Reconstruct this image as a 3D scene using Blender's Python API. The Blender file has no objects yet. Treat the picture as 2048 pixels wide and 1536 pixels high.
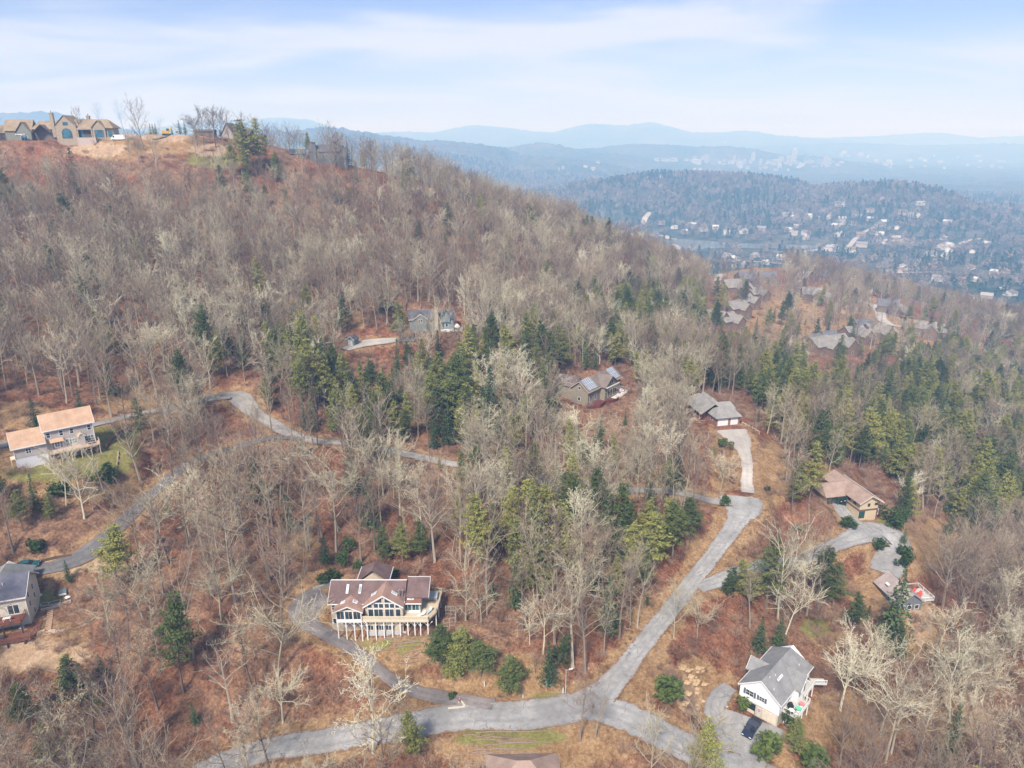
import bpy, math, random
import numpy as np
from mathutils import Vector, Matrix, Euler
R = math.radians
random.seed(7)
rng = np.random.default_rng(11)
sc = bpy.context.scene
# ---------------------------------------------------------------- camera
cd = bpy.data.cameras.new('camera'); cam = bpy.data.objects.new('camera', cd); sc.collection.objects.link(cam)
cam.location = (0, 0, 240.0); cam.rotation_euler = (R(90 - 19.1), 0, 0)
cd.sensor_width = 36; cd.lens = 36 * 1420.0 / 2048; cd.clip_start = 1; cd.clip_end = 60000
sc.camera = cam
# ---------------------------------------------------------------- sky, sun, exposure
SUN_EL, SUN_AZ = R(48), R(200)          # azimuth clockwise from +Y (the view direction)
world = bpy.data.worlds.new('World'); sc.world = world; world.use_nodes = True
wn, wl = world.node_tree.nodes, world.node_tree.links
wn.clear()
def wnode(t, **k):
    n = wn.new(t)
    for a, b in k.items(): setattr(n, a, b)
    return n
w_out = wnode('ShaderNodeOutputWorld'); w_bg = wnode('ShaderNodeBackground')
sky = wnode('ShaderNodeTexSky', sky_type='NISHITA', sun_disc=False, sun_elevation=SUN_EL, sun_rotation=SUN_AZ, altitude=900, air_density=1.0, dust_density=1.6, ozone_density=2.0)
tc = wnode('ShaderNodeTexCoord'); sep = wnode('ShaderNodeSeparateXYZ'); wl.new(tc.outputs['Generated'], sep.inputs[0])
# thin veils of cloud: project the direction on a high plane so streaks flatten towards the horizon
mx = wnode('ShaderNodeMath', operation='MAXIMUM'); mx.inputs[1].default_value = 0.0; wl.new(sep.outputs['Z'], mx.inputs[0])
ad = wnode('ShaderNodeMath', operation='ADD'); ad.inputs[1].default_value = 0.16; wl.new(mx.outputs[0], ad.inputs[0])
dvx = wnode('ShaderNodeMath', operation='DIVIDE'); wl.new(sep.outputs['X'], dvx.inputs[0]); wl.new(ad.outputs[0], dvx.inputs[1])
dvy = wnode('ShaderNodeMath', operation='DIVIDE'); wl.new(sep.outputs['Y'], dvy.inputs[0]); wl.new(ad.outputs[0], dvy.inputs[1])
cmb = wnode('ShaderNodeCombineXYZ'); wl.new(dvx.outputs[0], cmb.inputs[0]); wl.new(dvy.outputs[0], cmb.inputs[1])
mpw = wnode('ShaderNodeMapping'); mpw.inputs['Scale'].default_value = (0.62, 1.25, 1); mpw.inputs['Rotation'].default_value = (0, 0, R(-22)); mpw.inputs['Location'].default_value = (1.7, 0.4, 0)
wl.new(cmb.outputs[0], mpw.inputs[0])
nz = wnode('ShaderNodeTexNoise'); nz.inputs['Scale'].default_value = 1.0; nz.inputs['Detail'].default_value = 7; nz.inputs['Roughness'].default_value = 0.52; nz.inputs['Distortion'].default_value = 0.55
wl.new(mpw.outputs[0], nz.inputs['Vector'])
cr = wnode('ShaderNodeMapRange', interpolation_type='SMOOTHSTEP'); cr.inputs['From Min'].default_value = 0.40; cr.inputs['From Max'].default_value = 0.64
cr.inputs['To Min'].default_value = 0.0; cr.inputs['To Max'].default_value = 0.96
wl.new(nz.outputs['Fac'], cr.inputs['Value'])
cmix = wnode('ShaderNodeMix', data_type='RGBA')
wl.new(cr.outputs[0], cmix.inputs['Factor'])
hz = wnode('ShaderNodeMix', data_type='RGBA', blend_type='MULTIPLY'); hz.inputs['Factor'].default_value = 1; wl.new(sky.outputs[0], hz.inputs['A']); hz.inputs['B'].default_value = (0.56, 0.53, 0.68, 1); wl.new(hz.outputs['Result'], cmix.inputs['A']); cmix.inputs['B'].default_value = (3.5, 3.75, 4.5, 1)
w_bg.inputs['Strength'].default_value = 0.052
wl.new(cmix.outputs['Result'], w_bg.inputs['Color']); wl.new(w_bg.outputs[0], w_out.inputs['Surface'])
sd = bpy.data.lights.new('sun', 'SUN'); sd.energy = 1.5; sd.angle = R(10); sd.color = (1.0, 0.95, 0.88)
sun = bpy.data.objects.new('sun', sd); sc.collection.objects.link(sun)
sdir = Vector((math.sin(SUN_AZ) * math.cos(SUN_EL), math.cos(SUN_AZ) * math.cos(SUN_EL), math.sin(SUN_EL)))
sun.rotation_euler = sdir.to_track_quat('Z', 'Y').to_euler(); sun.location = (0, 0, 600)
sc.view_settings.view_transform = 'Standard'; sc.view_settings.look = 'None'; sc.view_settings.exposure = 2.14; sc.view_settings.gamma = 1
sc.view_settings.use_curve_mapping = False
sc.render.engine = 'CYCLES'
sc.cycles.max_bounces = 5; sc.cycles.diffuse_bounces = 2; sc.cycles.glossy_bounces = 2; sc.cycles.transparent_max_bounces = 4; sc.cycles.volume_bounces = 3
sc.cycles.use_denoising = True; sc.cycles.denoiser = 'OPENIMAGEDENOISE'; sc.cycles.denoising_input_passes = 'RGB_ALBEDO_NORMAL'; sc.cycles.denoising_prefilter = 'ACCURATE'
# ---------------------------------------------------------------- helpers
COL = sc.collection
def hexc(h, g=1.0):
    h = h.lstrip('#'); c = [int(h[i:i+2], 16) / 255 for i in (0, 2, 4)]
    return tuple((((v + 0.055) / 1.055) ** 2.4 if v > 0.04045 else v / 12.92) * g for v in c) + (1,)
MATS = {}
def nnode(nt, t, **k):
    n = nt.nodes.new(t)
    for a, b in k.items(): setattr(n, a, b)
    return n
def base_mat(name, rough=0.9, spec=0.15):
    m = bpy.data.materials.new(name); m.use_nodes = True; nt = m.node_tree
    b = nt.nodes['Principled BSDF']; b.inputs['Roughness'].default_value = rough; b.inputs['Specular IOR Level'].default_value = spec
    return m, nt, b
def ramp(nt, fac, stops):
    r = nt.nodes.new('ShaderNodeValToRGB'); e = r.color_ramp.elements
    while len(e) < len(stops): e.new(0.5)
    for i, (p, c) in enumerate(stops): e[i].position = p; e[i].color = c if len(c) == 4 else tuple(c) + (1,)
    nt.links.new(fac, r.inputs[0]); return r.outputs[0]
def noise(nt, scale, detail=4, rough=0.6, vec=None, dist=0.0):
    n = nt.nodes.new('ShaderNodeTexNoise'); n.inputs['Scale'].default_value = scale; n.inputs['Detail'].default_value = detail
    n.inputs['Roughness'].default_value = rough; n.inputs['Distortion'].default_value = dist
    if vec is not None: nt.links.new(vec, n.inputs['Vector'])
    return n.outputs['Fac']
def mixc(nt, fac, a, b, mode='MIX'):
    m = nt.nodes.new('ShaderNodeMix'); m.data_type = 'RGBA'; m.blend_type = mode
    for s, v in (('Factor', fac), ('A', a), ('B', b)):
        i = [q for q in m.inputs if q.name == s and (q.type == ('VALUE' if s == 'Factor' else 'RGBA'))][0]
        if hasattr(v, 'is_output'): nt.links.new(v, i)
        else: i.default_value = v
    return [q for q in m.outputs if q.type == 'RGBA'][0]
def mathn(nt, op, a, b=None, c=None, clamp=False):
    m = nt.nodes.new('ShaderNodeMath'); m.operation = op; m.use_clamp = clamp
    for i, v in enumerate((a, b, c)):
        if v is None: continue
        if hasattr(v, 'is_output'): nt.links.new(v, m.inputs[i])
        else: m.inputs[i].default_value = v
    return m.outputs[0]
def maprange(nt, v, a, b, c=0.0, d=1.0, smooth=True):
    m = nt.nodes.new('ShaderNodeMapRange'); m.interpolation_type = 'SMOOTHSTEP' if smooth else 'LINEAR'
    nt.links.new(v, m.inputs[0])
    for i, q in enumerate((a, b, c, d)): m.inputs[i+1].default_value = q
    return m.outputs[0]
def pos(nt): return nt.nodes.new('ShaderNodeNewGeometry').outputs['Position']
def bump(nt, b, h, strength=0.5, dist=0.1):
    n = nt.nodes.new('ShaderNodeBump'); n.inputs['Strength'].default_value = strength; n.inputs['Distance'].default_value = dist
    nt.links.new(h, n.inputs['Height']); nt.links.new(n.outputs[0], b.inputs['Normal'])
def paint(name, col, var=0.12, scale=1.5, rough=0.75, spec=0.2, stretch=None):
    """plain surface with mild tonal wear"""
    if name in MATS: return MATS[name]
    m, nt, b = base_mat(name, rough, spec)
    tcn = nt.nodes.new('ShaderNodeTexCoord').outputs['Object']
    if stretch:
        mp = nt.nodes.new('ShaderNodeMapping'); mp.inputs['Scale'].default_value = stretch; nt.links.new(tcn, mp.inputs[0]); tcn = mp.outputs[0]
    n1 = noise(nt, scale, 6, 0.65, tcn)
    lo = tuple(c * (1 - var) for c in col[:3]) + (1,); hi = tuple(min(1, c * (1 + var)) for c in col[:3]) + (1,)
    nt.links.new(ramp(nt, n1, [(0.3, lo), (0.7, hi)]), b.inputs['Base Color'])
    MATS[name] = m; return m
def sidingm(name, col, step=0.18, rough=0.7):
    if name in MATS: return MATS[name]
    m, nt, b = base_mat(name, rough, 0.2)
    tcn = nt.nodes.new('ShaderNodeTexCoord').outputs['Object']
    s = nt.nodes.new('ShaderNodeSeparateXYZ'); nt.links.new(tcn, s.inputs[0])
    fr = mathn(nt, 'FRACT', mathn(nt, 'DIVIDE', s.outputs['Z'], step))
    gap = maprange(nt, fr, 0.0, 0.14, 0.72, 1.0)
    n1 = noise(nt, 0.8, 5, 0.6, tcn)
    c = ramp(nt, n1, [(0.3, tuple(v * 0.88 for v in col[:3])), (0.7, tuple(min(1, v * 1.07) for v in col[:3]))])
    c = mixc(nt, 1.0, c, (1, 1, 1, 1), 'MULTIPLY')
    cc = nt.nodes.new('ShaderNodeCombineColor')
    for i in range(3): nt.links.new(gap, cc.inputs[i])
    nt.links.new(mixc(nt, 1.0, c, cc.outputs[0], 'MULTIPLY'), b.inputs['Base Color'])
    bump(nt, b, fr, 0.4, 0.02)
    MATS[name] = m; return m
def shingle(name, col, col2):
    if name in MATS: return MATS[name]
    m, nt, b = base_mat(name, 0.92, 0.1)
    tcn = nt.nodes.new('ShaderNodeTexCoord').outputs['Object']
    n1 = noise(nt, 0.45, 5, 0.65, tcn); n2 = noise(nt, 5.5, 3, 0.7, tcn)
    s = nt.nodes.new('ShaderNodeSeparateXYZ'); nt.links.new(tcn, s.inputs[0])
    fr = mathn(nt, 'FRACT', mathn(nt, 'DIVIDE', s.outputs['Z'], 0.13))
    f = mathn(nt, 'ADD', mathn(nt, 'MULTIPLY', n1, 0.6), mathn(nt, 'MULTIPLY', n2, 0.45))
    c = ramp(nt, f, [(0.34, col), (0.70, col2)])
    gap = maprange(nt, fr, 0.0, 0.25, 0.80, 1.0)
    cc = nt.nodes.new('ShaderNodeCombineColor')
    for i in range(3): nt.links.new(gap, cc.inputs[i])
    nt.links.new(mixc(nt, 1.0, c, cc.outputs[0], 'MULTIPLY'), b.inputs['Base Color'])
    bump(nt, b, n2, 0.5, 0.03)
    MATS[name] = m; return m
def glass(name='window_glass', col=(0.03, 0.045, 0.055), rough=0.12):
    if name in MATS: return MATS[name]
    m, nt, b = base_mat(name, rough, 0.8)
    n1 = noise(nt, 0.7, 2, 0.5, nt.nodes.new('ShaderNodeTexCoord').outputs['Object'])
    nt.links.new(ramp(nt, n1, [(0.35, tuple(c * 0.6 for c in col)), (0.7, tuple(c * 1.7 for c in col))]), b.inputs['Base Color'])
    MATS[name] = m; return m
def metal(name, col, rough=0.35, met=0.0, coat=0.6):
    if name in MATS: return MATS[name]
    m, nt, b = base_mat(name, rough, 0.5); b.inputs['Base Color'].default_value = col; b.inputs['Metallic'].default_value = met
    b.inputs['Coat Weight'].default_value = coat; b.inputs['Coat Roughness'].default_value = 0.08
    MATS[name] = m; return m

class MB:
    """collects faces; build() links them as ONE mesh object"""
    def __init__(s): s.v, s.f, s.mi, s.cur = [], [], [], 0
    def add(s, vs, fs):
        o = len(s.v); s.v.extend(tuple(p) for p in vs); s.f.extend(tuple(i + o for i in f) for f in fs); s.mi.extend([s.cur] * len(fs)); return s
    def box(s, x0, x1, y0, y1, z0, z1, rz=0, c=None):
        vs = [(x, y, z) for z in (z0, z1) for y in (y0, y1) for x in (x0, x1)]
        if rz:
            cx, cy = c or ((x0+x1)/2, (y0+y1)/2); ca, sa = math.cos(rz), math.sin(rz)
            vs = [(cx+(x-cx)*ca-(y-cy)*sa, cy+(x-cx)*sa+(y-cy)*ca, z) for x, y, z in vs]
        return s.add(vs, [(0,2,3,1),(4,5,7,6),(0,1,5,4),(2,6,7,3),(0,4,6,2),(1,3,7,5)])
    def prism(s, poly, a0, a1, axis='y'):
        """poly: 2-D outline; extruded along axis. axis y: (x,z); axis x: (y,z); axis z: (x,y)"""
        n = len(poly)
        def P(q, a): return (q[0], a, q[1]) if axis == 'y' else ((a, q[0], q[1]) if axis == 'x' else (q[0], q[1], a))
        vs = [P(q, a0) for q in poly] + [P(q, a1) for q in poly]
        fs = [tuple(range(n)), tuple(range(2*n-1, n-1, -1))] + [(i, n+i, n+(i+1) % n, (i+1) % n) for i in range(n)]
        return s.add(vs, fs)
    def tube(s, pts, rads, sides=6, cap=False):
        rings = []; pts = [Vector(p) for p in pts]
        for i, p in enumerate(pts):
            d = (pts[min(i+1, len(pts)-1)] - pts[max(i-1, 0)]); d = d.normalized() if d.length > 1e-9 else Vector((0,0,1))
            u = d.cross(Vector((0.31, 0.95, 0.05))); u = u.normalized() if u.length > 1e-6 else Vector((1,0,0)); w = d.cross(u)
            rings.append([p + (u * math.cos(6.2832*k/sides) + w * math.sin(6.2832*k/sides)) * rads[i] for k in range(sides)])
        vs = [q for r_ in rings for q in r_]
        fs = [(i*sides+k, i*sides+(k+1) % sides, (i+1)*sides+(k+1) % sides, (i+1)*sides+k) for i in range(len(pts)-1) for k in range(sides)]
        if cap: fs += [tuple(range(sides-1, -1, -1)), tuple((len(pts)-1)*sides+k for k in range(sides))]
        return s.add(vs, fs)
    def mesh(s, name, mats):
        me = bpy.data.meshes.new(name); me.from_pydata(s.v, [], s.f); 
        for m in (mats if isinstance(mats, (list, tuple)) else [mats]): me.materials.append(m)
        if any(s.mi): me.polygons.foreach_set('material_index', s.mi)
        me.validate(); me.update(); return me
    def build(s, name, mats, parent=None, label=None):
        o = bpy.data.objects.new(name, s.mesh(name, mats)); COL.objects.link(o)
        if parent is not None: o.parent = parent
        if label: o['label'] = label
        return o
def tag(o, label, cat=None, group=None, kind=None):
    if label: o['label'] = label
    if cat: o['category'] = cat
    if group: o['group'] = group
    if kind: o['kind'] = kind
    return o
def thing(name, label, cat, loc=(0,0,0), rz=0.0, group=None):
    o = bpy.data.objects.new(name, None); COL.objects.link(o); o.empty_display_size = 0.5
    o.location = loc; o.rotation_euler = (0, 0, rz); return tag(o, label, cat, group)
KIDS = {}
def copy_tree(o, kids, parent=None):
    c = o.copy(); COL.objects.link(c)
    if parent is not None: c.parent = parent
    for k, sub in kids: copy_tree(k, sub, c)
    return c
def fast_mesh(name, V, F, mats, smooth=False):
    """numpy verts (n,3), faces (m,k) of constant size"""
    me = bpy.data.meshes.new(name); V = np.asarray(V, np.float32); F = np.asarray(F, np.int32); k = F.shape[1]
    me.vertices.add(len(V)); me.vertices.foreach_set('co', V.ravel())
    me.loops.add(F.size); me.loops.foreach_set('vertex_index', F.ravel())
    me.polygons.add(len(F)); me.polygons.foreach_set('loop_start', np.arange(0, F.size, k, dtype=np.int32))
    try: me.polygons.foreach_set('loop_total', np.full(len(F), k, np.int32))
    except Exception: pass
    for m in (mats if isinstance(mats, (list, tuple)) else [mats]): me.materials.append(m)
    me.update(calc_edges=True)
    if smooth: me.polygons.foreach_set('use_smooth', np.ones(len(F), bool))
    return me
# ---------------------------------------------------------------- survey: camera station and ground heights
FPX, PITCH, CZ = 1420.0, R(19.1), 240.0
CP, SP = math.cos(PITCH), math.sin(PITCH)
def cam_ray(px, py):
    a = (np.asarray(px, float) - 1024) / FPX
    b = (np.asarray(py, float) - 768) / FPX
    return a, CP - b * SP, -SP - b * CP
def sight(px, py, Z):
    dx, dy, dz = cam_ray(px, py)
    return np.array([dx * Z, dy * Z, CZ + dz * Z])
def to_px(x, y, z):
    dz = z - CZ
    Z = y * CP - dz * SP
    v = -y * SP - dz * CP
    return 1024 + FPX * x / Z, 768 + FPX * v / Z, Z
def at_z(px, py, z):
    dx, dy, dz = cam_ray(px, py)
    t = (z - CZ) / dz
    return dx * t, dy * t

SURVEY = [
 # bottom strip
 (-300,1500,125),(60,1510,127),(300,1500,128),(640,1485,128.5),(900,1432,133),(1000,1530,125),(1200,1410,135),(1300,1440,131.5),
 (1600,1530,131),(1480,1400,139),(1550,1425,140),(1800,1500,140),(2000,1500,150),(1850,1330,165),(1700,1300,158),(2300,1450,160),
 # deck house, main road
 (760,1262,146),(640,1230,149),(520,1250,143),(760,1180,158),(760,1310,140),(900,1250,148),(1290,1300,147),(1370,1180,162),(1430,1080,176),(1490,1000,190),
 (1060,1300,145),(1100,1180,159),(1000,1060,176),(1180,1060,178),(760,1060,176),(560,1060,172),(400,1100,165),(300,1250,146),(300,1380,137),(520,1400,136),
 # lower left
 (60,1250,148),(60,1330,140),(100,1142,158),(200,1090,165),(330,970,185),(520,885,205),(-300,1250,145),(-300,1100,160),
 (100,925,180),(250,830,208),(100,1020,168),(-300,900,178),
 # mid bench
 (470,785,225),(600,860,212),(820,910,205),(1000,950,199),(1180,975,195),(1380,982,190),(1460,870,222),(1440,850,228),(1190,805,245),(1100,900,215),(1300,900,215),
 (1190,720,285),(1000,800,245),(1000,700,275),(870,680,275),(740,690,268),(600,690,262),(600,770,232),(820,800,240),
 # big slope
 (1000,600,330),(1000,520,370),(870,560,325),(870,450,375),(870,380,410),(1000,450,420),(1100,480,440),(1200,520,450),(1300,530,500),(1380,560,530),
 (600,600,285),(600,500,315),(600,400,355),(650,335,383),(300,640,245),(300,720,228),(300,500,290),(300,400,325),(300,312,352),(780,345,410),
 (100,640,240),(100,720,222),(100,790,204),(100,500,285),(100,400,320),(100,318,347),(200,289,360),(250,281,363),(320,268,370),(385,272,375),(440,276,380),(490,282,384),(380,292,364),(480,298,370),(60,296,358),(0,300,356),
 (-300,640,240),(-300,720,222),(-300,790,204),(-300,500,285),(-300,400,320),(-300,310,350),
 # right
 (1830,1190,182),(1780,1080,195),(1740,1040,200),(1600,1120,185),(1500,1180,168),(1960,1150,215),(2040,1000,265),(1900,950,270),(1700,880,265),
 (1600,800,310),(1900,800,350),(1600,740,385),(1720,700,465),(1900,740,470),(1840,640,580),(1460,580,560),(1480,630,500),(1560,700,430),(1400,680,400),
 (1300,600,430),(1300,700,330),(1590,590,590),(2300,1100,250),(2300,900,380),(2300,740,520),(1700,590,640),(1900,590,760),(1620,540,860),(1500,530,760),
]
def _fence():
    pts = []
    for s in SURVEY: pts.append(sight(*s))
    # beyond the crest, and under / behind the camera (x, y, drop below camera)
    for x, y, d in [(-330,430,12),(-220,430,10),(-120,440,16),(-60,470,34),(20,500,55),(-400,600,70),(-200,600,75),(0,620,110),(120,640,130),(-500,420,30),
                    (-500,850,170),(-200,850,175),(100,850,185),(250,800,165),(0,1150,215),(400,1150,205),(-500,1150,215),(800,1150,215),(700,700,190),(600,450,160),(500,250,150),
                    (0,60,109),(0,0,113),(0,-100,118),(-150,0,112),(-300,60,100),(150,20,125),(300,50,140),(60,60,112),(-80,50,108),(-450,200,60),(300,-100,140),(-300,-100,110)]:
        pts.append(np.array([x, y, CZ - d]))
    return np.array(pts)
_C = _fence()
def _phi(r2):
    return 0.5 * r2 * np.log(r2 + 1e-9)
def _fit():
    n = len(_C); S = 100.0
    X = _C[:, :2] / S
    d2 = ((X[:, None] - X[None]) ** 2).sum(-1)
    A = np.zeros((n + 3, n + 3)); A[:n, :n] = _phi(d2) + np.eye(n) * 0.0015
    A[:n, n] = 1; A[:n, n+1:] = X; A[n, :n] = 1; A[n+1:, :n] = X.T
    return X, np.linalg.solve(A, np.concatenate([_C[:, 2], np.zeros(3)]))
_X, _W = _fit()
def near_h(x, y):
    x = np.atleast_1d(x) / 100.0; y = np.atleast_1d(y) / 100.0
    out = np.empty(x.shape)
    for i in range(0, len(x), 20000):
        a = x[i:i+20000]; b = y[i:i+20000]
        r2 = (a[:, None] - _X[None, :, 0]) ** 2 + (b[:, None] - _X[None, :, 1]) ** 2
        out[i:i+20000] = _phi(r2) @ _W[:-3] + _W[-3] + a * _W[-2] + b * _W[-1]
    return out
def sstep(a, b, t):
    t = np.clip((t - a) / (b - a), 0, 1); return t * t * (3 - 2 * t)
def wav(x, y, L, seed=0):      # smooth pseudo noise -1..1 out of sines
    s = 0; r = np.random.default_rng(seed)
    for k in range(7):
        th = r.uniform(0, 6.283); ph = r.uniform(0, 6.283); l = L * r.uniform(0.6, 1.7)
        u = (x * np.cos(th) + y * np.sin(th)) / l * 6.283
        s = s + np.sin(u + ph + 1.3 * np.sin((-x * np.sin(th) + y * np.cos(th)) / l * 3.7 + ph * 2))
    return s / 4.0
def polyd(x, y, P):            # distance to polyline and value (3rd column) at the nearest point
    best = np.full(x.shape, 1e18); val = np.zeros(x.shape)
    for i in range(len(P) - 1):
        ax, ay, av = P[i][:3]; bx, by, bv = P[i+1][:3]
        L2 = (bx-ax)**2 + (by-ay)**2 + 1e-9
        t = np.clip(((x-ax)*(bx-ax) + (y-ay)*(by-ay)) / L2, 0, 1)
        d = (x-ax-t*(bx-ax))**2 + (y-ay-t*(by-ay))**2
        m = d < best
        best = np.where(m, d, best); val = np.where(m, av + t*(bv-av), val)
    return np.sqrt(best), val
VALLEY = CZ - 216
RIDGES = [  # (crest sight points, half width, crest roughness)
 ([(1040,432,2000),(1085,408,2100),(1160,390,2150),(1230,364,2200),(1300,353,2200),(1400,351,2200),(1500,356,2180),(1570,366,2150),(1640,392,2100)], 430, 5),
 ([(1590,408,1950),(1650,388,1950),(1720,376,1950),(1800,373,1950),(1870,384,1950),(1935,418,1950)], 330, 5),
 ([(560,266,3500),(600,262,3500),(640,256,3500),(700,263,3500),(760,272,3600),(850,283,3700),(900,283,3800),(1000,296,3900),(1040,312,3900)], 800, 9),
 ([(1000,302,4600),(1040,293,4600),(1090,287,4600),(1150,300,4600),(1190,308,4600)], 700, 9),
 ([(1150,300,5200),(1200,296,5200),(1260,290,5200),(1320,290,5200),(1400,295,5200),(1450,293,5200),(1510,300,5300),(1560,310,5300)], 700, 9),
 ([(-400,236,4200),(-200,232,4200),(-60,230,4200),(40,226,4200),(95,225,4200),(150,244,4200),(300,268,4400),(420,270,4400),(520,262,4200)], 900, 9),
 ([(1480,296,7200),(1560,291,7200),(1700,287,7400),(1820,291,7400),(1920,290,7400),(2050,288,7400),(2300,288,7400)], 800, 10),
 ([(420,246,7800),(480,240,7800),(560,237,7800),(610,240,7800),(650,252,7800),(720,268,7800)], 1500, 16),
 ([(700,270,8800),(800,264,8800),(870,266,8800),(905,258,8800),(945,251,8800),(1000,255,8800),(1060,263,8800),(1105,266,8800),(1150,254,8800),
   (1182,248,8800),(1250,252,8800),(1298,245,8800),(1340,255,8800),(1385,266,8800),(1450,265,8800),(1495,262,8800),(1545,271,8800),(1620,277,8800)], 1500, 16),
 ([(1560,278,9800),(1650,277,9800),(1750,273,9800),(1810,269,9800),(1865,266,9800),(1905,269,9800),(1950,277,9800),(2050,272,9800),(2200,268,9800)], 1200, 14),
 ([(-900,235,7800),(-500,238,7800),(-100,245,7800),(300,262,7800)], 1500, 16),
]
RIDGES = [([tuple(sight(*p)) for p in pts], w, q) for pts, w, q in RIDGES]
def far_h(x, y):
    base = VALLEY + 7 * wav(x, y, 900, 3) + 4 * wav(x, y, 330, 4)
    # lake basin stays level
    for P, w, q in RIDGES:
        d, c = polyd(x, y, P)
        c = c + q * 0.0
        g = np.exp(-(d / w) ** 2 * 1.3)
        g = g * (1 + 0.16 * wav(x, y, w * 0.8, 5) * (d / w).clip(0, 1))
        h = VALLEY + (c - VALLEY) * g
        k = 12.0
        base = np.where(h > base, h + (base - VALLEY) * 0.15 * np.exp(-(h-base)/40), base)
    return base
LAKE = [sight(px, py, Z) for px, py, Z in []]
LAKE_Z = VALLEY - 1.0
LAKE_PX = [(1325,474),(1390,480),(1480,486),(1560,489),(1640,490),(1665,493),(1620,497),(1540,497),(1460,496),(1400,498),(1360,497),(1335,486)]
LAKE_XY = [at_z(px, py, LAKE_Z) for px, py in LAKE_PX]
def inside(x, y, poly):
    c = np.zeros(np.shape(x), bool); n = len(poly)
    for i in range(n):
        x1, y1 = poly[i][:2]; x2, y2 = poly[(i+1) % n][:2]
        with np.errstate(divide='ignore', invalid='ignore'):
            k = ((y1 > y) != (y2 > y)) & (x < (x2-x1)*(y-y1)/((y2-y1) + 1e-12) + x1)
        c ^= k
    return c
def H0(x, y):
    x = np.atleast_1d(np.asarray(x, float)); y = np.atleast_1d(np.asarray(y, float))
    r = np.hypot(x, y)
    w = sstep(700, 1150, r)
    out = np.empty(x.shape)
    m = w < 1
    hn = np.zeros(x.shape)
    if m.any():
        hn[m] = near_h(x[m], y[m]) + 0.5 * wav(x[m], y[m], 26, 1) + 0.9 * wav(x[m], y[m], 60, 2) * sstep(250, 330, r[m])
    f = np.zeros(x.shape); m2 = w > 0
    if m2.any():
        f[m2] = far_h(x[m2], y[m2])
    out = hn * (1 - w) + f * w
    dl, _ = polyd(x, y, [(a, b, 0) for a, b in LAKE_XY] + [(LAKE_XY[0][0], LAKE_XY[0][1], 0)])
    ins = inside(x, y, LAKE_XY)
    lw = np.where(ins, 1.0, 1 - sstep(0, 90, dl))
    lz = np.where(ins, LAKE_Z - 1.5, LAKE_Z + 1.5)
    return out * (1 - lw) + lz * lw
def ground(px, py, fn=None):   # where the sight line through a pixel of the survey photo meets the ground
    fn = fn or H0
    px = np.atleast_1d(np.asarray(px, float)); py = np.atleast_1d(np.asarray(py, float))
    dx, dy, dz = cam_ray(px, py)
    lo = np.full(px.shape, np.nan); 
    ts = np.concatenate([np.arange(60, 700, 2.0), np.geomspace(700, 14000, 260)])
    prev = np.full(px.shape, 60.0); found = np.zeros(px.shape, bool); T = np.full(px.shape, 14000.0)
    T0 = np.full(px.shape, 60.0); T1 = np.full(px.shape, 14000.0)
    for i, j in ((0, len(ts)),):
        tt = ts[None, :]; X = dx[:, None]*tt; Y = dy[:, None]*tt; Zz = CZ + dz[:, None]*tt
        g = fn(X.ravel(), Y.ravel()).reshape(X.shape)
        under = Zz < g
        k = np.argmax(under, axis=1); hit = under.any(axis=1)
        k = np.where(hit, k, len(ts)-1)
        T0 = ts[np.maximum(k-1, 0)]; T1 = ts[k]
    for _ in range(14):
        tm = (T0+T1)/2
        g = fn(dx*tm, dy*tm)
        u = CZ + dz*tm < g
        T1 = np.where(u, tm, T1); T0 = np.where(u, T0, tm)
    t = (T0+T1)/2
    return dx*t, dy*t, CZ+dz*t, t, hit
# ---------------------------------------------------------------- raw height grid (polar, so detail follows distance from the survey station)
AZ = np.radians(np.concatenate([np.arange(-180, -52, 4.0), np.arange(-52, 52.01, 0.23), np.arange(56, 181, 4.0)]))
AZ[0] = -math.pi; AZ[-1] = math.pi
RD = np.concatenate([[0.5], np.arange(15, 75, 8.0), np.arange(75, 620, 1.6), np.geomspace(622, 14200, 330)])
GA, GR = np.meshgrid(AZ, RD)
GX, GY = GR * np.sin(GA), GR * np.cos(GA)
G0 = H0(GX.ravel(), GY.ravel()).reshape(GX.shape)
def lookup(G, x, y):
    x = np.atleast_1d(np.asarray(x, float)); y = np.atleast_1d(np.asarray(y, float))
    r = np.hypot(x, y).clip(RD[0], RD[-1] - 1e-3); a = np.arctan2(x, y)
    i = np.clip(np.searchsorted(RD, r, side='right') - 1, 0, len(RD) - 2); j = np.clip(np.searchsorted(AZ, a, side='right') - 1, 0, len(AZ) - 2)
    u = (r - RD[i]) / (RD[i+1] - RD[i]); v = (a - AZ[j]) / (AZ[j+1] - AZ[j])
    return G[i, j]*(1-u)*(1-v) + G[i+1, j]*u*(1-v) + G[i, j+1]*(1-u)*v + G[i+1, j+1]*u*v
HZ = lambda x, y: lookup(G0, x, y)
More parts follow.
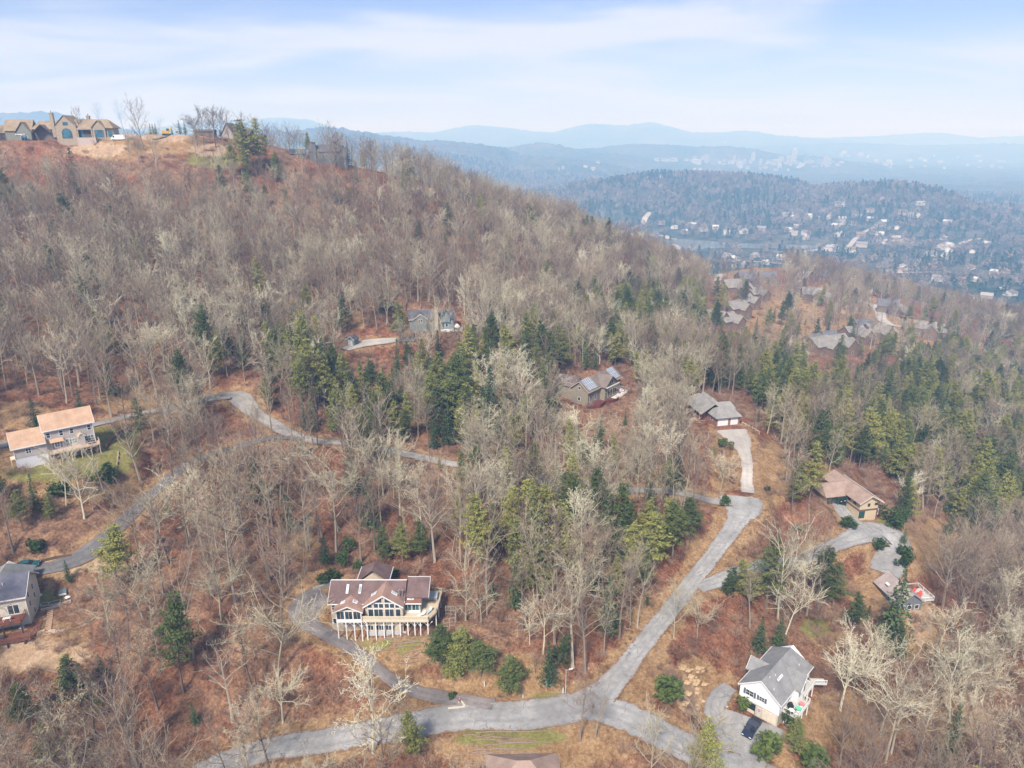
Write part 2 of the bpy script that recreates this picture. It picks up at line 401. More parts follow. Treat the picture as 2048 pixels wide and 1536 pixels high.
# ---------------------------------------------------------------- roads, drives and yards (traced on the survey photo, laid on the ground)
def spline(P, step=1.5):
    P = np.array(P, float); Q = np.vstack([2*P[0]-P[1], P, 2*P[-1]-P[-2]]); out = []
    for i in range(1, len(Q) - 2):
        n = max(2, int(np.hypot(*(Q[i+1]-Q[i])[:2]) / step))
        for t in np.arange(n) / n:
            a, b, c, d = Q[i-1], Q[i], Q[i+1], Q[i+2]
            out.append(0.5*((2*b)+(-a+c)*t+(2*a-5*b+4*c-d)*t*t+(-a+3*b-3*c+d)*t**3))
    out.append(P[-1]); return np.array(out)
ROADS = []   # dict(name, pts (x,y,z), w)
def road(name, trace, label, mat, smooth=9, join=()):
    px = [t[0] for t in trace]; py = [t[1] for t in trace]; w = [t[2] for t in trace]
    x, y, z, t_, hit = ground(px, py, HZ)
    s = spline(np.stack([x, y, w], 1))
    zz = HZ(s[:, 0], s[:, 1]); n = len(zz)
    k = min(smooth, n // 2)
    if k > 1:
        pad = np.concatenate([np.full(k, zz[0]), zz, np.full(k, zz[-1])]); ker = np.hanning(2*k+3)[1:-1]; ker /= ker.sum(); zz = np.convolve(pad, ker, 'valid')[:n]
    for j in join:
        r = ROADS[j]; d, v = polyd(s[:, 0], s[:, 1], r['c']); hw = float(r['w'].max()) / 2
        f = sstep(hw, hw + 11, d); zz = v * (1 - f) + zz * f
    ROADS.append(dict(name=name, c=np.stack([s[:, 0], s[:, 1], zz], 1), w=s[:, 2], hw=float(np.mean(w))/2, label=label, mat=mat))
road('road', [(380,1560,5),(460,1524,5.2),(560,1495,5.4),(640,1478,5.6),(760,1457,6.0),(860,1441,6.3),(950,1432,6.8),(1050,1427,7),(1130,1421,7),(1185,1406,7),(1213,1378,5.2),(1245,1340,4.3),(1286,1287,4.0),(1350,1209,3.8),(1409,1131,3.9),(1454,1073,4.2),(1474,1045,5.3),(1486,1018,9.6),(1481,998,11.5),(1480,986,9.5)], 'asphalt', 'asphalt', 14)
road('road', [(1175,1412,7),(1240,1434,7),(1300,1456,6.5),(1370,1487,6.5),(1440,1520,6.5),(1520,1552,6.5),(1620,1590,6.5)], 'asphalt', 'asphalt', 12, (0,))
road('driveway', [(985,1412,4.6),(961,1407,4.4),(910,1386,3.2),(842,1359,2.7),(773,1328,2.6),(705,1297,2.7),(654,1273,3.0),(622,1250,3.8),(606,1222,6.4),(618,1198,7.6),(645,1184,6.0)], 'gravel', 'gravel', 8, (0,))
road('road', [(1462,990,5),(1430,984,3.8),(1380,982,3.2),(1300,981,3.0),(1180,972,3.0),(1044,950,3.0),(950,934,3.0),(864,921,3.6),(817,907,3.6),(700,888,3.2),(630,880,3.4),(581,868,4.4),(547,849,4.6),(510,826,5),(485,800,7),(470,786,8),(430,793,5.5),(393,802,3.8),(342,816,3.2),(273,830,3.2),(222,841,3.2),(150,856,3.4),(60,876,4.2),(0,890,4.2),(-80,905,4.2)], 'asphalt', 'pale_gravel', 10, (0,))
road('road', [(600,874,3.6),(560,878,3.2),(513,885,3.0),(444,902,3.0),(393,919,3.0),(359,939,3.2),(325,970,3.4),(290,997,3.6),(256,1031,4.0),(222,1066,4.8),(190,1096,6.4),(150,1122,6.4),(110,1133,5.5),(79,1139,5),(0,1150,5),(-60,1160,5)], 'dark asphalt', 'dark_asphalt', 8, (3,))
road('driveway', [(1497,985,3.6),(1495,960,3.0),(1494,925,3.1),(1488,903,3.8),(1478,882,7.0),(1468,866,9.6),(1462,858,9.6)], 'concrete', 'concrete', 7, (0,))
road('driveway', [(1395,1178,4),(1430,1176,4),(1467,1170,4),(1515,1158,4),(1570,1136,4),(1639,1104,4),(1697,1080,5.5),(1738,1062,10),(1768,1064,12.5),(1784,1084,9.5),(1784,1110,8),(1776,1135,8),(1768,1150,7)], 'asphalt', 'asphalt', 8, (0,))
road('driveway', [(1738,1062,4),(1722,1040,4.4),(1704,1020,4.6),(1684,1002,4.6),(1672,993,4)], 'asphalt', 'asphalt', 6, (6,))
road('driveway', [(1488,1538,7),(1488,1505,8.5),(1492,1475,11),(1500,1452,12),(1505,1436,11)], 'asphalt', 'asphalt', 9, (1,))
road('driveway', [(1476,1470,5),(1452,1440,4.2),(1436,1415,3.8),(1432,1392,3.6),(1443,1370,3.6),(1462,1358,3)], 'asphalt', 'asphalt', 6, (8,))
road('road', [(1715,597,5),(1732,605,6),(1750,612,7),(1760,624,8),(1764,638,8),(1779,647,8),(1805,653,7),(1850,655,6),(1900,648,5)], 'concrete', 'concrete', 5)
road('road', [(1432,562,5),(1440,552,7),(1448,548,8)], 'concrete', 'concrete', 4)
road('driveway', [(690,700,4),(712,690,7),(740,684,9),(770,682,8),(800,678,5),(830,680,4)], 'concrete', 'concrete', 5)
PADS = []    # (cx, cy, half w, half d, rot, z, blend)
def pad(cx, cy, hw, hd, rz, z, blend=4.0): PADS.append((cx, cy, hw, hd, rz, z, blend))
def rect_d(x, y, cx, cy, hw, hd, rz):
    ca, sa = math.cos(rz), math.sin(rz); dx, dy = x-cx, y-cy
    u = np.abs(dx*ca+dy*sa) - hw; v = np.abs(-dx*sa+dy*ca) - hd
    return np.hypot(np.maximum(u, 0), np.maximum(v, 0)) + np.minimum(np.maximum(u, v), 0)
# ---------------------------------------------------------------- building sites levelled into the slope
pad(-27, 123.3, 9.5, 3.6, 0, 144.7, 3.0); pad(-28.5, 131.5, 6.5, 4.5, 0, 147.6, 4.0)
WH = (47.2, 108.6, 134.3, R(-44)); pad(52.5, 114.3, 5.5, 8.5, R(-44), 134.25, 4.0)
TH = (-117.1, 163.2, 162.5, R(37)); pad(-114.5, 170.0, 11, 7, R(37), 162.6, 4.0)
LH = (-99.3, 122.6, 145.0, R(18)); pad(-104.0, 126.0, 8.0, 7.0, R(18), 145.0, 3.5)
SH = (25.8, 225.9, 153.9, R(51)); pad(28.5, 239, 12, 8, R(51), 153.6, 5.0)
GH = (66.4, 211.2, 152.4, R(13)); pad(68, 219, 6.5, 9, R(20), 152.3, 5.0)
BH = (98.3, 178.3, 137.4, R(12)); pad(99.5, 187, 6, 9, R(12), 137.3, 4.0)
EH = (95.2, 145.4, 128.9, R(8)); pad(98.1, 151.1, 6.5, 6.0, R(8), 130.8, 4.0)
YH = (-39.6, 277.2, 166.5, R(8)); pad(-31, 281, 12, 7, R(8), 166.5, 5.0)
MH = (-229.5, 379.0, 240.4, R(6)); pad(-216, 391.5, 18, 6.5, R(6), 239.8, 2.0)
pad(-245, 381, 12, 7, R(10), 238.8, 4.0)
pad(-196, 374.5, 7, 3.5, 0, 238.9, 4); pad(-178, 391, 10, 5, 0, 241.4, 5)
NH = (-101.5, 405.5, 226.0, R(20))
def carve(x, y, z0):
    z = z0.copy()
    for cx, cy, hw, hd, rz, pz, bl in PADS:
        d = rect_d(x, y, cx, cy, hw, hd, rz); w = 1 - sstep(0, bl + 3, d); z = z * (1 - w) + pz * w
    for r in ROADS:
        c = r['c']; m = (x > c[:, 0].min()-14) & (x < c[:, 0].max()+14) & (y > c[:, 1].min()-14) & (y < c[:, 1].max()+14)
        if not m.any(): continue
        cc = np.column_stack([c, r['w']])
        d, v = polyd(x[m], y[m], c[::2] if len(c) > 60 else c); d2, wv = polyd(x[m], y[m], np.column_stack([c[:, :2], r['w']])[::2] if len(c) > 60 else np.column_stack([c[:, :2], r['w']]))
        hw = wv / 2 + 0.4
        w = 1 - sstep(hw, hw + 5.5, d)
        z[m] = z[m] * (1 - w) + (v - 0.22) * w
    for r in ROADS:      # no bank of one road may bury another
        c = r['c']; m = (x > c[:, 0].min()-8) & (x < c[:, 0].max()+8) & (y > c[:, 1].min()-8) & (y < c[:, 1].max()+8)
        if not m.any(): continue
        d, v = polyd(x[m], y[m], c); d2, wv = polyd(x[m], y[m], np.column_stack([c[:, :2], r['w']]))
        z[m] = np.where(d < wv / 2 + 0.9, np.minimum(z[m], v - 0.24), z[m])
    return z
G1 = carve(GX.ravel(), GY.ravel(), G0.ravel()).reshape(G0.shape)
H = lambda x, y: lookup(G1, x, y)
def at(px, py):
    x, y, z, t, hit = ground(px, py, H); return float(x[0]), float(y[0]), float(z[0])
def near_road(x, y):
    best = np.full(np.shape(x), 1e9)
    for r in ROADS:
        c = np.column_stack([r['c'][:, :2], r['w']]); d, w = polyd(x, y, c[::3] if len(c) > 40 else c); best = np.minimum(best, d - w/2)
    return best
def near_pad(x, y):
    best = np.full(np.shape(x), 1e9)
    for p in PADS: best = np.minimum(best, rect_d(x, y, *p[:5]))
    return best
# ---------------------------------------------------------------- ground cover zones (photo px centre, radius px x,y) -> weights on the ground mesh
Z_STRAW = [(1640,640,170,70),(1060,1490,210,60),(820,1300,170,28),(1010,1350,120,45),(1300,1330,40,70),(1390,1130,22,70),(1440,1060,18,50),(1250,1390,60,14),(1540,950,45,70),(1850,1090,90,60),(1800,1050,50,40),
 (30,830,90,28),(250,800,60,30),(120,940,150,50),(1540,700,70,30),(1700,640,90,30),(1845,690,40,12),(1840,1260,50,60),(1390,1370,50,60),(1660,1260,40,40),(660,640,90,22),(330,285,90,26),(230,300,70,22),
 (1490,540,50,24),(1780,620,30,30),(1440,930,22,60),(1100,1390,100,22),(1900,1440,70,60),(1700,1440,120,60),(60,1290,120,60),(640,1165,60,24),(1290,1250,30,60),(600,1090,40,30),(1750,1180,60,40),(180,960,110,50)]
Z_GREEN = [(200,905,80,55),(90,945,90,20),(250,870,30,20),(92,1200,34,16),(430,320,60,16),(1020,1475,120,22),(800,1290,90,12),(1530,1345,25,20),(1770,1045,18,14),(1630,1255,30,20),(1120,1395,60,8)]
Z_CLAY = [(330,272,60,12),(420,300,40,14),(60,1310,130,30),(200,300,60,14),(1840,1240,26,50),(1800,690,30,12),(1380,1390,26,40),(1500,1000,8,8),(140,1130,120,16),(1700,620,20,10)]
def zone(px, py, Z):
    w = np.zeros(px.shape)
    for cx, cy, rx, ry in Z:
        d = ((px-cx)/rx)**2 + ((py-cy)/ry)**2; w = np.maximum(w, np.exp(-d**2 * 0.9))
    return w
# ---------------------------------------------------------------- ground sheet
def build_ground():
    m, nt, b = base_mat('leaf_litter_ground', 0.95, 0.08)
    P = pos(nt); at_ = nt.nodes.new('ShaderNodeAttribute'); at_.attribute_name = 'cover'
    s = nt.nodes.new('ShaderNodeSeparateColor'); nt.links.new(at_.outputs['Color'], s.inputs[0])
    n_big = noise(nt, 0.035, 4, 0.6, P); n_mid = noise(nt, 0.32, 7, 0.72, P); n_fine = noise(nt, 1.7, 8, 0.85, P)
    mixn = mathn(nt, 'ADD', mathn(nt, 'MULTIPLY', n_mid, 0.42), mathn(nt, 'ADD', mathn(nt, 'MULTIPLY', n_fine, 0.85), -0.135))
    litter = ramp(nt, mixn, [(0.30, (0.026, 0.012, 0.009)), (0.44, (0.11, 0.046, 0.028)), (0.55, (0.24, 0.112, 0.066)), (0.70, (0.47, 0.265, 0.165))])
    litter2 = ramp(nt, mixn, [(0.30, (0.034, 0.021, 0.015)), (0.45, (0.145, 0.080, 0.050)), (0.57, (0.29, 0.175, 0.11)), (0.72, (0.48, 0.34, 0.23))])
    c = mixc(nt, maprange(nt, n_big, 0.42, 0.6), litter, litter2)
    straw = ramp(nt, mixn, [(0.30, (0.085, 0.048, 0.024)), (0.46, (0.24, 0.145, 0.072)), (0.6, (0.39, 0.27, 0.15)), (0.75, (0.56, 0.44, 0.28))])
    green = ramp(nt, mixn, [(0.30, (0.075, 0.075, 0.02)), (0.5, (0.18, 0.175, 0.055)), (0.72, (0.31, 0.29, 0.12))])
    clay = ramp(nt, mixn, [(0.32, (0.19, 0.12, 0.075)), (0.5, (0.38, 0.265, 0.17)), (0.7, (0.58, 0.46, 0.33))])
    edge = mathn(nt, 'ADD', n_mid, mathn(nt, 'MULTIPLY', n_fine, 0.3))
    for i, cc in ((0, straw), (1, green), (2, clay)):
        f = maprange(nt, mathn(nt, 'ADD', s.outputs[i], mathn(nt, 'SUBTRACT', edge, 0.65)), 0.28, 0.62)
        c = mixc(nt, mathn(nt, 'MULTIPLY', f, 0.92), c, cc)
    # far away the woods close over: the valley floor reads as canopy
    fr = nt.nodes.new('ShaderNodeVectorMath'); fr.operation = 'LENGTH'; nt.links.new(P, fr.inputs[0])
    nf = noise(nt, 0.030, 7, 0.78, P); nf2 = noise(nt, 0.0035, 4, 0.6, P)
    wood = ramp(nt, mathn(nt, 'ADD', mathn(nt, 'MULTIPLY', nf, 0.7), mathn(nt, 'MULTIPLY', nf2, 0.35)), [(0.40, (0.010, 0.034, 0.028)), (0.48, (0.028, 0.055, 0.040)), (0.55, (0.085, 0.085, 0.066)), (0.68, (0.17, 0.155, 0.125))])
    c = mixc(nt, maprange(nt, fr.outputs['Value'], 700, 1100), c, wood)
    nt.links.new(c, b.inputs['Base Color'])
    bump(nt, b, mixn, 0.9, 0.35)
    x, y, z = GX.ravel(), GY.ravel(), G1.ravel().copy()
    r = np.hypot(x, y)
    # leaf mould, roots and hummocks near; massed treetops beyond the woods that are built tree by tree
    fine = rng.normal(0, 1, x.shape)
    clear = np.clip((near_road(x, y) - 1.0) / 4, 0, 1)
    nearw = (r < 620)
    z = np.where(nearw, z + 0.16 * fine * clear, z)
    far = sstep(3000, 3600, r)
    z += far * (7.0 * np.abs(wav(x, y, 70, 21)) + 2.5 * rng.normal(0, 1, x.shape) * (1 + r / 9000))
    V = np.stack([x, y, z], 1); nr, na = GX.shape
    i, j = np.meshgrid(np.arange(nr-1), np.arange(na-1), indexing='ij')
    a = (i*na + j).ravel(); F = np.stack([a, a+1, a+1+na, a+na], 1)
    me = fast_mesh('ground', V, F, m, smooth=True)
    px, py, Z = to_px(x, y, z); ok = (Z > 20) & (r < 1300)
    k = np.zeros((len(x), 4), np.float32); k[:, 3] = 1
    for q, zz in enumerate((Z_STRAW, Z_GREEN, Z_CLAY)): k[:, q] = np.where(ok, zone(px, py, zz), 0)
    rd = near_road(x, y); k[:, 0] = np.maximum(k[:, 0], np.where(r < 700, np.exp(-((rd - 1.0) / 2.2) ** 2) * 0.62, 0))
    ca = me.color_attributes.new('cover', 'FLOAT_COLOR', 'POINT'); ca.data.foreach_set('color', k.ravel())
    o = bpy.data.objects.new('ground', me); COL.objects.link(o); o['kind'] = 'structure'
    return o
build_ground()
# ---------------------------------------------------------------- paved surfaces
def pave_mat(name, dark, light, crack=True, speck=0.5):
    m, nt, b = base_mat(name, 0.93, 0.12)
    P = pos(nt); n1 = noise(nt, 0.14, 5, 0.62, P, 0.4); n2 = noise(nt, 1.1, 6, 0.7, P); n3 = noise(nt, 9.0, 2, 0.6, P)
    f = mathn(nt, 'ADD', mathn(nt, 'ADD', mathn(nt, 'MULTIPLY', n1, 0.5), mathn(nt, 'MULTIPLY', n2, 0.35)), mathn(nt, 'MULTIPLY', n3, 0.18))
    c = ramp(nt, f, [(0.38, dark), (0.64, light)])
    if crack:
        v = nt.nodes.new('ShaderNodeTexVoronoi'); v.feature = 'DISTANCE_TO_EDGE'; v.inputs['Scale'].default_value = 0.22
        w = nt.nodes.new('ShaderNodeMix'); w.data_type = 'VECTOR'
        nn = nt.nodes.new('ShaderNodeTexNoise'); nn.inputs['Scale'].default_value = 0.5; nn.inputs['Detail'].default_value = 4; nt.links.new(P, nn.inputs['Vector'])
        va = nt.nodes.new('ShaderNodeVectorMath'); va.operation = 'MULTIPLY_ADD'; nt.links.new(nn.outputs['Color'], va.inputs[0]); va.inputs[1].default_value = (3, 3, 3); nt.links.new(P, va.inputs[2])
        nt.links.new(va.outputs[0], v.inputs['Vector'])
        ck = mathn(nt, 'MULTIPLY', maprange(nt, v.outputs['Distance'], 0.0, 0.022, 1.0, 0.0), maprange(nt, n1, 0.42, 0.6))
        c = mixc(nt, mathn(nt, 'MULTIPLY', ck, 0.75), c, tuple(q * 0.35 for q in dark) + (1,))
    uv = nt.nodes.new('ShaderNodeAttribute'); uv.attribute_name = 'across'
    ax = mathn(nt, 'ABSOLUTE', uv.outputs['Fac'])       # 0 in the middle, 1 at the edge
    tr = mathn(nt, 'SUBTRACT', 1.0, mathn(nt, 'MULTIPLY', mathn(nt, 'ABSOLUTE', mathn(nt, 'SUBTRACT', ax, 0.45)), 5.0), clamp=True)
    c = mixc(nt, mathn(nt, 'MULTIPLY', tr, mathn(nt, 'MULTIPLY', n1, 0.55)), c, tuple(q * 1.05 for q in light) + (1,) if not crack else tuple(q * 0.75 for q in dark) + (1,))
    lf = mathn(nt, 'ADD', ax, mathn(nt, 'MULTIPLY', mathn(nt, 'SUBTRACT', n2, 0.5), 0.9))
    c = mixc(nt, maprange(nt, lf, 0.86, 1.02), c, (0.20, 0.12, 0.075, 1))
    n4 = noise(nt, 0.05, 2, 0.5, P); c = mixc(nt, mathn(nt, 'MULTIPLY', maprange(nt, n4, 0.52, 0.56), 0.35), c, dark + (1,))
    nt.links.new(c, b.inputs['Base Color']); bump(nt, b, n3, 0.3, 0.02)
    MATS[name] = m; return m
pave_mat('asphalt', (0.18, 0.178, 0.175), (0.40, 0.395, 0.385)); pave_mat('dark_asphalt', (0.085, 0.085, 0.092), (0.20, 0.19, 0.185))
pave_mat('pale_gravel', (0.17, 0.165, 0.165), (0.42, 0.39, 0.35), False); pave_mat('gravel', (0.11, 0.10, 0.10), (0.30, 0.27, 0.255), False)
pave_mat('concrete', (0.27, 0.245, 0.22), (0.50, 0.465, 0.42), False)
ROAD_LABEL = ['grey two lane asphalt road climbing from the junction to the turning circle', 'asphalt road leaving the junction towards the white house', 'gravel driveway curving up to the cream deck house',
 'narrow paved lane through the upper woods', 'dark lane dropping past the tan roofed house to the grey roofed house', 'concrete driveway up to the garage house', 'driveway to the brown roofed house', 'side drive along the brown roofed house',
 'forecourt before the white house garage', 'loop of drive around the left side of the white house', 'pale street of the townhouse estate', 'pale concrete drive by the upper townhouses', 'pale parking court beside the grey blue house']
def build_road(i, r):
    c = r['c']; w = r['w']; n = len(c)
    t = np.gradient(c[:, :2], axis=0); t /= np.linalg.norm(t, axis=1)[:, None] + 1e-9; nn = np.stack([t[:, 1], -t[:, 0]], 1)
    us = np.linspace(-1, 1, 9); V = []
    jit = np.abs(rng.normal(0, 0.16, (n, 2))) + .12 * np.abs(np.sin(np.arange(n)[:, None] * .37 + np.array([[0, 2]])))
    for q, u in enumerate(us):
        off = u * w / 2
        if q == 0: off = off - np.abs(jit[:, 0])
        if q == 8: off = off + np.abs(jit[:, 1])
        p = c[:, :2] + nn * off[:, None]
        z = c[:, 2] + 0.004 * i + 0.05 * (1 - u * u)
        if r['w'].mean() < 3.9 and abs(u) in (0.5,): z = z - 0.05
        if q in (0, 8): z = z - 0.06
        V.append(np.column_stack([p, z]))
    V = np.array(V).transpose(1, 0, 2).reshape(-1, 3); k = 9
    a = (np.arange(n-1)[:, None] * k + np.arange(k-1)[None]).ravel()
    F = np.stack([a, a+1, a+1+k, a+k], 1)
    me = fast_mesh(r['name'], V, F, MATS[r['mat']], smooth=True)
    a_ = me.attributes.new('across', 'FLOAT', 'POINT'); a_.data.foreach_set('value', np.tile(us, n).astype(np.float32))
    o = bpy.data.objects.new(r['name'], me); COL.objects.link(o); o['kind'] = 'structure'; o['label'] = ROAD_LABEL[i]
for i, r in enumerate(ROADS): build_road(i, r)
# ---------------------------------------------------------------- lake and haze
def build_lake():
    m, nt, b = base_mat('lake_water', 0.10, 0.8); b.inputs['Base Color'].default_value = (0.16, 0.19, 0.20, 1)
    bump(nt, b, noise(nt, 0.2, 3, 0.6, pos(nt)), 0.10, 0.4)
    mb = MB(); c = np.mean(LAKE_XY, axis=0); n = len(LAKE_XY)
    s = spline([(a, b_, 0) for a, b_ in LAKE_XY + [LAKE_XY[0]]], 30)
    vs = [(p[0], p[1], LAKE_Z) for p in s]
    mb.add(vs, [tuple(range(len(vs)))]); o = mb.build('lake', m); o['kind'] = 'structure'
build_lake()
def build_haze():
    m = bpy.data.materials.new('haze'); m.use_nodes = True; nt = m.node_tree; nt.nodes.clear()
    out = nt.nodes.new('ShaderNodeOutputMaterial'); v = nt.nodes.new('ShaderNodeVolumePrincipled')
    v.inputs['Color'].default_value = (0.33, 0.60, 1.0, 1); v.inputs['Absorption Color'].default_value = (1, 1, 1, 1); v.inputs['Density'].default_value = 0.00034; v.inputs['Anisotropy'].default_value = 0.0
    nt.links.new(v.outputs[0], out.inputs['Volume'])
    mb = MB(); mb.box(-14400, 14400, -14400, 14400, VALLEY - 60, 455); o = mb.build('haze', m); o['kind'] = 'stuff'; o['label'] = 'pale blue haze filling the valley'
build_haze()
# ---------------------------------------------------------------- trees
def tree_bark(name, stops, rough=0.9):
    m, nt, b = base_mat(name, rough, 0.1)
    oi = nt.nodes.new('ShaderNodeObjectInfo'); P = pos(nt)
    n = noise(nt, 0.011, 3, 0.6, P); n2 = noise(nt, 0.05, 3, 0.6, P); n3 = noise(nt, 0.9, 3, 0.7, P)
    f = mathn(nt, 'ADD', mathn(nt, 'ADD', mathn(nt, 'MULTIPLY', oi.outputs['Random'], 0.5), mathn(nt, 'MULTIPLY', n, 0.30)), mathn(nt, 'MULTIPLY', n3, 0.20))
    nt.links.new(ramp(nt, f, stops), b.inputs['Base Color']); MATS[name] = m; return m
tree_bark('bare_bark', [(0.15, (0.11, 0.085, 0.075)), (0.4, (0.19, 0.155, 0.13)), (0.62, (0.29, 0.25, 0.20)), (0.85, (0.46, 0.42, 0.33))])
tree_bark('bare_twigs', [(0.18, (0.100, 0.062, 0.050)), (0.36, (0.195, 0.130, 0.098)), (0.52, (0.33, 0.240, 0.165)), (0.66, (0.38, 0.340, 0.215)), (0.84, (0.68, 0.58, 0.41))])
tree_bark('pale_bark', [(0.15, (0.22, 0.19, 0.15)), (0.5, (0.40, 0.37, 0.27)), (0.85, (0.68, 0.66, 0.50))])
tree_bark('oak_twigs', [(0.18, (0.21, 0.16, 0.12)), (0.45, (0.40, 0.36, 0.25)), (0.8, (0.78, 0.72, 0.54))])
tree_bark('conifer_bark', [(0.2, (0.09, 0.07, 0.06)), (0.8, (0.22, 0.18, 0.15))])
def needles(name, stops):
    m, nt, b = base_mat(name, 0.75, 0.15)
    oi = nt.nodes.new('ShaderNodeObjectInfo'); P = pos(nt); n = noise(nt, 0.55, 4, 0.7, P); n0 = noise(nt, 0.02, 2, 0.5, P)
    f = mathn(nt, 'ADD', mathn(nt, 'ADD', mathn(nt, 'MULTIPLY', oi.outputs['Random'], 0.42), mathn(nt, 'MULTIPLY', n, 0.42)), mathn(nt, 'MULTIPLY', n0, 0.16))
    nt.links.new(ramp(nt, f, stops), b.inputs['Base Color']); b.inputs['Subsurface Weight'].default_value = 0.0
    MATS[name] = m; return m
needles('pine_needles', [(0.22, (0.030, 0.052, 0.024)), (0.42, (0.095, 0.125, 0.042)), (0.60, (0.225, 0.235, 0.072)), (0.85, (0.38, 0.35, 0.10))])
needles('spruce_needles', [(0.2, (0.028, 0.052, 0.026)), (0.5, (0.060, 0.096, 0.042)), (0.8, (0.12, 0.155, 0.058))])
needles('broad_leaves', [(0.2, (0.025, 0.045, 0.015)), (0.5, (0.055, 0.090, 0.028)), (0.8, (0.12, 0.15, 0.04))])
needles('brush_twigs', [(0.2, (0.12, 0.072, 0.055)), (0.45, (0.22, 0.14, 0.105)), (0.65, (0.33, 0.225, 0.165)), (0.85, (0.43, 0.34, 0.24))])

class TB:
    """tree builder: numpy-light triangle soup, material slots 0 wood 1 fine"""
    def __init__(s, seed): s.r = random.Random(seed); s.wood = MB(); s.fine_v = []; s.fine_f = []
    def blade(s, a, b, w):
        d = b - a; u = d.cross(Vector((s.r.uniform(-1,1), s.r.uniform(-1,1), s.r.uniform(-1,1))))
        if u.length < 1e-6: return
        u = u.normalized() * w * 0.5; o = len(s.fine_v); s.fine_v += [a - u, a + u, b]; s.fine_f.append((o, o+1, o+2))
    def leaf(s, c, sz, up=0.4):
        r = s.r; n = Vector((r.gauss(0,1), r.gauss(0,1), r.gauss(0,1) + up)).normalized(); u = n.cross(Vector((r.gauss(0,1), r.gauss(0,1), r.gauss(0,1)))).normalized(); w = n.cross(u)
        o = len(s.fine_v); s.fine_v += [c + u*sz, c - u*sz*0.6 + w*sz*0.75, c - u*sz*0.6 - w*sz*0.75]; s.fine_f.append((o, o+1, o+2))
    def fine_mesh(s, name, mat): return fast_mesh(name, np.array(s.fine_v, np.float32), np.array(s.fine_f, np.int32), mat)
    def joined(s, name, mats):
        mb = MB(); mb.v = list(s.wood.v); mb.f = list(s.wood.f); mb.mi = [0]*len(mb.f); o = len(mb.v)
        mb.v += [tuple(p) for p in s.fine_v]; mb.f += [(a+o, b+o, c+o) for a, b, c in s.fine_f]; mb.mi += [1]*len(s.fine_f)
        me = bpy.data.meshes.new(name); me.from_pydata(mb.v, [], mb.f)
        for m in mats: me.materials.append(m)
        me.polygons.foreach_set('material_index', mb.mi); me.update(); return me
def wander(r, p, d, L, n, curl, up):
    pts = [p.copy()]; d = d.normalized()
    for i in range(n):
        d = (d + Vector((r.gauss(0, curl), r.gauss(0, curl), r.gauss(0, curl) + up))).normalized(); p = p + d * (L / n); pts.append(p.copy())
    return pts, d
def bare_tree(seed, Hh=20.0, base=0.42, spread=0.30, nprim=13, curl=0.16, dens=1.0, lean=0.03, fork=False, up=0.09, tw=0.055, thick=.03):
    t = TB(seed); r = t.r
    r0 = Hh * 0.0125 * r.uniform(0.9, 1.25)
    pts, _ = wander(r, Vector((0, 0, -0.6)), Vector((r.gauss(0, lean), r.gauss(0, lean), 1)), Hh * (0.60 if fork else 0.80), 8, 0.035, 0.02)
    n = len(pts); rads = [r0 * (1.25 if i == 0 else 1) * (1 - 0.80 * i / (n-1)) for i in range(n)]
    t.wood.tube(pts, rads, 5)
    def along(pts, u):
        f = u * (len(pts)-1); i = min(int(f), len(pts)-2); return pts[i].lerp(pts[i+1], f - i), (pts[i+1] - pts[i]).normalized()
    az0 = r.uniform(0, 6.28)
    prim = []
    for k in range(nprim):
        u = base + (1 - base) * (k + r.uniform(0, .8)) / nprim if not fork else r.uniform(0.45, 1.0)
        u = min(u, 0.995); p, td = along(pts, u); a = az0 + k * 2.4 + r.gauss(0, .3)
        rel = (u - base) / (1 - base)
        elev = r.uniform(0.45, 0.85) + 0.40 * rel if not fork else r.uniform(0.5, 1.15)
        d = Vector((math.cos(a)*math.cos(elev), math.sin(a)*math.cos(elev), math.sin(elev)))
        L = Hh * spread * (0.62 + 0.62 * math.sin(3.1416 * min(1, max(0, rel) * 0.8 + 0.12))) * r.uniform(0.75, 1.25)
        if fork: L = Hh * spread * r.uniform(0.9, 1.5)
        prim.append((p, d, L, r0 * (1 - 0.8 * u) * 0.62))
    for p, d, L, rr in prim:
        q, dd = wander(r, p, d, L, 5, curl, up)
        t.wood.tube(q, [max(thick, rr * (1 - 0.80*i/5)) for i in range(6)], 4)
        for k in range(int(6 * dens)):
            u = 0.22 + 0.78 * (k + r.random()) / (6*dens); sp, sd_ = along(q, min(u, 0.99))
            d2 = (sd_ + Vector((r.gauss(0, .62), r.gauss(0, .62), r.gauss(0.12, .5)))).normalized(); L2 = L * r.uniform(0.26, 0.46)
            q2, _ = wander(r, sp, d2, L2, 3, curl * 1.2, up)
            t.wood.tube(q2, [max(thick * .62, rr * 0.46 * (1 - 0.25*i)) for i in range(4)], 3)
            for m_ in range(int(7 * dens)):
                u3 = (m_ + r.random()) / (7*dens); s3, d3 = along(q2, min(u3, 0.99))
                d3 = (d3 + Vector((r.gauss(0, .7), r.gauss(0, .7), r.gauss(0.15, .55)))).normalized(); L3 = r.uniform(0.55, 1.25) * Hh / 20
                e = s3 + d3 * L3; t.blade(s3, e, tw)
                for _k in range(2):
                    f3 = s3.lerp(e, r.uniform(0.3, 0.9)); t.blade(f3, f3 + (d3 + Vector((r.gauss(0,.8), r.gauss(0,.8), r.gauss(0.1,.7)))).normalized() * L3 * r.uniform(.4,.75), tw * 0.8)
    return t
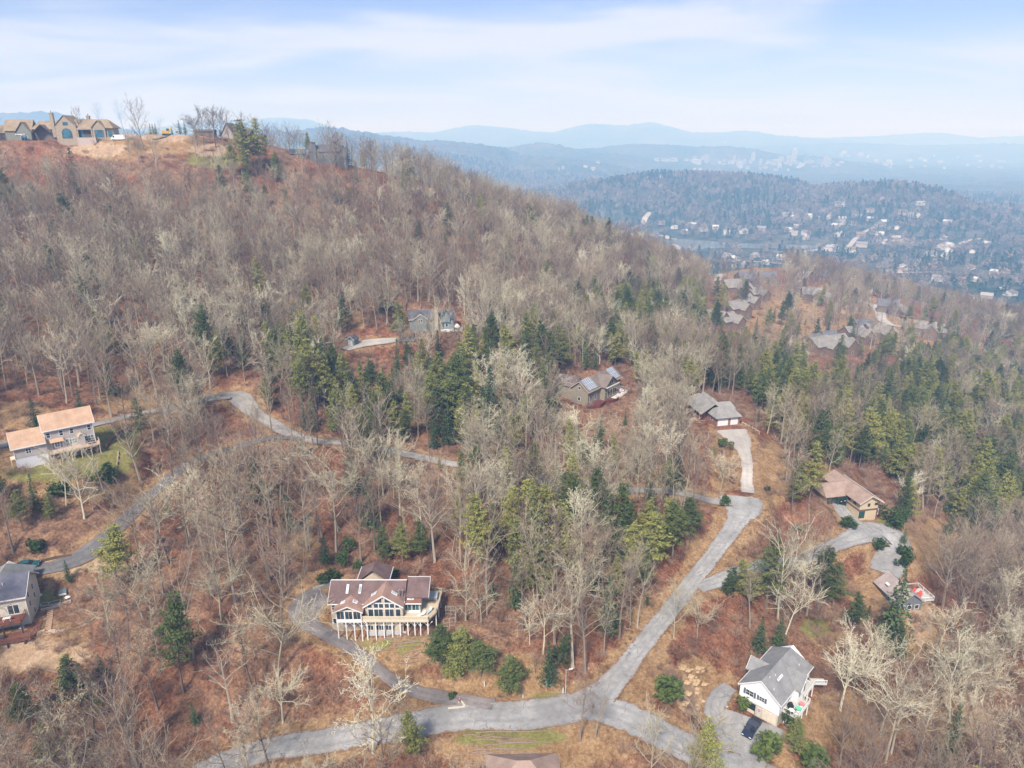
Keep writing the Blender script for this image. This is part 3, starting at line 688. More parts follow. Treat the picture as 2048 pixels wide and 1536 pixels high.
def conifer(seed, Hh=16.0, rad=3.2, dens=1.0, base=0.08, droop=-0.12, ragged=0.25, leaf=0.26, power=0.85):
    t = TB(seed); r = t.r
    pts, _ = wander(r, Vector((0,0,-0.5)), Vector((0,0,1)), Hh*1.0, 6, 0.015, 0.02)
    t.wood.tube(pts, [Hh*0.012*(1-0.92*i/6) + 0.012 for i in range(7)], 5)
    nw = int(Hh * 1.9 * dens)
    for k in range(nw):
        u = base + (0.985 - base) * (k + r.random()*0.5) / nw; z = u * Hh
        R_ = rad * (1 - u) ** power * (0.35 + 0.65 * min(1, (u - base) / 0.12 + 0.35))
        nb = max(4, int(7 * (0.5 + R_/rad)))
        a0 = r.uniform(0, 6.28)
        for j in range(nb):
            a = a0 + 6.283*j/nb + r.gauss(0, .2); L = max(0.25, R_ * r.uniform(1-ragged*1.6, 1+ragged*0.6)); el = droop + r.gauss(0, .10) + 0.55*u*u
            d = Vector((math.cos(a)*math.cos(el), math.sin(a)*math.cos(el), math.sin(el)))
            c0 = Vector((pts[0].x, pts[0].y, z)); f = u*6; i = min(int(f),5); c = pts[i].lerp(pts[i+1], f-i); c0 = Vector((c.x, c.y, z))
            if r.random() < 0.4: t.blade(c0, c0 + d*L*0.9, 0.10)
            m_ = max(2, int(L * 3.4))
            for q in range(m_):
                w = (q + 0.5 + r.random()*0.5) / m_; p = c0 + d*(L*w) + Vector((r.gauss(0, .10*L), r.gauss(0, .10*L), r.gauss(0,.10) - 0.10*w*w*L))
                t.leaf(p, leaf * r.uniform(.7, 1.35), 0.9)
    return t
def white_pine(seed, Hh=18.0, rad=3.6, dens=1.3, base=0.3, leaf=0.205):
    t = TB(seed); r = t.r
    pts, _ = wander(r, Vector((0,0,-0.5)), Vector((0,0,1)), Hh, 7, 0.03, 0.02)
    t.wood.tube(pts, [Hh*0.0115*(1-0.9*i/7) + 0.012 for i in range(8)], 5)
    nw = int(Hh * 1.25)
    for k in range(nw):
        u = base + (0.98-base) * (k + r.random()*.6) / nw; R_ = rad * (0.10 + 0.90*min(1, (1-u)/(1-base)*1.25)**0.85)
        f = u*7; i = min(int(f),6); c = pts[i].lerp(pts[i+1], f-i); a0 = r.uniform(0, 6.28); nb = r.randint(3, 6)
        for j in range(nb):
            if r.random() < 0.12: continue
            a = a0 + 6.283*j/nb + r.gauss(0,.25); L = R_ * r.uniform(.55, 1.15); el = r.gauss(0.16, .14) + 0.3*u
            d = Vector((math.cos(a)*math.cos(el), math.sin(a)*math.cos(el), math.sin(el))); q, _ = wander(r, c, d, L, 3, 0.10, 0.05)
            t.wood.tube(q, [0.05, 0.04, 0.03, 0.015], 3)
            for _k in range(int(9 * dens * L / 2.2)):
                w = r.uniform(0.28, 1.05); ff = min(w, .999)*3; ii = int(ff); p = q[ii].lerp(q[ii+1], ff-ii)
                p = p + Vector((r.gauss(0, .22*L*.5), r.gauss(0, .22*L*.5), r.gauss(0.12, .14)))
                for _q in range(5): t.leaf(p + Vector((r.gauss(0,.20), r.gauss(0,.20), r.gauss(0,.12))), leaf*r.uniform(.6,1.2), 0.7)
    return t
def shrub(seed, w=0.85, h=1.6, n=420, leaf=0.14, evergreen=True):
    t = TB(seed); r = t.r
    for k in range(4):
        a = r.uniform(0, 6.28); q, _ = wander(r, Vector((0,0,-.2)), Vector((math.cos(a)*.5, math.sin(a)*.5, 1)), h*0.7, 3, .1, .05); t.wood.tube(q, [.05,.04,.03,.015], 3)
    lumps = [(Vector((r.gauss(0,w*.32), r.gauss(0,w*.32), h*r.uniform(.3,.75))), r.uniform(.35,.6)) for _ in range(9)]
    for k in range(n):
        c, s_ = r.choice(lumps); d = Vector((r.gauss(0,1), r.gauss(0,1), r.gauss(0,1))).normalized() * (r.random() ** .4)
        p = c + Vector((d.x*w*s_, d.y*w*s_, d.z*h*s_*.8)); 
        if p.z < .02: p.z = abs(p.z) + .05
        t.leaf(p, leaf*r.uniform(.7,1.4), .5)
    return t
def brush(seed, h=2.0, w=1.6, n=60):
    t = TB(seed); r = t.r
    for k in range(n):
        a = r.uniform(0, 6.28); b0 = Vector((math.cos(a)*w*.4*r.random(), math.sin(a)*w*.4*r.random(), -.1)); d = Vector((math.cos(a)*r.uniform(.1,.8), math.sin(a)*r.uniform(.1,.8), 1)).normalized()
        e = b0 + d*h*r.uniform(.4,1); t.blade(b0, e, .05)
        for _ in range(3):
            s_ = b0.lerp(e, r.uniform(.35,.95)); t.blade(s_, s_ + (d + Vector((r.gauss(0,.8), r.gauss(0,.8), r.gauss(0,.4)))).normalized()*h*.3, .045)
    return t
BARE = [bare_tree(100+i, Hh=20, base=[.40,.48,.34,.52][i%4], spread=[.29,.25,.34,.24,.31][i%5], nprim=[14,13,15][i%3], curl=.16, lean=.035, dens=[1.1,.85,1.0,.75][i%4], tw=.042) for i in range(12)]
OAK = [bare_tree(200+i, Hh=17, base=.30, spread=[.34,.40,.36][i%3], nprim=[11,10,12][i%3], curl=.22, dens=1.45, fork=(i % 2 == 0), lean=.05, up=.05, tw=.055, thick=.042) for i in range(6)]
THIN = [bare_tree(300+i, Hh=14, base=.35, spread=.22, nprim=9, curl=.14, dens=.85, tw=.035) for i in range(3)]
PINE = [white_pine(400+i, Hh=[18,16,20,15][i%4], rad=[3.6,3.1,4.0,3.3][i%4], base=[.25,.15,.35,.2][i%4]) for i in range(5)]
SPRUCE = [conifer(500+i, Hh=[13,11,15][i%3], rad=[3.0,2.6,3.2][i%3]) for i in range(4)]
SHRUB = [shrub(600+i) for i in range(3)]
BRUSH = [brush(700+i, h=[1.8,2.6,1.3,3.2][i%4], w=[1.6,2.0,1.8,2.4][i%4]) for i in range(5)]
MT = {'dark': ('conifer_bark', 'silhouette_twigs'), 'bare': ('bare_bark', 'bare_twigs'), 'oak': ('pale_bark', 'oak_twigs'), 'thin': ('bare_bark', 'bare_twigs'), 'pine': ('conifer_bark', 'pine_needles'), 'spruce': ('conifer_bark', 'spruce_needles'), 'shrub': ('conifer_bark', 'broad_leaves')}
tree_bark('silhouette_twigs', [(0.2, (0.06, 0.045, 0.045)), (0.8, (0.15, 0.12, 0.11))])  # skyline copy of the bare twigs, silhouette tone painted into the colour
SETS = {'dark': BARE[:5] + OAK[:3], 'bare': BARE, 'oak': OAK, 'thin': THIN, 'pine': PINE, 'spruce': SPRUCE, 'shrub': SHRUB}
NOMH = {'dark': 19, 'bare': 20, 'oak': 17, 'thin': 14, 'pine': 17.5, 'spruce': 13, 'shrub': 1.7}
TWO = {k: [(t.wood.mesh('trunk', MATS[MT[k][0]]), t.fine_mesh('crown', MATS[MT[k][1]])) for t in v] for k, v in SETS.items()}
ONE = {k: [t.joined(k, [MATS[MT[k][0]], MATS[MT[k][1]]]) for t in v] for k, v in SETS.items()}
ONE['brush'] = [t.fine_mesh('brush', MATS['brush_twigs']) for t in BRUSH]
# far, cheap crowns
def far_crown(seed, w, h, n, leaf, cone=False):
    t = TB(seed); r = t.r
    for k in range(n):
        z = r.random(); a = r.uniform(0, 6.28); rad = w * ((1 - z) ** .8 if cone else math.sin(math.pi * (0.15 + .8*z)) ) * r.uniform(.45, 1)
        t.leaf(Vector((math.cos(a)*rad, math.sin(a)*rad, h*(0.06 + .94*z) if cone else h*(.25+.75*z))), leaf*r.uniform(.7,1.3), .6)
    return t
tree_bark('far_twigs', [(0.2, (0.13, 0.11, 0.10)), (0.5, (0.21, 0.18, 0.155)), (0.8, (0.33, 0.29, 0.245))])
ONE['farbare'] = [far_crown(800+i, 4.6, 14, 90, 1.05).fine_mesh('farbare', MATS['far_twigs']) for i in range(3)]
ONE['farpine'] = [far_crown(820+i, 4.0, 16, 90, 1.2, True).fine_mesh('farpine', MATS['pine_needles']) for i in range(3)]
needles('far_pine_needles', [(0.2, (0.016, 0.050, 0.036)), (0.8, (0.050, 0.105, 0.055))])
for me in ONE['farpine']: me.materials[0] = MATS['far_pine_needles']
def scatter(name, meshes, XYZ, scl, rot, label):
    """a wood nobody could count: ONE object, trees instanced on points"""
    src = bpy.data.collections.new(name + '_source')
    for i, me in enumerate(meshes):
        o = bpy.data.objects.new('%s_kind' % name, me); src.objects.link(o)
    n = len(XYZ); me = bpy.data.meshes.new(name); me.vertices.add(n); me.vertices.foreach_set('co', np.asarray(XYZ, np.float32).ravel())
    a = me.attributes.new('scl', 'FLOAT_VECTOR', 'POINT'); a.data.foreach_set('vector', np.asarray(scl, np.float32).ravel())
    a = me.attributes.new('rot', 'FLOAT_VECTOR', 'POINT'); a.data.foreach_set('vector', np.asarray(rot, np.float32).ravel())
    a = me.attributes.new('pick', 'INT', 'POINT'); a.data.foreach_set('value', rng.integers(0, len(meshes), n).astype(np.int32))
    me.update(); o = bpy.data.objects.new(name, me); COL.objects.link(o)
    ng = bpy.data.node_groups.new(name, 'GeometryNodeTree'); ng.interface.new_socket('Geometry', in_out='INPUT', socket_type='NodeSocketGeometry'); ng.interface.new_socket('Geometry', in_out='OUTPUT', socket_type='NodeSocketGeometry')
    N, L = ng.nodes, ng.links; gi = N.new('NodeGroupInput'); go = N.new('NodeGroupOutput'); iop = N.new('GeometryNodeInstanceOnPoints')
    ci = N.new('GeometryNodeCollectionInfo'); ci.inputs['Collection'].default_value = src; ci.inputs['Separate Children'].default_value = True; ci.inputs['Reset Children'].default_value = True
    def attr(nm, dt):
        q = N.new('GeometryNodeInputNamedAttribute'); q.data_type = dt; q.inputs['Name'].default_value = nm; return q.outputs['Attribute']
    L.new(gi.outputs[0], iop.inputs['Points']); L.new(ci.outputs[0], iop.inputs['Instance']); iop.inputs['Pick Instance'].default_value = True
    L.new(attr('pick', 'INT'), iop.inputs['Instance Index']); L.new(attr('rot', 'FLOAT_VECTOR'), iop.inputs['Rotation']); L.new(attr('scl', 'FLOAT_VECTOR'), iop.inputs['Scale'])
    L.new(iop.outputs[0], go.inputs[0]); md = o.modifiers.new('scatter', 'NODES'); md.node_group = ng
    return tag(o, label, None, None, 'stuff')
# ---------------------------------------------------------------- planting
OPEN = [  # windows in the wood seen on the photo: (x0,y0,x1,y1, how strictly kept clear)
 (648,1120,900,1275,1),(640,1270,1060,1335,.9),(1415,1285,1645,1500,1),(0,800,205,945,1),(60,900,262,965,.8),(0,1108,122,1325,1),(1130,728,1262,815,1),
 (1398,785,1505,862,1),(1455,860,1515,990,1),(1655,940,1775,1048,1),(1655,1040,1835,1185,.96),(1800,1145,1850,1215,.95),(1742,1140,1790,1190,.6),(815,620,920,692,.72),(690,650,795,712,.9),
 (0,215,242,310,1),(235,240,400,335,.85),(585,262,700,325,.6),(395,232,570,285,.75),(690,290,790,335,.7),(1415,532,1562,660,.85),(1612,652,1792,722,.88),(1600,575,1650,620,.8),(1740,600,1880,680,.6),(1600,570,1650,625,.6),
 (1180,1350,1300,1470,.97),(1240,1255,1345,1380,.97),(1300,1170,1405,1270,.97),(1370,1095,1450,1190,.97),(1420,975,1545,1110,.97),(860,1405,1200,1475,.95),(990,1440,1195,1540,.93),(430,1450,860,1536,.4),
 (600,1225,1000,1420,.75),(440,768,490,812,.9),(812,895,900,935,.8),(290,930,350,1000,.3),(60,1078,235,1155,.97),(1540,700,1700,760,.5),(1420,1420,1560,1540,.97),(1000,1350,1140,1420,.7),(1590,650,1700,690,.5),
 (130,880,260,1000,.5),(1200,1300,1400,1420,.25),(1820,1180,1900,1290,.6),(1370,1350,1430,1430,.7)]
EVER = [(860,810,340,90,.58),(560,730,120,70,.38),(740,770,140,70,.42),(1290,1150,130,110,.75),(1150,1120,120,80,.42),(1130,1150,170,110,.30),(1000,1180,120,80,.12),(1840,840,290,170,.66),(1600,790,200,80,.6),(640,850,110,30,.4),(760,880,90,25,.5),(1130,955,120,25,.45),(1430,1240,40,50,.3),(1500,720,110,50,.28),(1330,660,170,70,.5),
 (1290,650,60,60,.3),(1960,960,120,120,.55),(1560,690,110,50,.35),(1620,990,60,50,.3),(510,340,50,40,.35),(20,450,60,50,.30),(1100,760,100,40,.35),(1230,740,80,30,.25),(1700,740,200,40,.35),(960,640,90,30,.1),
 (720,960,100,70,.15),(560,980,60,60,.08),(1480,1180,60,40,.2),(60,1060,80,50,.12),(1250,480,70,25,.7),(1400,530,70,20,.35),(900,1000,120,60,.18),(1420,1540,50,60,.4),(1700,1250,60,50,.2),(1060,1090,160,90,.2),(250,330,90,30,.15)]
def zsum(px, py, Z):
    w = np.zeros(px.shape)
    for cx, cy, rx, ry, p in Z: w = np.maximum(w, p * np.exp(-(((px-cx)/rx)**2 + ((py-cy)/ry)**2) ** 1.5))
    return w
def covers(px, py, hp, rows, frac=0.06):
    """strictest keep-clear value that a tree of hp px standing at (px,py) would cover"""
    s = np.zeros(px.shape); hw = hp * 0.20
    for x0, y0, x1, y1, p in rows:
        ox = np.minimum(px + hw, x1) - np.maximum(px - hw, x0); oy = np.minimum(py, y1) - np.maximum(py - hp, y0)
        a = np.clip(ox, 0, None) * np.clip(oy, 0, None); s = np.where(a > frac * hp * hw * 2, np.maximum(s, p), s)
    return s
def cand(r0, r1, step, a0=-46, a1=46):
    xs = np.arange(-r1, r1, step); X, Y = np.meshgrid(xs, np.arange(0, r1, step)); X = X.ravel() + rng.uniform(-.47, .47, X.size)*step; Y = Y.ravel() + rng.uniform(-.47, .47, Y.size)*step
    r = np.hypot(X, Y); a = np.degrees(np.arctan2(X, Y)); m = (r > r0) & (r < r1) & (a > a0) & (a < a1); return X[m], Y[m]
sets = [cand(78, 330, 4.6), cand(330, 560, 5.4), cand(560, 900, 7.0)]
X = np.concatenate([s[0] for s in sets]); Y = np.concatenate([s[1] for s in sets]); Z = H(X, Y)
PXX, PYY, DD = to_px(X, Y, Z)
m = (PXX > -170) & (PXX < 2220) & (PYY < 1790) & (near_road(X, Y) > 1.1) & (near_pad(X, Y) > 1.6)
X, Y, Z, PXX, PYY, DD = [q[m] for q in (X, Y, Z, PXX, PYY, DD)]
# hidden far sides of the ridge still carry wood, thinned by a slow noise so that glades appear
thin_n = wav(X, Y, 38, 31)
ev = zsum(PXX, PYY, EVER) * 1.5 * (1 + 0.7 * wav(X, Y, 30, 32)) + 0.03
kind = np.where(rng.random(X.shape) < ev, 'pine', 'bare').astype(object)
u = rng.random(X.shape); kind[(kind == 'pine') & (u < .30)] = 'spruce'
oakp = 0.10 + 0.34 * zone(PXX, PYY, [(1100,1000,300,170),(900,800,300,100),(1750,1300,300,200),(700,1450,150,80),(1250,800,150,120),(500,700,200,90),(1100,650,250,60)])
u = rng.random(X.shape); kind[(kind == 'bare') & (u < oakp)] = 'oak'; kind[(kind == 'bare') & (u > 0.88)] = 'thin'
hh = np.empty(X.shape)
for k_, (lo, hi) in {'bare': (15, 23), 'oak': (12.5, 18.5), 'thin': (8, 15), 'pine': (11, 21), 'spruce': (8, 16)}.items():
    q = kind == k_; hh[q] = rng.uniform(lo, hi, q.sum())
hh = np.where((DD > 325) & (PXX > 330) & (PXX < 640), hh * .72, hh)
# the lawns, banks and shoulders carry no tall trees
glade = zone(PXX, PYY, [(1060,1490,200,55),(820,1300,150,28),(150,935,100,40),(1540,950,40,60),(1850,1100,80,60),(1640,700,50,16),(330,285,80,20),(80,1230,60,60),(1300,1340,30,60),(1400,1130,14,60),(1500,540,60,20),(1040,1370,110,22)])
hp = hh * FPX / DD
# trees that would rise over an opening stay lower, as on the photo
lim = np.full(X.shape, 1e9); hw_ = hp * .2
for x0, y0, x1, y1, p in OPEN:
    if p < .8: continue
    mm = (PXX + hw_ > x0) & (PXX - hw_ < x1) & (PYY > y1) & (PYY - hp < y1); lim = np.where(mm, np.minimum(lim, (PYY - y1) * 1.12), lim)
low_ok = (lim > hp * .28) & (lim < hp) & (rng.random(X.shape) < .8); hh = np.where(low_ok, hh * lim / hp, hh); hp = hh * FPX / DD
lowslope = zone(PXX, PYY, [(450,1250,330,220),(250,1420,250,120),(600,1000,200,120),(450,1420,200,100),(900,1230,80,60)])
keep = (rng.random(X.shape) > covers(PXX, PYY, hp, OPEN)) & (rng.random(X.shape) > glade * 1.2) & (thin_n > -1.25)
keep &= rng.random(X.shape) > 0.52 * lowslope
keep &= ~((DD < 270) & np.isin(kind, ['bare', 'thin']) & (rng.random(X.shape) < .22 * (1 - zone(PXX, PYY, [(1080,1120,260,140),(1000,950,340,80)]))))
keep &= rng.random(X.shape) > 0.42 * zone(PXX, PYY, [(1850,1450,230,120),(1650,1450,120,80)])
small = ~keep & (rng.random(X.shape) < .5) & (glade < .3)      # saplings where a tall tree would not stand
hs = rng.uniform(3, 6.5, X.shape); okS = rng.random(X.shape) > covers(PXX, PYY, hs*FPX/DD, OPEN, .12) * 1.05
small &= okS; kind[small & np.isin(kind, ['bare', 'oak'])] = 'thin'; hh[small] = hs[small]
keep |= small
X, Y, Z, PXX, PYY, DD, kind, hh = [q[keep] for q in (X, Y, Z, PXX, PYY, DD, kind, hh)]
# trees one can pick out on the photo: (px, py of the foot, height px, kind, label)
HERO = [
 (740,1062,98,'spruce','upright yellow green pine standing alone upslope of the deck house'),(651,1130,64,'spruce','dark conical spruce left above the deck house roof'),(686,1130,26,'shrub','round dark evergreen bush at the foot of the dark conical spruce'),
 (772,1122,88,'pine','left of the three dark pines behind the deck house'),(806,1127,86,'pine','middle one of the three dark pines behind the deck house'),(842,1120,84,'pine','right one of the three dark pines behind the deck house'),
 (775,622,66,'spruce','dark conical evergreen alone on the slope above the grey blue house'),(800,688,84,'pine','pale green slender pine left of the grey blue house'),(163,830,58,'spruce','dark evergreen behind the right half of the tan roof'),(74,858,58,'spruce','dark evergreen behind the left end of the tan roof'),
 (226,795,80,'spruce','green pine at the wood edge right of the tan roofed house'),(155,388,88,'spruce','dark pine standing out below the stone mansion'),(498,345,88,'pine','broad pine on the ridge left of the stone gabled house'),(520,338,94,'pine','taller twin of the pines on the ridge'),
 (1352,980,98,'spruce','narrow pale tipped spruce beside the upper lane near the turning circle'),(1171,738,62,'spruce','left of two dark spruces behind the solar house'),(1190,740,54,'spruce','right of two dark spruces behind the solar house'),(1126,738,80,'pine','yellow green pine left of the two dark spruces'),
 (886,1345,84,'pine','left part of the big dark pine clump above the junction road'),(925,1350,104,'pine','tallest pine of the dark clump above the junction road'),(962,1352,76,'pine','right pine of the dark clump above the junction road'),(905,1362,60,'pine','low front pine of the dark clump above the junction road'),
 (1022,1385,80,'pine','pine between the dark clump and the utility boxes'),(1097,1372,86,'spruce','slim grey green pine left of the utility pole'),(1116,1335,90,'pine','dark pine above the slim grey green pine'),(985,1200,46,'spruce','small round pine on the bank right of the deck house'),
 (1262,1150,112,'pine','dark pine at the left of the group left of the main road'),(1305,1140,120,'pine','dark pine in the middle of the group left of the main road'),(1345,1120,104,'pine','dark pine at the right of the group left of the main road'),(1380,1085,86,'pine','pine just left of the turning circle bend'),(1290,1075,90,'pine','pine at the back of the group left of the main road'),
 (1230,1195,96,'pine','pine at the foot of the group left of the main road'),(1455,1192,76,'pine','short pine hanging over the right side of the main road'),(1497,1205,112,'pine','bushy pine right of the main road'),(1532,1218,150,'pine','tallest dark pine right of the main road'),
 (1516,1308,84,'spruce','dark conifer left behind the white house'),(1555,1298,72,'spruce','dark conifer right behind the white house'),(1778,1290,166,'spruce','tall pine before the half hidden grey roofed house'),(1793,1320,90,'pine','low pine at the foot of the tall pine by the hidden house'),(1705,1262,84,'pine','dark pine left of the half hidden house'),
 (1632,1205,110,'pine','dark pine behind the big pale leaning tree'),(1665,1215,96,'pine','second dark pine behind the big pale leaning tree'),(1402,1572,160,'pine','big pine at the bottom edge left of the white house drive'),(1587,1510,86,'pine','pine in front of the white house at the bottom edge'),(1530,1512,52,'shrub','round dark evergreen beside the parked pickup'),
 (1628,1545,52,'shrub','round evergreen at the bottom edge right of the pickup'),(1489,1420,32,'shrub','clipped round holly at the left garage door'),(1573,1450,36,'shrub','dark bush at the right corner of the white house'),(1786,1052,40,'shrub','round dark holly right of the brown house garage'),(1894,1072,50,'spruce','lone dark green fir on the right slope'),
 (1806,1088,34,'spruce','slim cypress right of the brown house forecourt'),(1811,1116,26,'shrub','round green bush below the slim cypress'),(1805,1132,20,'shrub','lower clipped bush on the forecourt edge'),(1753,1096,26,'shrub','dark hedge bush on the grass island of the drive'),(1716,1030,16,'shrub','low dark bush along the brown house wall'),
 (74,1022,76,'spruce','dark pine below the lawn of the tan roofed house'),(47,1062,72,'pine','yellow green pine left below the tan house lawn'),(102,1040,66,'pine','olive pine right below the tan house lawn'),(122,990,36,'shrub','round dark bush under the leaning tree on the lawn'),(213,965,40,'shrub','green bush at the right end of the lawn'),
 (8,1010,70,'pine','pine at the left edge below the tan house'),(139,1165,42,'spruce','small yew by the dark lane near the grey roofed house'),(72,1102,26,'shrub','small dark bush on the bank above the dark lane'),(240,1190,124,'pine','olive pine beside the bend of the dark lane'),(516,1010,100,'pine','thin ivy green pine among the bare trees in the centre left'),
 (826,1508,124,'pine','pine standing in front of the lower road beside the big pale oak'),(738,930,116,'pine','dark pine over the upper lane'),(945,850,116,'pine','bright pine in the middle wood'),(893,860,104,'pine','dark pine left of the bright pine in the middle wood'),(978,865,118,'spruce','dark pine right of the bright pine in the middle wood'),
 (1100,870,98,'pine','pine below the solar house deck on its left'),(1340,960,20,'shrub','low bush by the lane'),(697,1100,24,'shrub','low bush upslope left of the deck house'),(650,1165,26,'shrub','yellow green bush behind the stone wall'),(668,1158,24,'shrub','taller yellow green bush left of the back wing'),
 (715,1140,18,'shrub','small dark bush touching the back wing'),(788,1150,16,'shrub','dark bush right of the back wing'),(890,1295,30,'shrub','bush at the right end of the deck'),(904,1398,14,'shrub','small round bush at the driveway mouth'),(1450,1010,20,'shrub','dark bush on the left edge of the turning circle'),(1448,896,22,'shrub','dark bush at the bend of the concrete drive'),
 (1535,983,12,'shrub','small dark bush on the grass right of the turning circle'),(1598,1060,14,'shrub','small bush on the bank above the right drive'),(1694,1058,26,'shrub','orange brown bush beside the side drive'),
 (55,1455,100,'pine','olive pine low at the left edge of the bottom slope'),(150,1395,96,'pine','bushy green pine in the bottom left clearing'),(196,1435,84,'pine','smaller pine right of the bushy one at the bottom left'),(205,1350,58,'spruce','small conifer above the bottom left pines'),(392,1450,60,'spruce','dark holly like conifer under the tall trees bottom left'),(1330,1395,54,'shrub','dense brown green bush on the bank right of the main road'),
 # bare heroes
 (745,1505,198,'oak','big pale lichened oak spreading over the lower road'),(556,1350,188,'oak','grey spreading tree left of the gravel driveway'),(962,1252,92,'oak','round pale tree right of the deck house'),(1160,1480,172,'bare','slim dark tree rising over the junction'),(1190,1475,118,'thin','thin bare sapling over the junction'),
 (1556,1238,196,'oak','big pale leaning tree between the two drives'),(505,1500,110,'oak','low bare tree at the lower road left end'),(168,1038,128,'oak','white barked tree on the left below the tan house'),(132,1012,140,'oak','leaning white barked tree before the tan house'),(208,985,120,'thin','pale slim tree at the right corner of the tan house'),
 (470,1160,250,'bare','tall straight bare tree in the left wood'),(540,1160,235,'bare','tall straight trunk next to the tall bare tree in the left wood'),(676,1062,196,'oak','pale twisted tree right of the dark lane'),(800,1030,130,'oak','pale candelabra tree below the upper lane'),(860,1100,190,'bare','pale tall tree in the centre wood'),
 (410,1120,190,'bare','tall bare tree by the dark lane'),(215,690,124,'oak','white trunked tree low on the big slope'),(380,715,112,'oak','white crooked tree low on the big slope'),(165,280,60,'bare','bare tree behind the stone mansion roof'),(203,272,64,'bare','bare tree at the right end of the stone mansion'),
 (247,268,58,'thin','slim broken tree beside the van'),(288,300,84,'oak','round crowned bare tree right of the van'),(322,268,38,'thin','small bare tree behind the excavator'),(395,292,76,'bare','left of the bare trees before the stone gabled villa'),(408,290,74,'bare','second of the bare trees before the stone gabled villa'),
 (432,295,78,'oak','third of the bare trees before the stone gabled villa'),(447,292,72,'oak','fourth of the bare trees before the stone gabled villa'),(545,290,52,'oak','bare tree on the skyline between villa and stone gabled house'),(560,292,48,'oak','second skyline tree left of the stone gabled house'),(575,292,46,'oak','third skyline tree left of the stone gabled house'),
 (692,318,46,'thin','skyline tree right of the stone gabled house'),(705,322,46,'thin','second skyline tree right of the stone gabled house'),(985,840,120,'oak','pale tree in the middle wood'),(1060,1290,90,'oak','pale bare tree above the utility boxes'),(1410,1540,140,'oak','pale bare tree at the bottom edge left of the drive'),
 (1680,1420,170,'oak','pale round tree right of the white house'),(1760,1470,180,'oak','pale round tree lower right'),(1900,1440,170,'oak','pale tree at the lower right of the photo'),(1300,1560,150,'oak','pale bare tree at the bottom edge below the junction'),(1440,985,100,'oak','white bare tree at the head of the turning circle'),
 (110,1560,130,'pine','green pine at the bottom left edge'),(165,1430,110,'pine','olive pine left of centre at the bottom left'),(1000,420+0,60,'bare','bare tree on the shoulder of the ridge'),
]
IND = []
for px, py, hpx, k, lab in HERO:
    if py < 335 and k in ('bare', 'oak', 'thin'): k = 'dark'  # skyline trees take the colouring darkened to silhouettes
    x, y, z = at(px, min(py, 1790)); d = to_px(x, y, z)[2]; h = hpx / FPX * d * (1.10 if py > 1000 else 1.03)
    IND.append((k, x, y, z, h, px, py, lab))
hx = np.array([i[1] for i in IND]); hy = np.array([i[2] for i in IND])
dmin = np.sqrt(((X[:, None] - hx)**2 + (Y[:, None] - hy)**2).min(1)); k_ = dmin > 2.8
X, Y, Z, PXX, PYY, DD, kind, hh = [q[k_] for q in (X, Y, Z, PXX, PYY, DD, kind, hh)]
size = hh * FPX / DD; vis = (PXX > -30) & (PXX < 2080) & (PYY - size * .7 < 1536)
isev = np.isin(kind, ['pine', 'spruce'])
def pick(mask, n):
    idx = np.where(mask & vis)[0]; return idx[np.argsort(-size[idx])[:n]]
n_ev = sum(i[0] in ('pine', 'spruce') for i in IND); n_ba = sum(i[0] in ('bare', 'oak', 'thin') for i in IND)
sel = np.concatenate([pick(isev, 300 - n_ev), pick(~isev, 300 - n_ba)])
LANDM = [('the cream deck house',770,1200),('the junction',1200,1410),('the white house',1550,1370),('the tan roofed house',110,860),('the grey roofed house at the left edge',40,1200),('the solar panelled house',1195,770),('the garage house',1445,820),('the brown roofed house',1725,1000),
 ('the turning circle',1480,1005),('the gravel driveway',780,1330),('the upper lane',850,915),('the dark lane',330,980),('the lower road',640,1480),('the half hidden house',1780,1170),('the grassy bank with logs',1060,1500),('the right edge of the photo',2040,1100),('the bottom left corner',60,1500),('the bottom right corner',1980,1480),('the grey blue house',865,655),('the parked pickup',1505,1455),('the middle of the main road',1370,1190),('the dark pine clump',925,1310)]
ORD = ['first','second','third','fourth','fifth','sixth','seventh','eighth','ninth','tenth','eleventh','twelfth','thirteenth','fourteenth','fifteenth','sixteenth','seventeenth','eighteenth','nineteenth','twentieth']
KW = {'bare': ('straight bare tree', 'bare tree'), 'oak': ('pale spreading bare tree', 'bare tree'), 'thin': ('thin bare young tree', 'bare tree'), 'pine': ('loose crowned green pine', 'pine'), 'spruce': ('dense conical evergreen', 'evergreen')}
auto = {}
for i in sel:
    k = kind[i]; px, py = PXX[i], PYY[i] - size[i]*.4
    nm, lx, ly = min(LANDM, key=lambda q: math.hypot(px-q[1], (py-q[2])))
    dx, dy = px - lx, py - ly
    rel = ('right of' if dx > 0 else 'left of') if abs(dx) > abs(dy) else ('below' if dy > 0 else 'above')
    auto.setdefault((k, rel, nm), []).append(i)
for (k, rel, nm), ids in auto.items():
    ids.sort(key=lambda i: PXX[i]); n = len(ids)
    for q, i in enumerate(ids):
        lab = '%s %s %s' % (KW[k][0], rel, nm.replace(' of the photo', '').replace('the middle of ', ''))
        if n > 1: lab += (', %s from left' % ORD[q]) if q < 20 and q < (n+1)//2 else (', %s from right' % ORD[min(n-1-q, 19)])
        IND.append((k, X[i], Y[i], Z[i], hh[i], PXX[i], PYY[i], lab))
GRP = {'dark': 'bare trees on the skyline coloured dark as silhouettes', 'bare': 'bare deciduous trees of the hillside wood', 'oak': 'bare deciduous trees of the hillside wood', 'thin': 'bare deciduous trees of the hillside wood', 'pine': 'evergreens scattered through the wood', 'spruce': 'evergreens scattered through the wood', 'shrub': 'evergreen bushes'}
NAME = {'dark': 'bare_tree', 'bare': 'bare_tree', 'oak': 'oak_tree', 'thin': 'young_tree', 'pine': 'pine_tree', 'spruce': 'spruce_tree', 'shrub': 'evergreen_bush'}
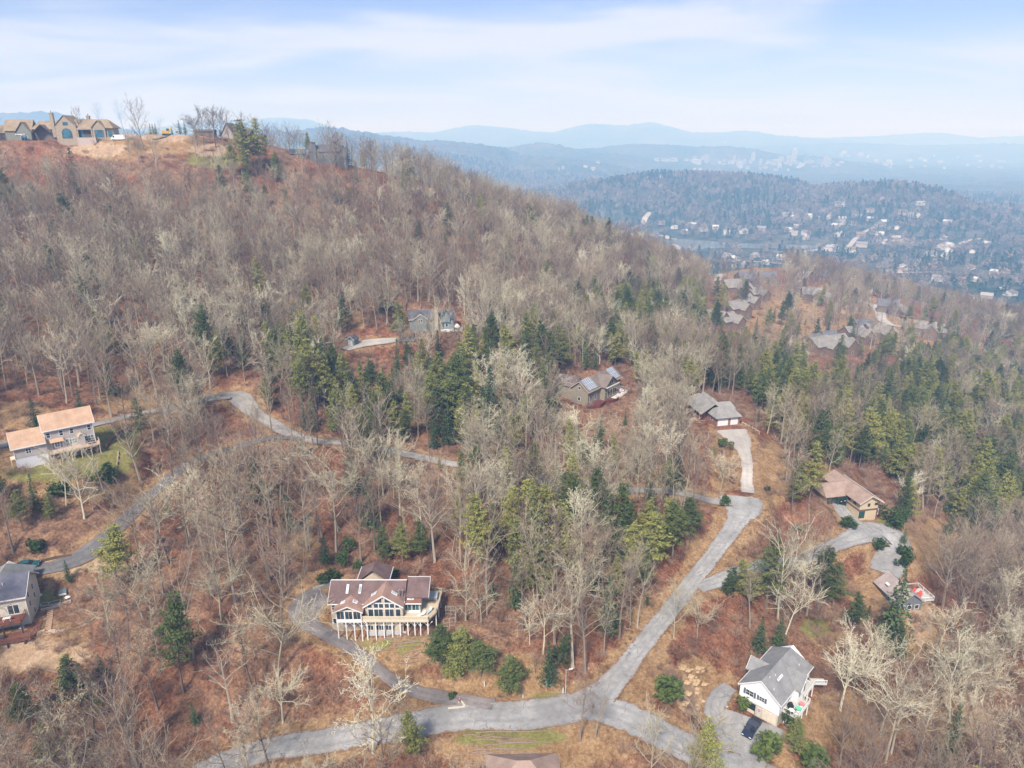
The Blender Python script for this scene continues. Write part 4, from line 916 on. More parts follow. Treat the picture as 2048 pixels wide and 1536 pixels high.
CAT = {'dark': 'tree', 'bare': 'tree', 'oak': 'tree', 'thin': 'tree', 'pine': 'pine', 'spruce': 'conifer', 'shrub': 'bush'}
def plant_one(k, x, y, z, h, lab, variant=None, wide=1.0):
    v = random.randrange(len(TWO[k])) if variant is None else variant; s = h / NOMH[k]
    e = thing(NAME[k], lab, CAT[k], (x, y, z), random.uniform(0, 6.28), GRP[k]); f = random.uniform(.9, 1.12) * (1.15 if k == 'shrub' else 1) * wide
    e.scale = (s*f, s*f, s)
    for nm, me in zip(('trunk', 'crown'), TWO[k][v]):
        o = bpy.data.objects.new(nm, me); COL.objects.link(o); o.parent = e
    return e
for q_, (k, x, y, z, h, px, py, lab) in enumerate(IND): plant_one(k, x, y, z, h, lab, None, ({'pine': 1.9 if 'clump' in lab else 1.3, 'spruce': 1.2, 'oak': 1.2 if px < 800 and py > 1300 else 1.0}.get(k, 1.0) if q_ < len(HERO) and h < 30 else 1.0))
rest = np.ones(X.shape, bool); rest[sel] = False
for k, nm, lab in (('bare', 'deciduous_forest', 'mass of bare grey brown deciduous trees covering the slopes'), ('oak', 'oak_forest', 'mass of pale spreading bare trees among the wood'), ('thin', 'sapling_thicket', 'mass of thin bare saplings'), ('pine', 'pine_forest', 'mass of green pines on the far slopes'), ('spruce', 'spruce_forest', 'mass of dense dark evergreens on the far slopes')):
    q = rest & (kind == k); s = hh[q] / NOMH[k]; w = s * rng.uniform(.88, 1.18, q.sum())
    scatter(nm, ONE[k], np.stack([X[q], Y[q], Z[q]], 1), np.stack([w, w, s], 1), np.stack([rng.normal(0, .03, q.sum()), rng.normal(0, .03, q.sum()), rng.uniform(0, 6.28, q.sum())], 1), lab)
print('TREES', len(IND), len(X), {k: int((kind == k).sum()) for k in KW})
# understorey
bx, by = cand(80, 340, 2.7); b2 = cand(340, 620, 6.0); bx = np.concatenate([bx, b2[0]]); by = np.concatenate([by, b2[1]]); bz = H(bx, by)
px, py, d = to_px(bx, by, bz); q = (px > -60) & (px < 2110) & (py < 1620) & (near_road(bx, by) > .5) & (near_pad(bx, by) > .3)
gl = zone(px, py, [(1060,1490,200,50),(820,1300,130,22),(200,905,75,45),(1540,950,35,60),(1850,1100,70,50),(90,1210,50,30),(330,275,70,14),(1010,1370,130,30)])
q &= rng.random(bx.shape) > gl * .85; q &= rng.random(bx.shape) < .62 + .25 * wav(bx, by, 22, 8)
bx, by, bz = bx[q], by[q], bz[q]; s = rng.uniform(.45, 1.15, bx.size) * np.where(near_road(bx, by) < 3, .55, 1)
scatter('undergrowth', ONE['brush'], np.stack([bx, by, bz], 1), np.stack([s*1.2, s*1.2, s], 1), np.stack([bx*0, bx*0, rng.uniform(0, 6.28, bx.size)], 1), 'brown leafless brush and seedlings on the forest floor')
# valley woods
vx, vy = cand(860, 3500, 14.5, -14, 42); vz = H(vx, vy); px, py, d = to_px(vx, vy, vz)
q = (px > -50) & (px < 2120) & ~inside(vx, vy, LAKE_XY)
VROADS = [[(1235,470),(1270,455),(1290,437),(1300,425)],[(1290,470),(1330,474),(1345,486),(1360,500)],[(1560,505),(1600,504),(1640,500),(1670,490)],[(1690,500),(1720,470),(1760,450)],[(1880,520),(1900,500),(1930,485),(1960,478)],[(1730,590),(1760,570),(1800,566),(1840,570)],[(1450,520),(1500,524),(1560,528),(1600,540)],[(1960,600),(2000,618),(2060,625)],[(1600,560),(1680,555),(1760,548),(1900,545)]]
VR = []
for tr in VROADS:
    gx, gy, gz, t_, h_ = ground([p[0] for p in tr], [p[1] for p in tr], H); VR.append(np.stack([gx, gy, np.full(len(gx), 9.0)], 1))
dr = np.full(vx.shape, 1e9)
for r_ in VR: dr = np.minimum(dr, polyd(vx, vy, r_)[0])
q &= dr > 11
dl_ = polyd(vx, vy, [(a, b, 0) for a, b in LAKE_XY] + [(LAKE_XY[0][0], LAKE_XY[0][1], 0)])[0]; lc = np.mean([b for a, b in LAKE_XY])
q &= ~((dl_ < 100) & (vy < lc) & (rng.random(vx.shape) < .6)) & (dl_ > 10)
hill = (H(vx, vy) - VALLEY)
dens = np.where(hill > 18, .97, .55 + .35 * wav(vx, vy, 190, 41)); dens = np.where((px > 1240) & (px < 1560) & (py > 500) & (py < 545), .35, dens)
q &= rng.random(vx.shape) < dens
vx, vy, vz, px, py = [a[q] for a in (vx, vy, vz, px, py)]
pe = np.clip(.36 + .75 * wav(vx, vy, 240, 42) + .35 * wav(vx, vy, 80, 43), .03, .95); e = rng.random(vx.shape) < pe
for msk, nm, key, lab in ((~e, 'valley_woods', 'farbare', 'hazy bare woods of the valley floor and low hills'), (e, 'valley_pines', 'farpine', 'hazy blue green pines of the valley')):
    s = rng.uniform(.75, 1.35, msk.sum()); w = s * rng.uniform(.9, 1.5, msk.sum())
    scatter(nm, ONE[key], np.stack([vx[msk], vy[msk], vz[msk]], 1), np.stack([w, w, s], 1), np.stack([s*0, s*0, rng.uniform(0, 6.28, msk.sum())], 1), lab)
print('VALLEY', len(vx))
# ---------------------------------------------------------------- building kit (local frame: x along the front, y into the hill, z up)
WHITE = paint('white_trim', (0.70, 0.70, 0.69, 1), .06); GLS = glass(); GLB = glass('blue_glass', (0.02, 0.10, 0.15), .1); GLT = glass('teal_glass', (0.03, 0.09, 0.10), .1)
CREAM = sidingm('cream_siding', (0.50, 0.43, 0.33)); CREAMP = paint('cream_boards', (0.56, 0.49, 0.38, 1), .1, 3)
def gable_slabs(mb, x0, x1, y0, y1, ze, zr, axis='x', th=0.16, off=0.5, hip0=0, hip1=0):
    """two roof slopes; axis = direction of the ridge; off = ridge position across; hips shorten the ridge"""
    if axis == 'x':
        yr = y0 + (y1-y0)*off; T = lambda a, b, z: (a, b, z); A0, A1, B0, B1, BR = x0, x1, y0, y1, yr
    else:
        xr = x0 + (x1-x0)*off; T = lambda a, b, z: (b, a, z); A0, A1, B0, B1, BR = y0, y1, x0, x1, xr
    r0, r1 = A0 + hip0, A1 - hip1
    def slab(q):
        n = len(q); vs = [T(*p) for p in q] + [T(p[0], p[1], p[2]-th) for p in q]
        mb.add(vs, [tuple(range(n)), tuple(range(2*n-1, n-1, -1))] + [(i, n+i, n+(i+1) % n, (i+1) % n) for i in range(n)])
    slab([(A0, B0, ze), (A1, B0, ze), (r1, BR, zr), (r0, BR, zr)]); slab([(A1, B1, ze), (A0, B1, ze), (r0, BR, zr), (r1, BR, zr)])
    if hip0: slab([(A0, B1, ze), (A0, B0, ze), (r0, BR, zr)])
    if hip1: slab([(A1, B0, ze), (A1, B1, ze), (r1, BR, zr)])
    return mb
def gable_walls(mb, x0, x1, y0, y1, z0, ze, zr, axis='x', off=0.5):
    if axis == 'x': mb.prism([(y0, z0), (y1, z0), (y1, ze), (y0+(y1-y0)*off, zr), (y0, ze)], x0, x1, 'x')
    else: mb.prism([(x0, z0), (x1, z0), (x1, ze), (x0+(x1-x0)*off, zr), (x0, ze)], y0, y1, 'y')
    return mb
def rake(mb, a0, a1, b, ze, zr, axis='y', off=.5, w=.22, t=.06, side=-1):
    """white barge boards along a gable edge standing at b"""
    m = a0 + (a1-a0)*off; b0, b1 = (b - t, b) if side < 0 else (b, b + t)
    for p, q in (((a0, ze), (m, zr)), ((m, zr), (a1, ze))):
        mb.prism([(p[0], p[1]-w), (q[0], q[1]-w), (q[0], q[1]+.02), (p[0], p[1]+.02)], b0, b1, axis)
def face_map(face, plane):
    return {'front': lambda u, d, z: (u, plane - d, z), 'back': lambda u, d, z: (-u, plane + d, z), 'right': lambda u, d, z: (plane + d, u, z), 'left': lambda u, d, z: (plane - d, -u, z)}[face]
def fbox(mb, fm, u0, u1, z0, z1, d0, d1):
    vs = [fm(u, d, z) for z in (z0, z1) for d in (d0, d1) for u in (u0, u1)]
    mb.add(vs, [(0,2,3,1),(4,5,7,6),(0,1,5,4),(2,6,7,3),(0,4,6,2),(1,3,7,5)])
def window(parent, face, plane, u, z, w, h, nx=1, ny=1, fr=.09, frame=None, pane=None, name='window', shutters=None):
    """frame with a recessed pane; u = centre along the face, z = sill height"""
    fm = face_map(face, plane); mb = MB(); u0, u1, z1 = u - w/2, u + w/2, z + h
    fbox(mb, fm, u0-fr, u0, z-fr, z1+fr, -.05, .055); fbox(mb, fm, u1, u1+fr, z-fr, z1+fr, -.05, .055)
    fbox(mb, fm, u0, u1, z-fr, z, -.05, .055); fbox(mb, fm, u0, u1, z1, z1+fr, -.05, .055)
    for i in range(1, nx): c = u0 + w*i/nx; fbox(mb, fm, c-fr*.4, c+fr*.4, z, z1, -.05, .045)
    for j in range(1, ny): c = z + h*j/ny; fbox(mb, fm, u0, u1, c-fr*.3, c+fr*.3, -.05, .040)
    o = mb.build(name, frame or WHITE, parent)
    mb = MB(); fbox(mb, fm, u0, u1, z, z1, -.03, .018); mb.build('pane', pane or GLS, o)
    if shutters:
        for s_ in (-1, 1):
            mb = MB(); c = u + s_*(w/2 + fr + .22); fbox(mb, fm, c-.2, c+.2, z-fr, z1+fr, 0.003, .05); mb.build('shutter', shutters, parent)
    return o
def panel_door(parent, face, plane, u, z, w, h, mat, rows=4, name='garage_door', recess=.0):
    fm = face_map(face, plane); mb = MB(); hh_ = h/rows
    for i in range(rows): fbox(mb, fm, u-w/2, u+w/2, z+i*hh_+.015, z+(i+1)*hh_-.015, -.05, .035-recess)
    fbox(mb, fm, u-w/2, u+w/2, z, z+h, -.06, .012-recess); return mb.build(name, mat, parent)
def skylight(parent, x, y, z, w, l, slope_axis, slope, mat=None):
    """low curb box lying in a roof slope; slope = dz per metre along slope_axis"""
    mb = MB(); c = []
    for dz in (0.03, .16):
        for sx, sy in ((-1,-1),(1,-1),(1,1),(-1,1)):
            px, py = x + sx*w/2, y + sy*l/2; c.append((px, py, z + ((py-y) if slope_axis == 'y' else (px-x))*slope + dz))
    mb.add(c, [(3,2,1,0),(4,5,6,7),(0,1,5,4),(1,2,6,5),(2,3,7,6),(3,0,4,7)]); o = mb.build('skylight', WHITE, parent)
    mb = MB(); c2 = []
    for dz in (.165, .175):
        for sx, sy in ((-1,-1),(1,-1),(1,1),(-1,1)):
            px, py = x + sx*w*.36, y + sy*l*.42; c2.append((px, py, z + ((py-y) if slope_axis == 'y' else (px-x))*slope + dz))
    mb.add(c2, [(3,2,1,0),(4,5,6,7),(0,1,5,4),(1,2,6,5),(2,3,7,6),(3,0,4,7)]); mb.build('pane', mat or glass('sky_pane', (.35, .42, .45), .1), o)
def railing(parent, pts, z, h=1.0, mat=None, step=.42, solid=False):
    mb = MB(); mat = mat or WHITE
    for (ax, ay), (bx_, by_) in zip(pts[:-1], pts[1:]):
        L = math.hypot(bx_-ax, by_-ay); n = max(1, int(L/1.8))
        mb.tube([(ax, ay, z+h), (bx_, by_, z+h)], [.06, .06], 4); mb.tube([(ax, ay, z+.12), (bx_, by_, z+.12)], [.04, .04], 4)
        for i in range(n+1): t = i/n; x, y = ax+(bx_-ax)*t, ay+(by_-ay)*t; mb.box(x-.05, x+.05, y-.05, y+.05, z-.1, z+h+.05)
        m = int(L/step)
        for i in range(m): t = (i+.5)/m; x, y = ax+(bx_-ax)*t, ay+(by_-ay)*t; mb.box(x-.02, x+.02, y-.02, y+.02, z+.1, z+h)
        if solid:
            nx_, ny_ = -(by_-ay)/L*.02, (bx_-ax)/L*.02
            mb.add([(ax-nx_, ay-ny_, z+.02), (bx_-nx_, by_-ny_, z+.02), (bx_+nx_, by_+ny_, z+.02), (ax+nx_, ay+ny_, z+.02), (ax-nx_, ay-ny_, z+h-.1), (bx_-nx_, by_-ny_, z+h-.1), (bx_+nx_, by_+ny_, z+h-.1), (ax+nx_, ay+ny_, z+h-.1)], [(0,1,5,4),(1,2,6,5),(2,3,7,6),(3,0,4,7),(4,5,6,7),(3,2,1,0)])
    return mb.build('railing', mat, parent)
def slab(mb, poly, z0, z1): return mb.prism(poly, z0, z1, 'z')
def local(site, x, y, z=0):
    c, s = math.cos(site[3]), math.sin(site[3]); return (site[0]+x*c-y*s, site[1]+x*s+y*c, site[2]+z)

# ---------------------------------------------------------------- the cream deck house
def deck_house():
    ox, oy, fl = -28.0, 122.5, 148.3
    t = thing('house', 'cream timber house with brown shingle roofs and a long deck on braced white posts', 'house', (ox, oy, fl))
    rf = shingle('brown_shingle', (0.085, 0.055, 0.055), (0.21, 0.145, 0.135)); rf2 = shingle('tan_red_shingle', (0.22, 0.13, 0.10), (0.42, 0.28, 0.225))
    mb = MB(); gable_walls(mb, -8.9, 6.2, -0.9, 6.2, -4.6, 2.65, 5.4, 'x'); mb.box(6.2, 10.5, 3.4, 6.15, -4.4, 2.6); gable_walls(mb, -4.2, 1.1, 6.2, 10.2, -1.5, 2.6, 4.6, 'y')
    gable_walls(mb, -1.65, 5.95, -2.28, 1.2, -4.6, 3.05, 5.45, 'y'); mb.build('wall', CREAM, t)
    mb = MB(); gable_slabs(mb, -9.3, 6.3, -1.5, 6.7, 2.75, 5.62, 'x'); mb.build('roof', rf, t)
    mb = MB(); gable_slabs(mb, 6.32, 11.0, -0.1, 6.55, 3.35, 5.45, 'x', off=.62); mb.build('roof', rf, t, 'lower brown roof over the east wing')
    mb = MB(); gable_slabs(mb, -1.95, 6.25, -2.75, 2.4, 2.85, 5.58, 'y', th=.14); mb.build('roof', rf2, t, 'reddish tan gable roof over the big window wall')
    mb = MB(); gable_slabs(mb, -5.0, 1.9, 6.2, 11.8, 2.75, 5.5, 'y', hip1=2.2); mb.build('roof', rf, t, 'roof of the back wing')
    mb = MB(); rake(mb, -1.95, 6.25, -2.75, 2.85, 5.58, w=.26); rake(mb, -1.5, 6.7, -9.3, 2.75, 5.62, 'x'); rake(mb, -0.1, 6.55, 11.06, 3.35, 5.45, 'x', off=.62)
    mb.box(-9.3, -1.95, -1.60, -1.52, 2.55, 2.77); mb.box(-9.3, 6.3, 2.52, 2.72, 5.60, 5.68); mb.box(6.32, 11.0, 4.0, 4.1, 5.43, 5.5); mb.box(6.24, 6.32, -1.5, 2.6, 3.0, 3.1)
    for xx in (-5.06, 1.9): mb.box(xx, xx+.1, 6.2, 11.8, 2.55, 2.8)
    mb.build('fascia', WHITE, t)
    # big window wall: lower doors, upper trapezoids
    for u, w, n in ((-.75+.35, 1.0, 1), (1.15, 1.75, 2), (3.35, 1.75, 2), (5.1, .95, 1)): window(t, 'front', -2.28, u - .05, .25, w, 1.85, n, 1)
    for u, w in ((-.45, .95), (.8, .95), (1.85, .95), (3.0, .95), (4.05, .95), (5.1, .9)):
        top = 3.55 if abs(u-2.3) < 1.9 else 3.2; window(t, 'front', -2.28, u - .15, 2.42, w*.9, .98 if abs(u-2.3) < 2.0 else .72)
    fm = face_map('front', -2.28)
    for s_ in (-1, 1):      # triangular gable lights
        c = 2.15; mb = MB(); fr_ = [(c+s_*.18, 3.62), (c+s_*2.05, 3.62), (c+s_*.18, 4.95)]
        if s_ < 0: fr_ = fr_[::-1]
        mb.prism(fr_, -2.335, -2.24, 'y'); o = mb.build('window', WHITE, t)
        inn = [(c+s_*.28, 3.70), (c+s_*1.75, 3.70), (c+s_*.28, 4.74)]; inn = inn[::-1] if s_ < 0 else inn
        mb = MB(); mb.prism(inn, -2.35, -2.336, 'y'); mb.build('pane', GLS, o)
    # left glazed porch
    mb = MB(); mb.box(-7.3, -2.2, -3.3, .9, -.35, -.05); mb.box(-7.3, -2.2, -3.3, -3.22, -.05, .35)
    for x in (-7.3, -5.62, -3.95, -2.3): mb.box(x, x+.14, -3.3, -3.16, .3, 2.35)
    mb.box(-7.3, -2.2, -3.3, -3.16, 2.3, 2.5); mb.build('porch_frame', WHITE, t)
    mb = MB(); mb.prism([(-7.3, 2.5), (-2.16, 2.5), (-4.73, 3.6)], -3.28, -3.18, 'y'); mb.build('porch_gable', CREAMP, t)
    mb = MB(); mb.prism([(-5.7, 2.66), (-3.8, 2.66), (-4.73, 3.16)], -3.31, -3.285, 'y'); mb.build('pane', GLS, t)
    for x in (-6.38, -4.72, -3.06): window(t, 'front', -3.22, x, .42, 1.42, 1.8, 2, 1, .05)
    mb = MB(); mb.box(-7.26, -7.2, -3.1, -.95, .3, 2.3); mb.box(-2.3, -2.24, -3.1, -2.4, .3, 2.3); mb.build('screen', GLS, t)
    mb = MB(); gable_slabs(mb, -7.8, -1.7, -3.9, 1.2, 2.45, 3.85, 'y', th=.14); mb.build('roof', rf2, t, 'reddish tan porch roof')
    mb = MB(); rake(mb, -7.8, -1.7, -3.9, 2.45, 3.85, w=.2); mb.build('fascia', WHITE, t)
    # right sunroom
    mb = MB(); mb.box(5.98, 9.3, -.7, 2.6, 0, .55); mb.box(5.98, 9.3, -.7, -.6, 2.2, 2.5); mb.box(9.2, 9.3, -.7, 3.3, 2.2, 2.5); mb.build('sunroom_wall', WHITE, t)
    for u in (6.75, 8.35): window(t, 'front', -.6, u, .62, 1.35, 1.5, 2, 1, .07, pane=GLT)
    for u in (.2, 1.7): window(t, 'right', 9.2, u, .62, 1.3, 1.5, 1, 1, .07, pane=GLT)
    mb = MB(); mb.prism([(-1.15, 2.5), (3.3, 3.75), (3.3, 3.92), (-1.15, 2.66)], 5.9, 9.55, 'x'); mb.build('roof', shingle('rust_shingle', (0.14, .06, .045), (.30, .15, .11)), t, 'rusty brown lean-to roof over the sunroom')
    mb = MB(); mb.box(5.9, 9.6, -1.22, -1.15, 2.42, 2.68); mb.box(9.56, 9.63, -1.2, 3.3, 2.4, 2.5); mb.build('fascia', WHITE, t)
    skylight(t, 7.6, 1.5, 3.35, 1.3, .55, 'y', .28); skylight(t, 7.3, -.1, 2.86, 1.3, .45, 'y', .28)
    for x in (-5.6, -3.0): skylight(t, x, .85, 2.95 + 2.35*.70, .5, 1.5, 'y', .70)
    skylight(t, 4.15, -.2, 4.33, 1.1, .8, 'x', -.66); skylight(t, -.05, -.2, 4.2, 1.1, .8, 'x', .66); skylight(t, -3.6, -1.6, 3.32, .9, .8, 'x', -.46); skylight(t, -6.1, -1.6, 3.2, .9, .8, 'x', .46)
    window(t, 'front', -.9, -8.2, .9, .8, 1.2, 1, 2); window(t, 'front', -.9, -8.2, -2.4, .8, 1.2); window(t, 'front', 3.4, 9.9, .7, .7, 1.3)
    for y in (.8, 3.5): window(t, 'left', -8.9, -y, .9, 1.0, 1.2)
    window(t, 'right', 10.5, 4.6, .8, 1.2, 1.2)
    for x in (-1.0, 1.2, 3.2): window(t, 'front', -2.28, x, -2.9, 1.6, 1.1, 3, 1)
    # flues
    for x in (5.15, 5.75):
        mb = MB(); mb.tube([(x, -.3, 3.2), (x, -.3, 5.1)], [.14, .14], 8); mb.tube([(x, -.3, 5.1), (x, -.3, 5.3)], [.22, .2], 8, True); mb.build('flue', metal('flue_steel', (.6, .6, .62, 1), .3, .9), t)
    # deck, posts and braces
    dk = paint('deck_boards', (0.50, 0.41, 0.29, 1), .14, 2, stretch=(1, 8, 1))
    poly = [(-2.2, -3.0), (11.2, -3.0), (12.6, -.4), (13.0, 6.3), (10.0, 7.0), (10.0, 3.3), (6.0, 2.6), (-2.2, -2.1)]
    mb = MB(); slab(mb, poly, -.28, -.04); mb.build('deck', dk, t)
    mb = MB(); mb.box(-2.2, 11.2, -3.12, -3.02, -.42, .02); mb.build('deck_beam', CREAMP, t)
    railing(t, [(-2.2, -3.0), (11.2, -3.0)], -.04, .95, CREAMP, solid=True); railing(t, [(11.2, -3.0), (12.6, -.4), (13.0, 6.3), (10.0, 7.0)], -.04, 1.0, CREAMP, .25)
    def post(x, y, br=True, gz=None):
        wx, wy = ox + x, oy + y; g = float(H(wx, wy)[0]) - fl - .15; m_ = MB(); m_.box(x-.1, x+.1, y-.1, y+.1, g, -.36)
        if br:
            for s_ in (-1, 1): m_.prism([(x+s_*.06, -1.55), (x+s_*.06, -1.3), (x+s_*1.0, -.38), (x+s_*.8, -.38)][::s_], y-.07, y+.07, 'y')
        m_.build('post', WHITE, t)
    for x in (-7.1, -5.45, -3.8, -2.3): post(x, -3.15)
    for x in (-1.3, .45, 2.1, 3.8, 5.4, 6.95, 8.35, 9.5, 11.0): post(x, -2.9)
    for x in (-4.6, -2.9, 7.8, 9.2): post(x, -.5, False)
    for x, y in ((12.4, -.4), (12.6, 2.8), (12.7, 6.0), (11.0, 1.5)): post(x, y, False)
    mb = MB(); mb.box(-1.4, 6.5, -2.5, -2.36, -4.2, -3.2); mb.build('basement_skirt', paint('block_grey', (.42, .42, .44, 1)), t)
    # things on the deck
    P = lambda x, y, z=0: (ox+x, oy+y, fl+z-.04)
    h = thing('hot_tub', 'covered grey hot tub at the far end of the deck', 'hot tub', P(11.2, 4.3)); mb = MB(); mb.box(-1.05, 1.05, -1.05, 1.05, 0, .85); mb.build('tub_side', paint('tub_side', (.33, .36, .38, 1)), h)
    mb = MB(); mb.box(-1.12, 1.12, -.02, 1.12, .86, .98); mb.build('cover', paint('tub_cover', (.42, .46, .48, 1)), h); mb = MB(); mb.box(-1.12, 1.12, -1.12, -.04, .86, .96); mb.build('cover', MATS['tub_cover'], h); mb = MB(); mb.box(-.8, .8, -1.5, -1.08, 0, .3); mb.build('step', paint('wood_step', (.35, .25, .16, 1)), h)
    for q, (x, y, a, lab) in enumerate(((9.6, -1.6, R(35), 'pale lounger lying near the front deck rail'), (11.0, -.5, R(60), 'grey blue lounger beside the angled deck rail'))):
        l = thing('lounger', lab, 'lounger', P(x, y), a, 'loungers on the deck'); mb = MB(); mb.box(-.95, .4, -.33, .33, .32, .42); mb.build('seat', paint('lounger_cloth' + str(q), (.62, .60, .55, 1) if q == 0 else (.40, .47, .50, 1)), l)
        mb = MB(); mb.prism([(.4, .36), (1.0, .78), (.98, .86), (.38, .46)], -.33, .33, 'y'); mb.build('backrest', MATS['lounger_cloth' + str(q)], l); mb = MB()
        for sx in (-.85, .6):
            for sy in (-.28, .28): mb.box(sx-.03, sx+.03, sy-.03, sy+.03, 0, .33)
        mb.build('leg_frame', WHITE, l)
    g = thing('potted_plant', 'potted shrub between the big windows and the sunroom', 'plant pot', P(5.2, -2.62)); mb = MB(); mb.tube([(0,0,0),(0,0,.45)], [.16,.24], 8, True); mb.build('pot', paint('terracotta', (.35,.16,.09,1)), g); sh = shrub(650, .3, .5, 90, .10); o = sh.fine_mesh('foliage', MATS['broad_leaves']); o = bpy.data.objects.new('foliage', o); COL.objects.link(o); o.parent = g; o.location = (0, 0, .4)
    g = thing('grill', 'dark covered barbecue grill at the deck rail above the braced posts', 'grill', P(1.5, -2.75)); mb = MB(); mb.box(-.35, .35, -.22, .22, .55, .8); mb.prism([(-.35, .8), (.35, .8), (.22, 1.05), (-.22, 1.05)], -.2, .2, 'y'); mb.build('hood', paint('black_enamel', (.03,.03,.03,1)), g); mb = MB(); mb.box(-.3, -.24, -.18, .18, 0, .55); mb.box(.24, .3, -.18, .18, 0, .55); mb.build('leg_frame', MATS['black_enamel'], g)
    # dog run beside the deck
    f = thing('wire_fence', 'tall wire pen right of the deck', 'fence', P(14.0, -.8, -3.4)); mb = MB()
    for a, b in (((0,0),(2.2,.6)), ((2.2,.6),(2.2,4)), ((2.2,4),(0,4.4))):
        for k in range(3): tt = k/2; x, y = a[0]+(b[0]-a[0])*tt, a[1]+(b[1]-a[1])*tt; mb.tube([(x,y,-.4),(x,y,2)], [.04,.04], 5)
        for zz in (.1, 1.0, 1.95): mb.tube([(a[0],a[1],zz),(b[0],b[1],zz)], [.025,.025], 4)
    mb.build('pen_frame', paint('grey_pipe', (.45,.45,.44,1)), f)
deck_house()
# ---------------------------------------------------------------- white house by the forecourt
def white_house():
    t = thing('house', 'white sided house with grey shingle roof, cross gables and two garage doors', 'house', WH[:3], WH[3])
    sd_ = sidingm('white_siding', (0.76, 0.78, 0.80)); st = paint('tan_block', (.48, .42, .36, 1), .14, 4); rf = shingle('grey_shingle', (0.15, 0.152, 0.155), (0.31, 0.31, 0.305))
    mb = MB(); mb.box(-3.9, 3.9, .4, 14.2, -1.4, 2.7); mb.build('garage_wall', st, t)
    mb = MB(); gable_walls(mb, -3.95, 3.95, .35, 14.3, 2.72, 5.5, 8.45, 'y'); gable_walls(mb, -4.7, 0, 5.2, 8.2, 2.72, 5.5, 7.4, 'x'); gable_walls(mb, 0, 4.95, 6.3, 10.3, 2.72, 5.5, 7.7, 'x'); mb.build('wall', sd_, t)
    mb = MB(); gable_slabs(mb, -4.35, 4.35, -.05, 14.8, 5.35, 8.62, 'y', hip1=1.8); mb.build('roof', rf, t)
    mb = MB(); gable_slabs(mb, -5.2, -.3, 4.9, 8.5, 5.4, 7.55, 'x'); mb.build('roof', rf, t, 'small grey roof of the left dormer'); mb = MB(); gable_slabs(mb, .3, 5.5, 6.0, 10.6, 5.35, 7.95, 'x'); mb.build('roof', rf, t, 'grey roof of the glazed right gable')
    mb = MB(); rake(mb, -4.35, 4.35, -.05, 5.35, 8.62, w=.24); rake(mb, 4.9, 8.5, -5.2, 5.4, 7.55, 'x', w=.2); rake(mb, 6.0, 10.6, 5.56, 5.35, 7.95, 'x', w=.22)
    for xx in (-4.42, 4.34): mb.box(xx, xx+.08, .0, 14.8, 5.12, 5.36)
    mb.box(-3.98, 3.98, .30, .36, 2.6, 2.78); mb.box(3.9, 4.0, .3, .42, 2.7, 5.4); mb.box(-4.0, -3.9, .3, .42, 2.7, 5.4); mb.build('trim', WHITE, t)
    sh = paint('dark_shutter', (.10, .12, .15, 1))
    window(t, 'front', .35, -2.0, 3.7, 1.5, 1.15, 2, 2, .07, shutters=sh); window(t, 'front', .35, .45, 3.85, .95, .95, 2, 2, .07, shutters=sh)
    mb = MB(); mb.tube([(0, .36, 7.3), (0, .3, 7.3)], [.28, .28], 10, True); mb.build('gable_vent', WHITE, t)
    mb = MB(); mb.box(-3.2, -.55, .3, .42, -.05, 2.25); mb.build('garage_shade_panel', paint('painted_inside_shade', (.02,.035,.035,1)), t); panel_door(t, 'front', .32, -1.9, 0, 2.6, .75, paint('beige_door', (.62, .55, .45, 1)), 1, 'garage_door')  # solid dark slab, painted as the shaded inside of the open garage
    panel_door(t, 'front', .34, 2.25, 0, 2.9, 2.3, MATS['beige_door'], 4); d = panel_door(t, 'front', .36, .25, 0, .85, 2.1, paint('door_grey', (.55, .52, .50, 1)), 3, 'door')
    mb = MB(); mb.tube([(.25 + .22*math.cos(a*.63), .30, 1.5 + .22*math.sin(a*.63)) for a in range(11)], [.05]*11, 5); mb.build('wreath', paint('wreath_red', (.30,.06,.05,1)), d)
    for y, w in ((7.2, .9), (9.3, .9)): window(t, 'right', 4.95, y, 3.1, w, 2.0, 1, 1, .08)
    window(t, 'right', 4.95, 8.3, 5.5, 1.2, .9, 2, 1, .08)
    for y in (2.0, 4.6, 12.5): window(t, 'right', 3.95, y, 3.4, 1.3, 1.4, 2, 1, .08)
    for y in (2.5, 11): window(t, 'left', -3.95, -y, 3.6, 1.1, 1.2, 1, 2, .08)
    skylight(t, 1.7, 4.7, 8.62 - 1.7*.752, .35, 2.0, 'x', -.752)
    for x, y in ((.6, 2.4), (1.0, 4.0), (2.6, 11.5), (2.1, 1.2)): mb = MB(); mb.tube([(x, y, 8.6-.752*x-.2), (x, y, 8.6-.752*x+.35)], [.07, .07], 6, True); mb.build('roof_vent', WHITE, t)
    dk = paint('grey_deck', (.46, .45, .42, 1), .1, 2); mb = MB(); slab(mb, [(3.96, 2.0), (6.9, 2.0), (6.9, 7.6), (5.5, 7.6), (5.5, 13.2), (7.3, 14.8), (6.2, 16), (3.96, 14)], 2.55, 2.75); mb.build('deck', dk, t)
    railing(t, [(4.1, 2.0), (6.9, 2.0), (6.9, 7.6), (5.6, 7.7), (5.6, 13.2), (7.3, 14.8)], 2.75, 1.0, WHITE, .3)
    for x, y in ((6.7, 2.2), (6.7, 4.8), (6.7, 7.4), (4.4, 2.2), (5.4, 10.5), (5.4, 13)):
        mb = MB(); p = local(WH, x, y); g = float(H(p[0], p[1])[0]) - WH[2] - .2; mb.box(x-.09, x+.09, y-.09, y+.09, g, 2.55); mb.build('post', WHITE, t)
    mb = MB(); mb.box(3.95, 6.8, 2.3, 2.4, .4, 2.5); mb.build('deck_skirt', paint('grey_lattice', (.36,.37,.36,1)), t)
    def on(x, y): p = local(WH, x, y, 2.76); return p
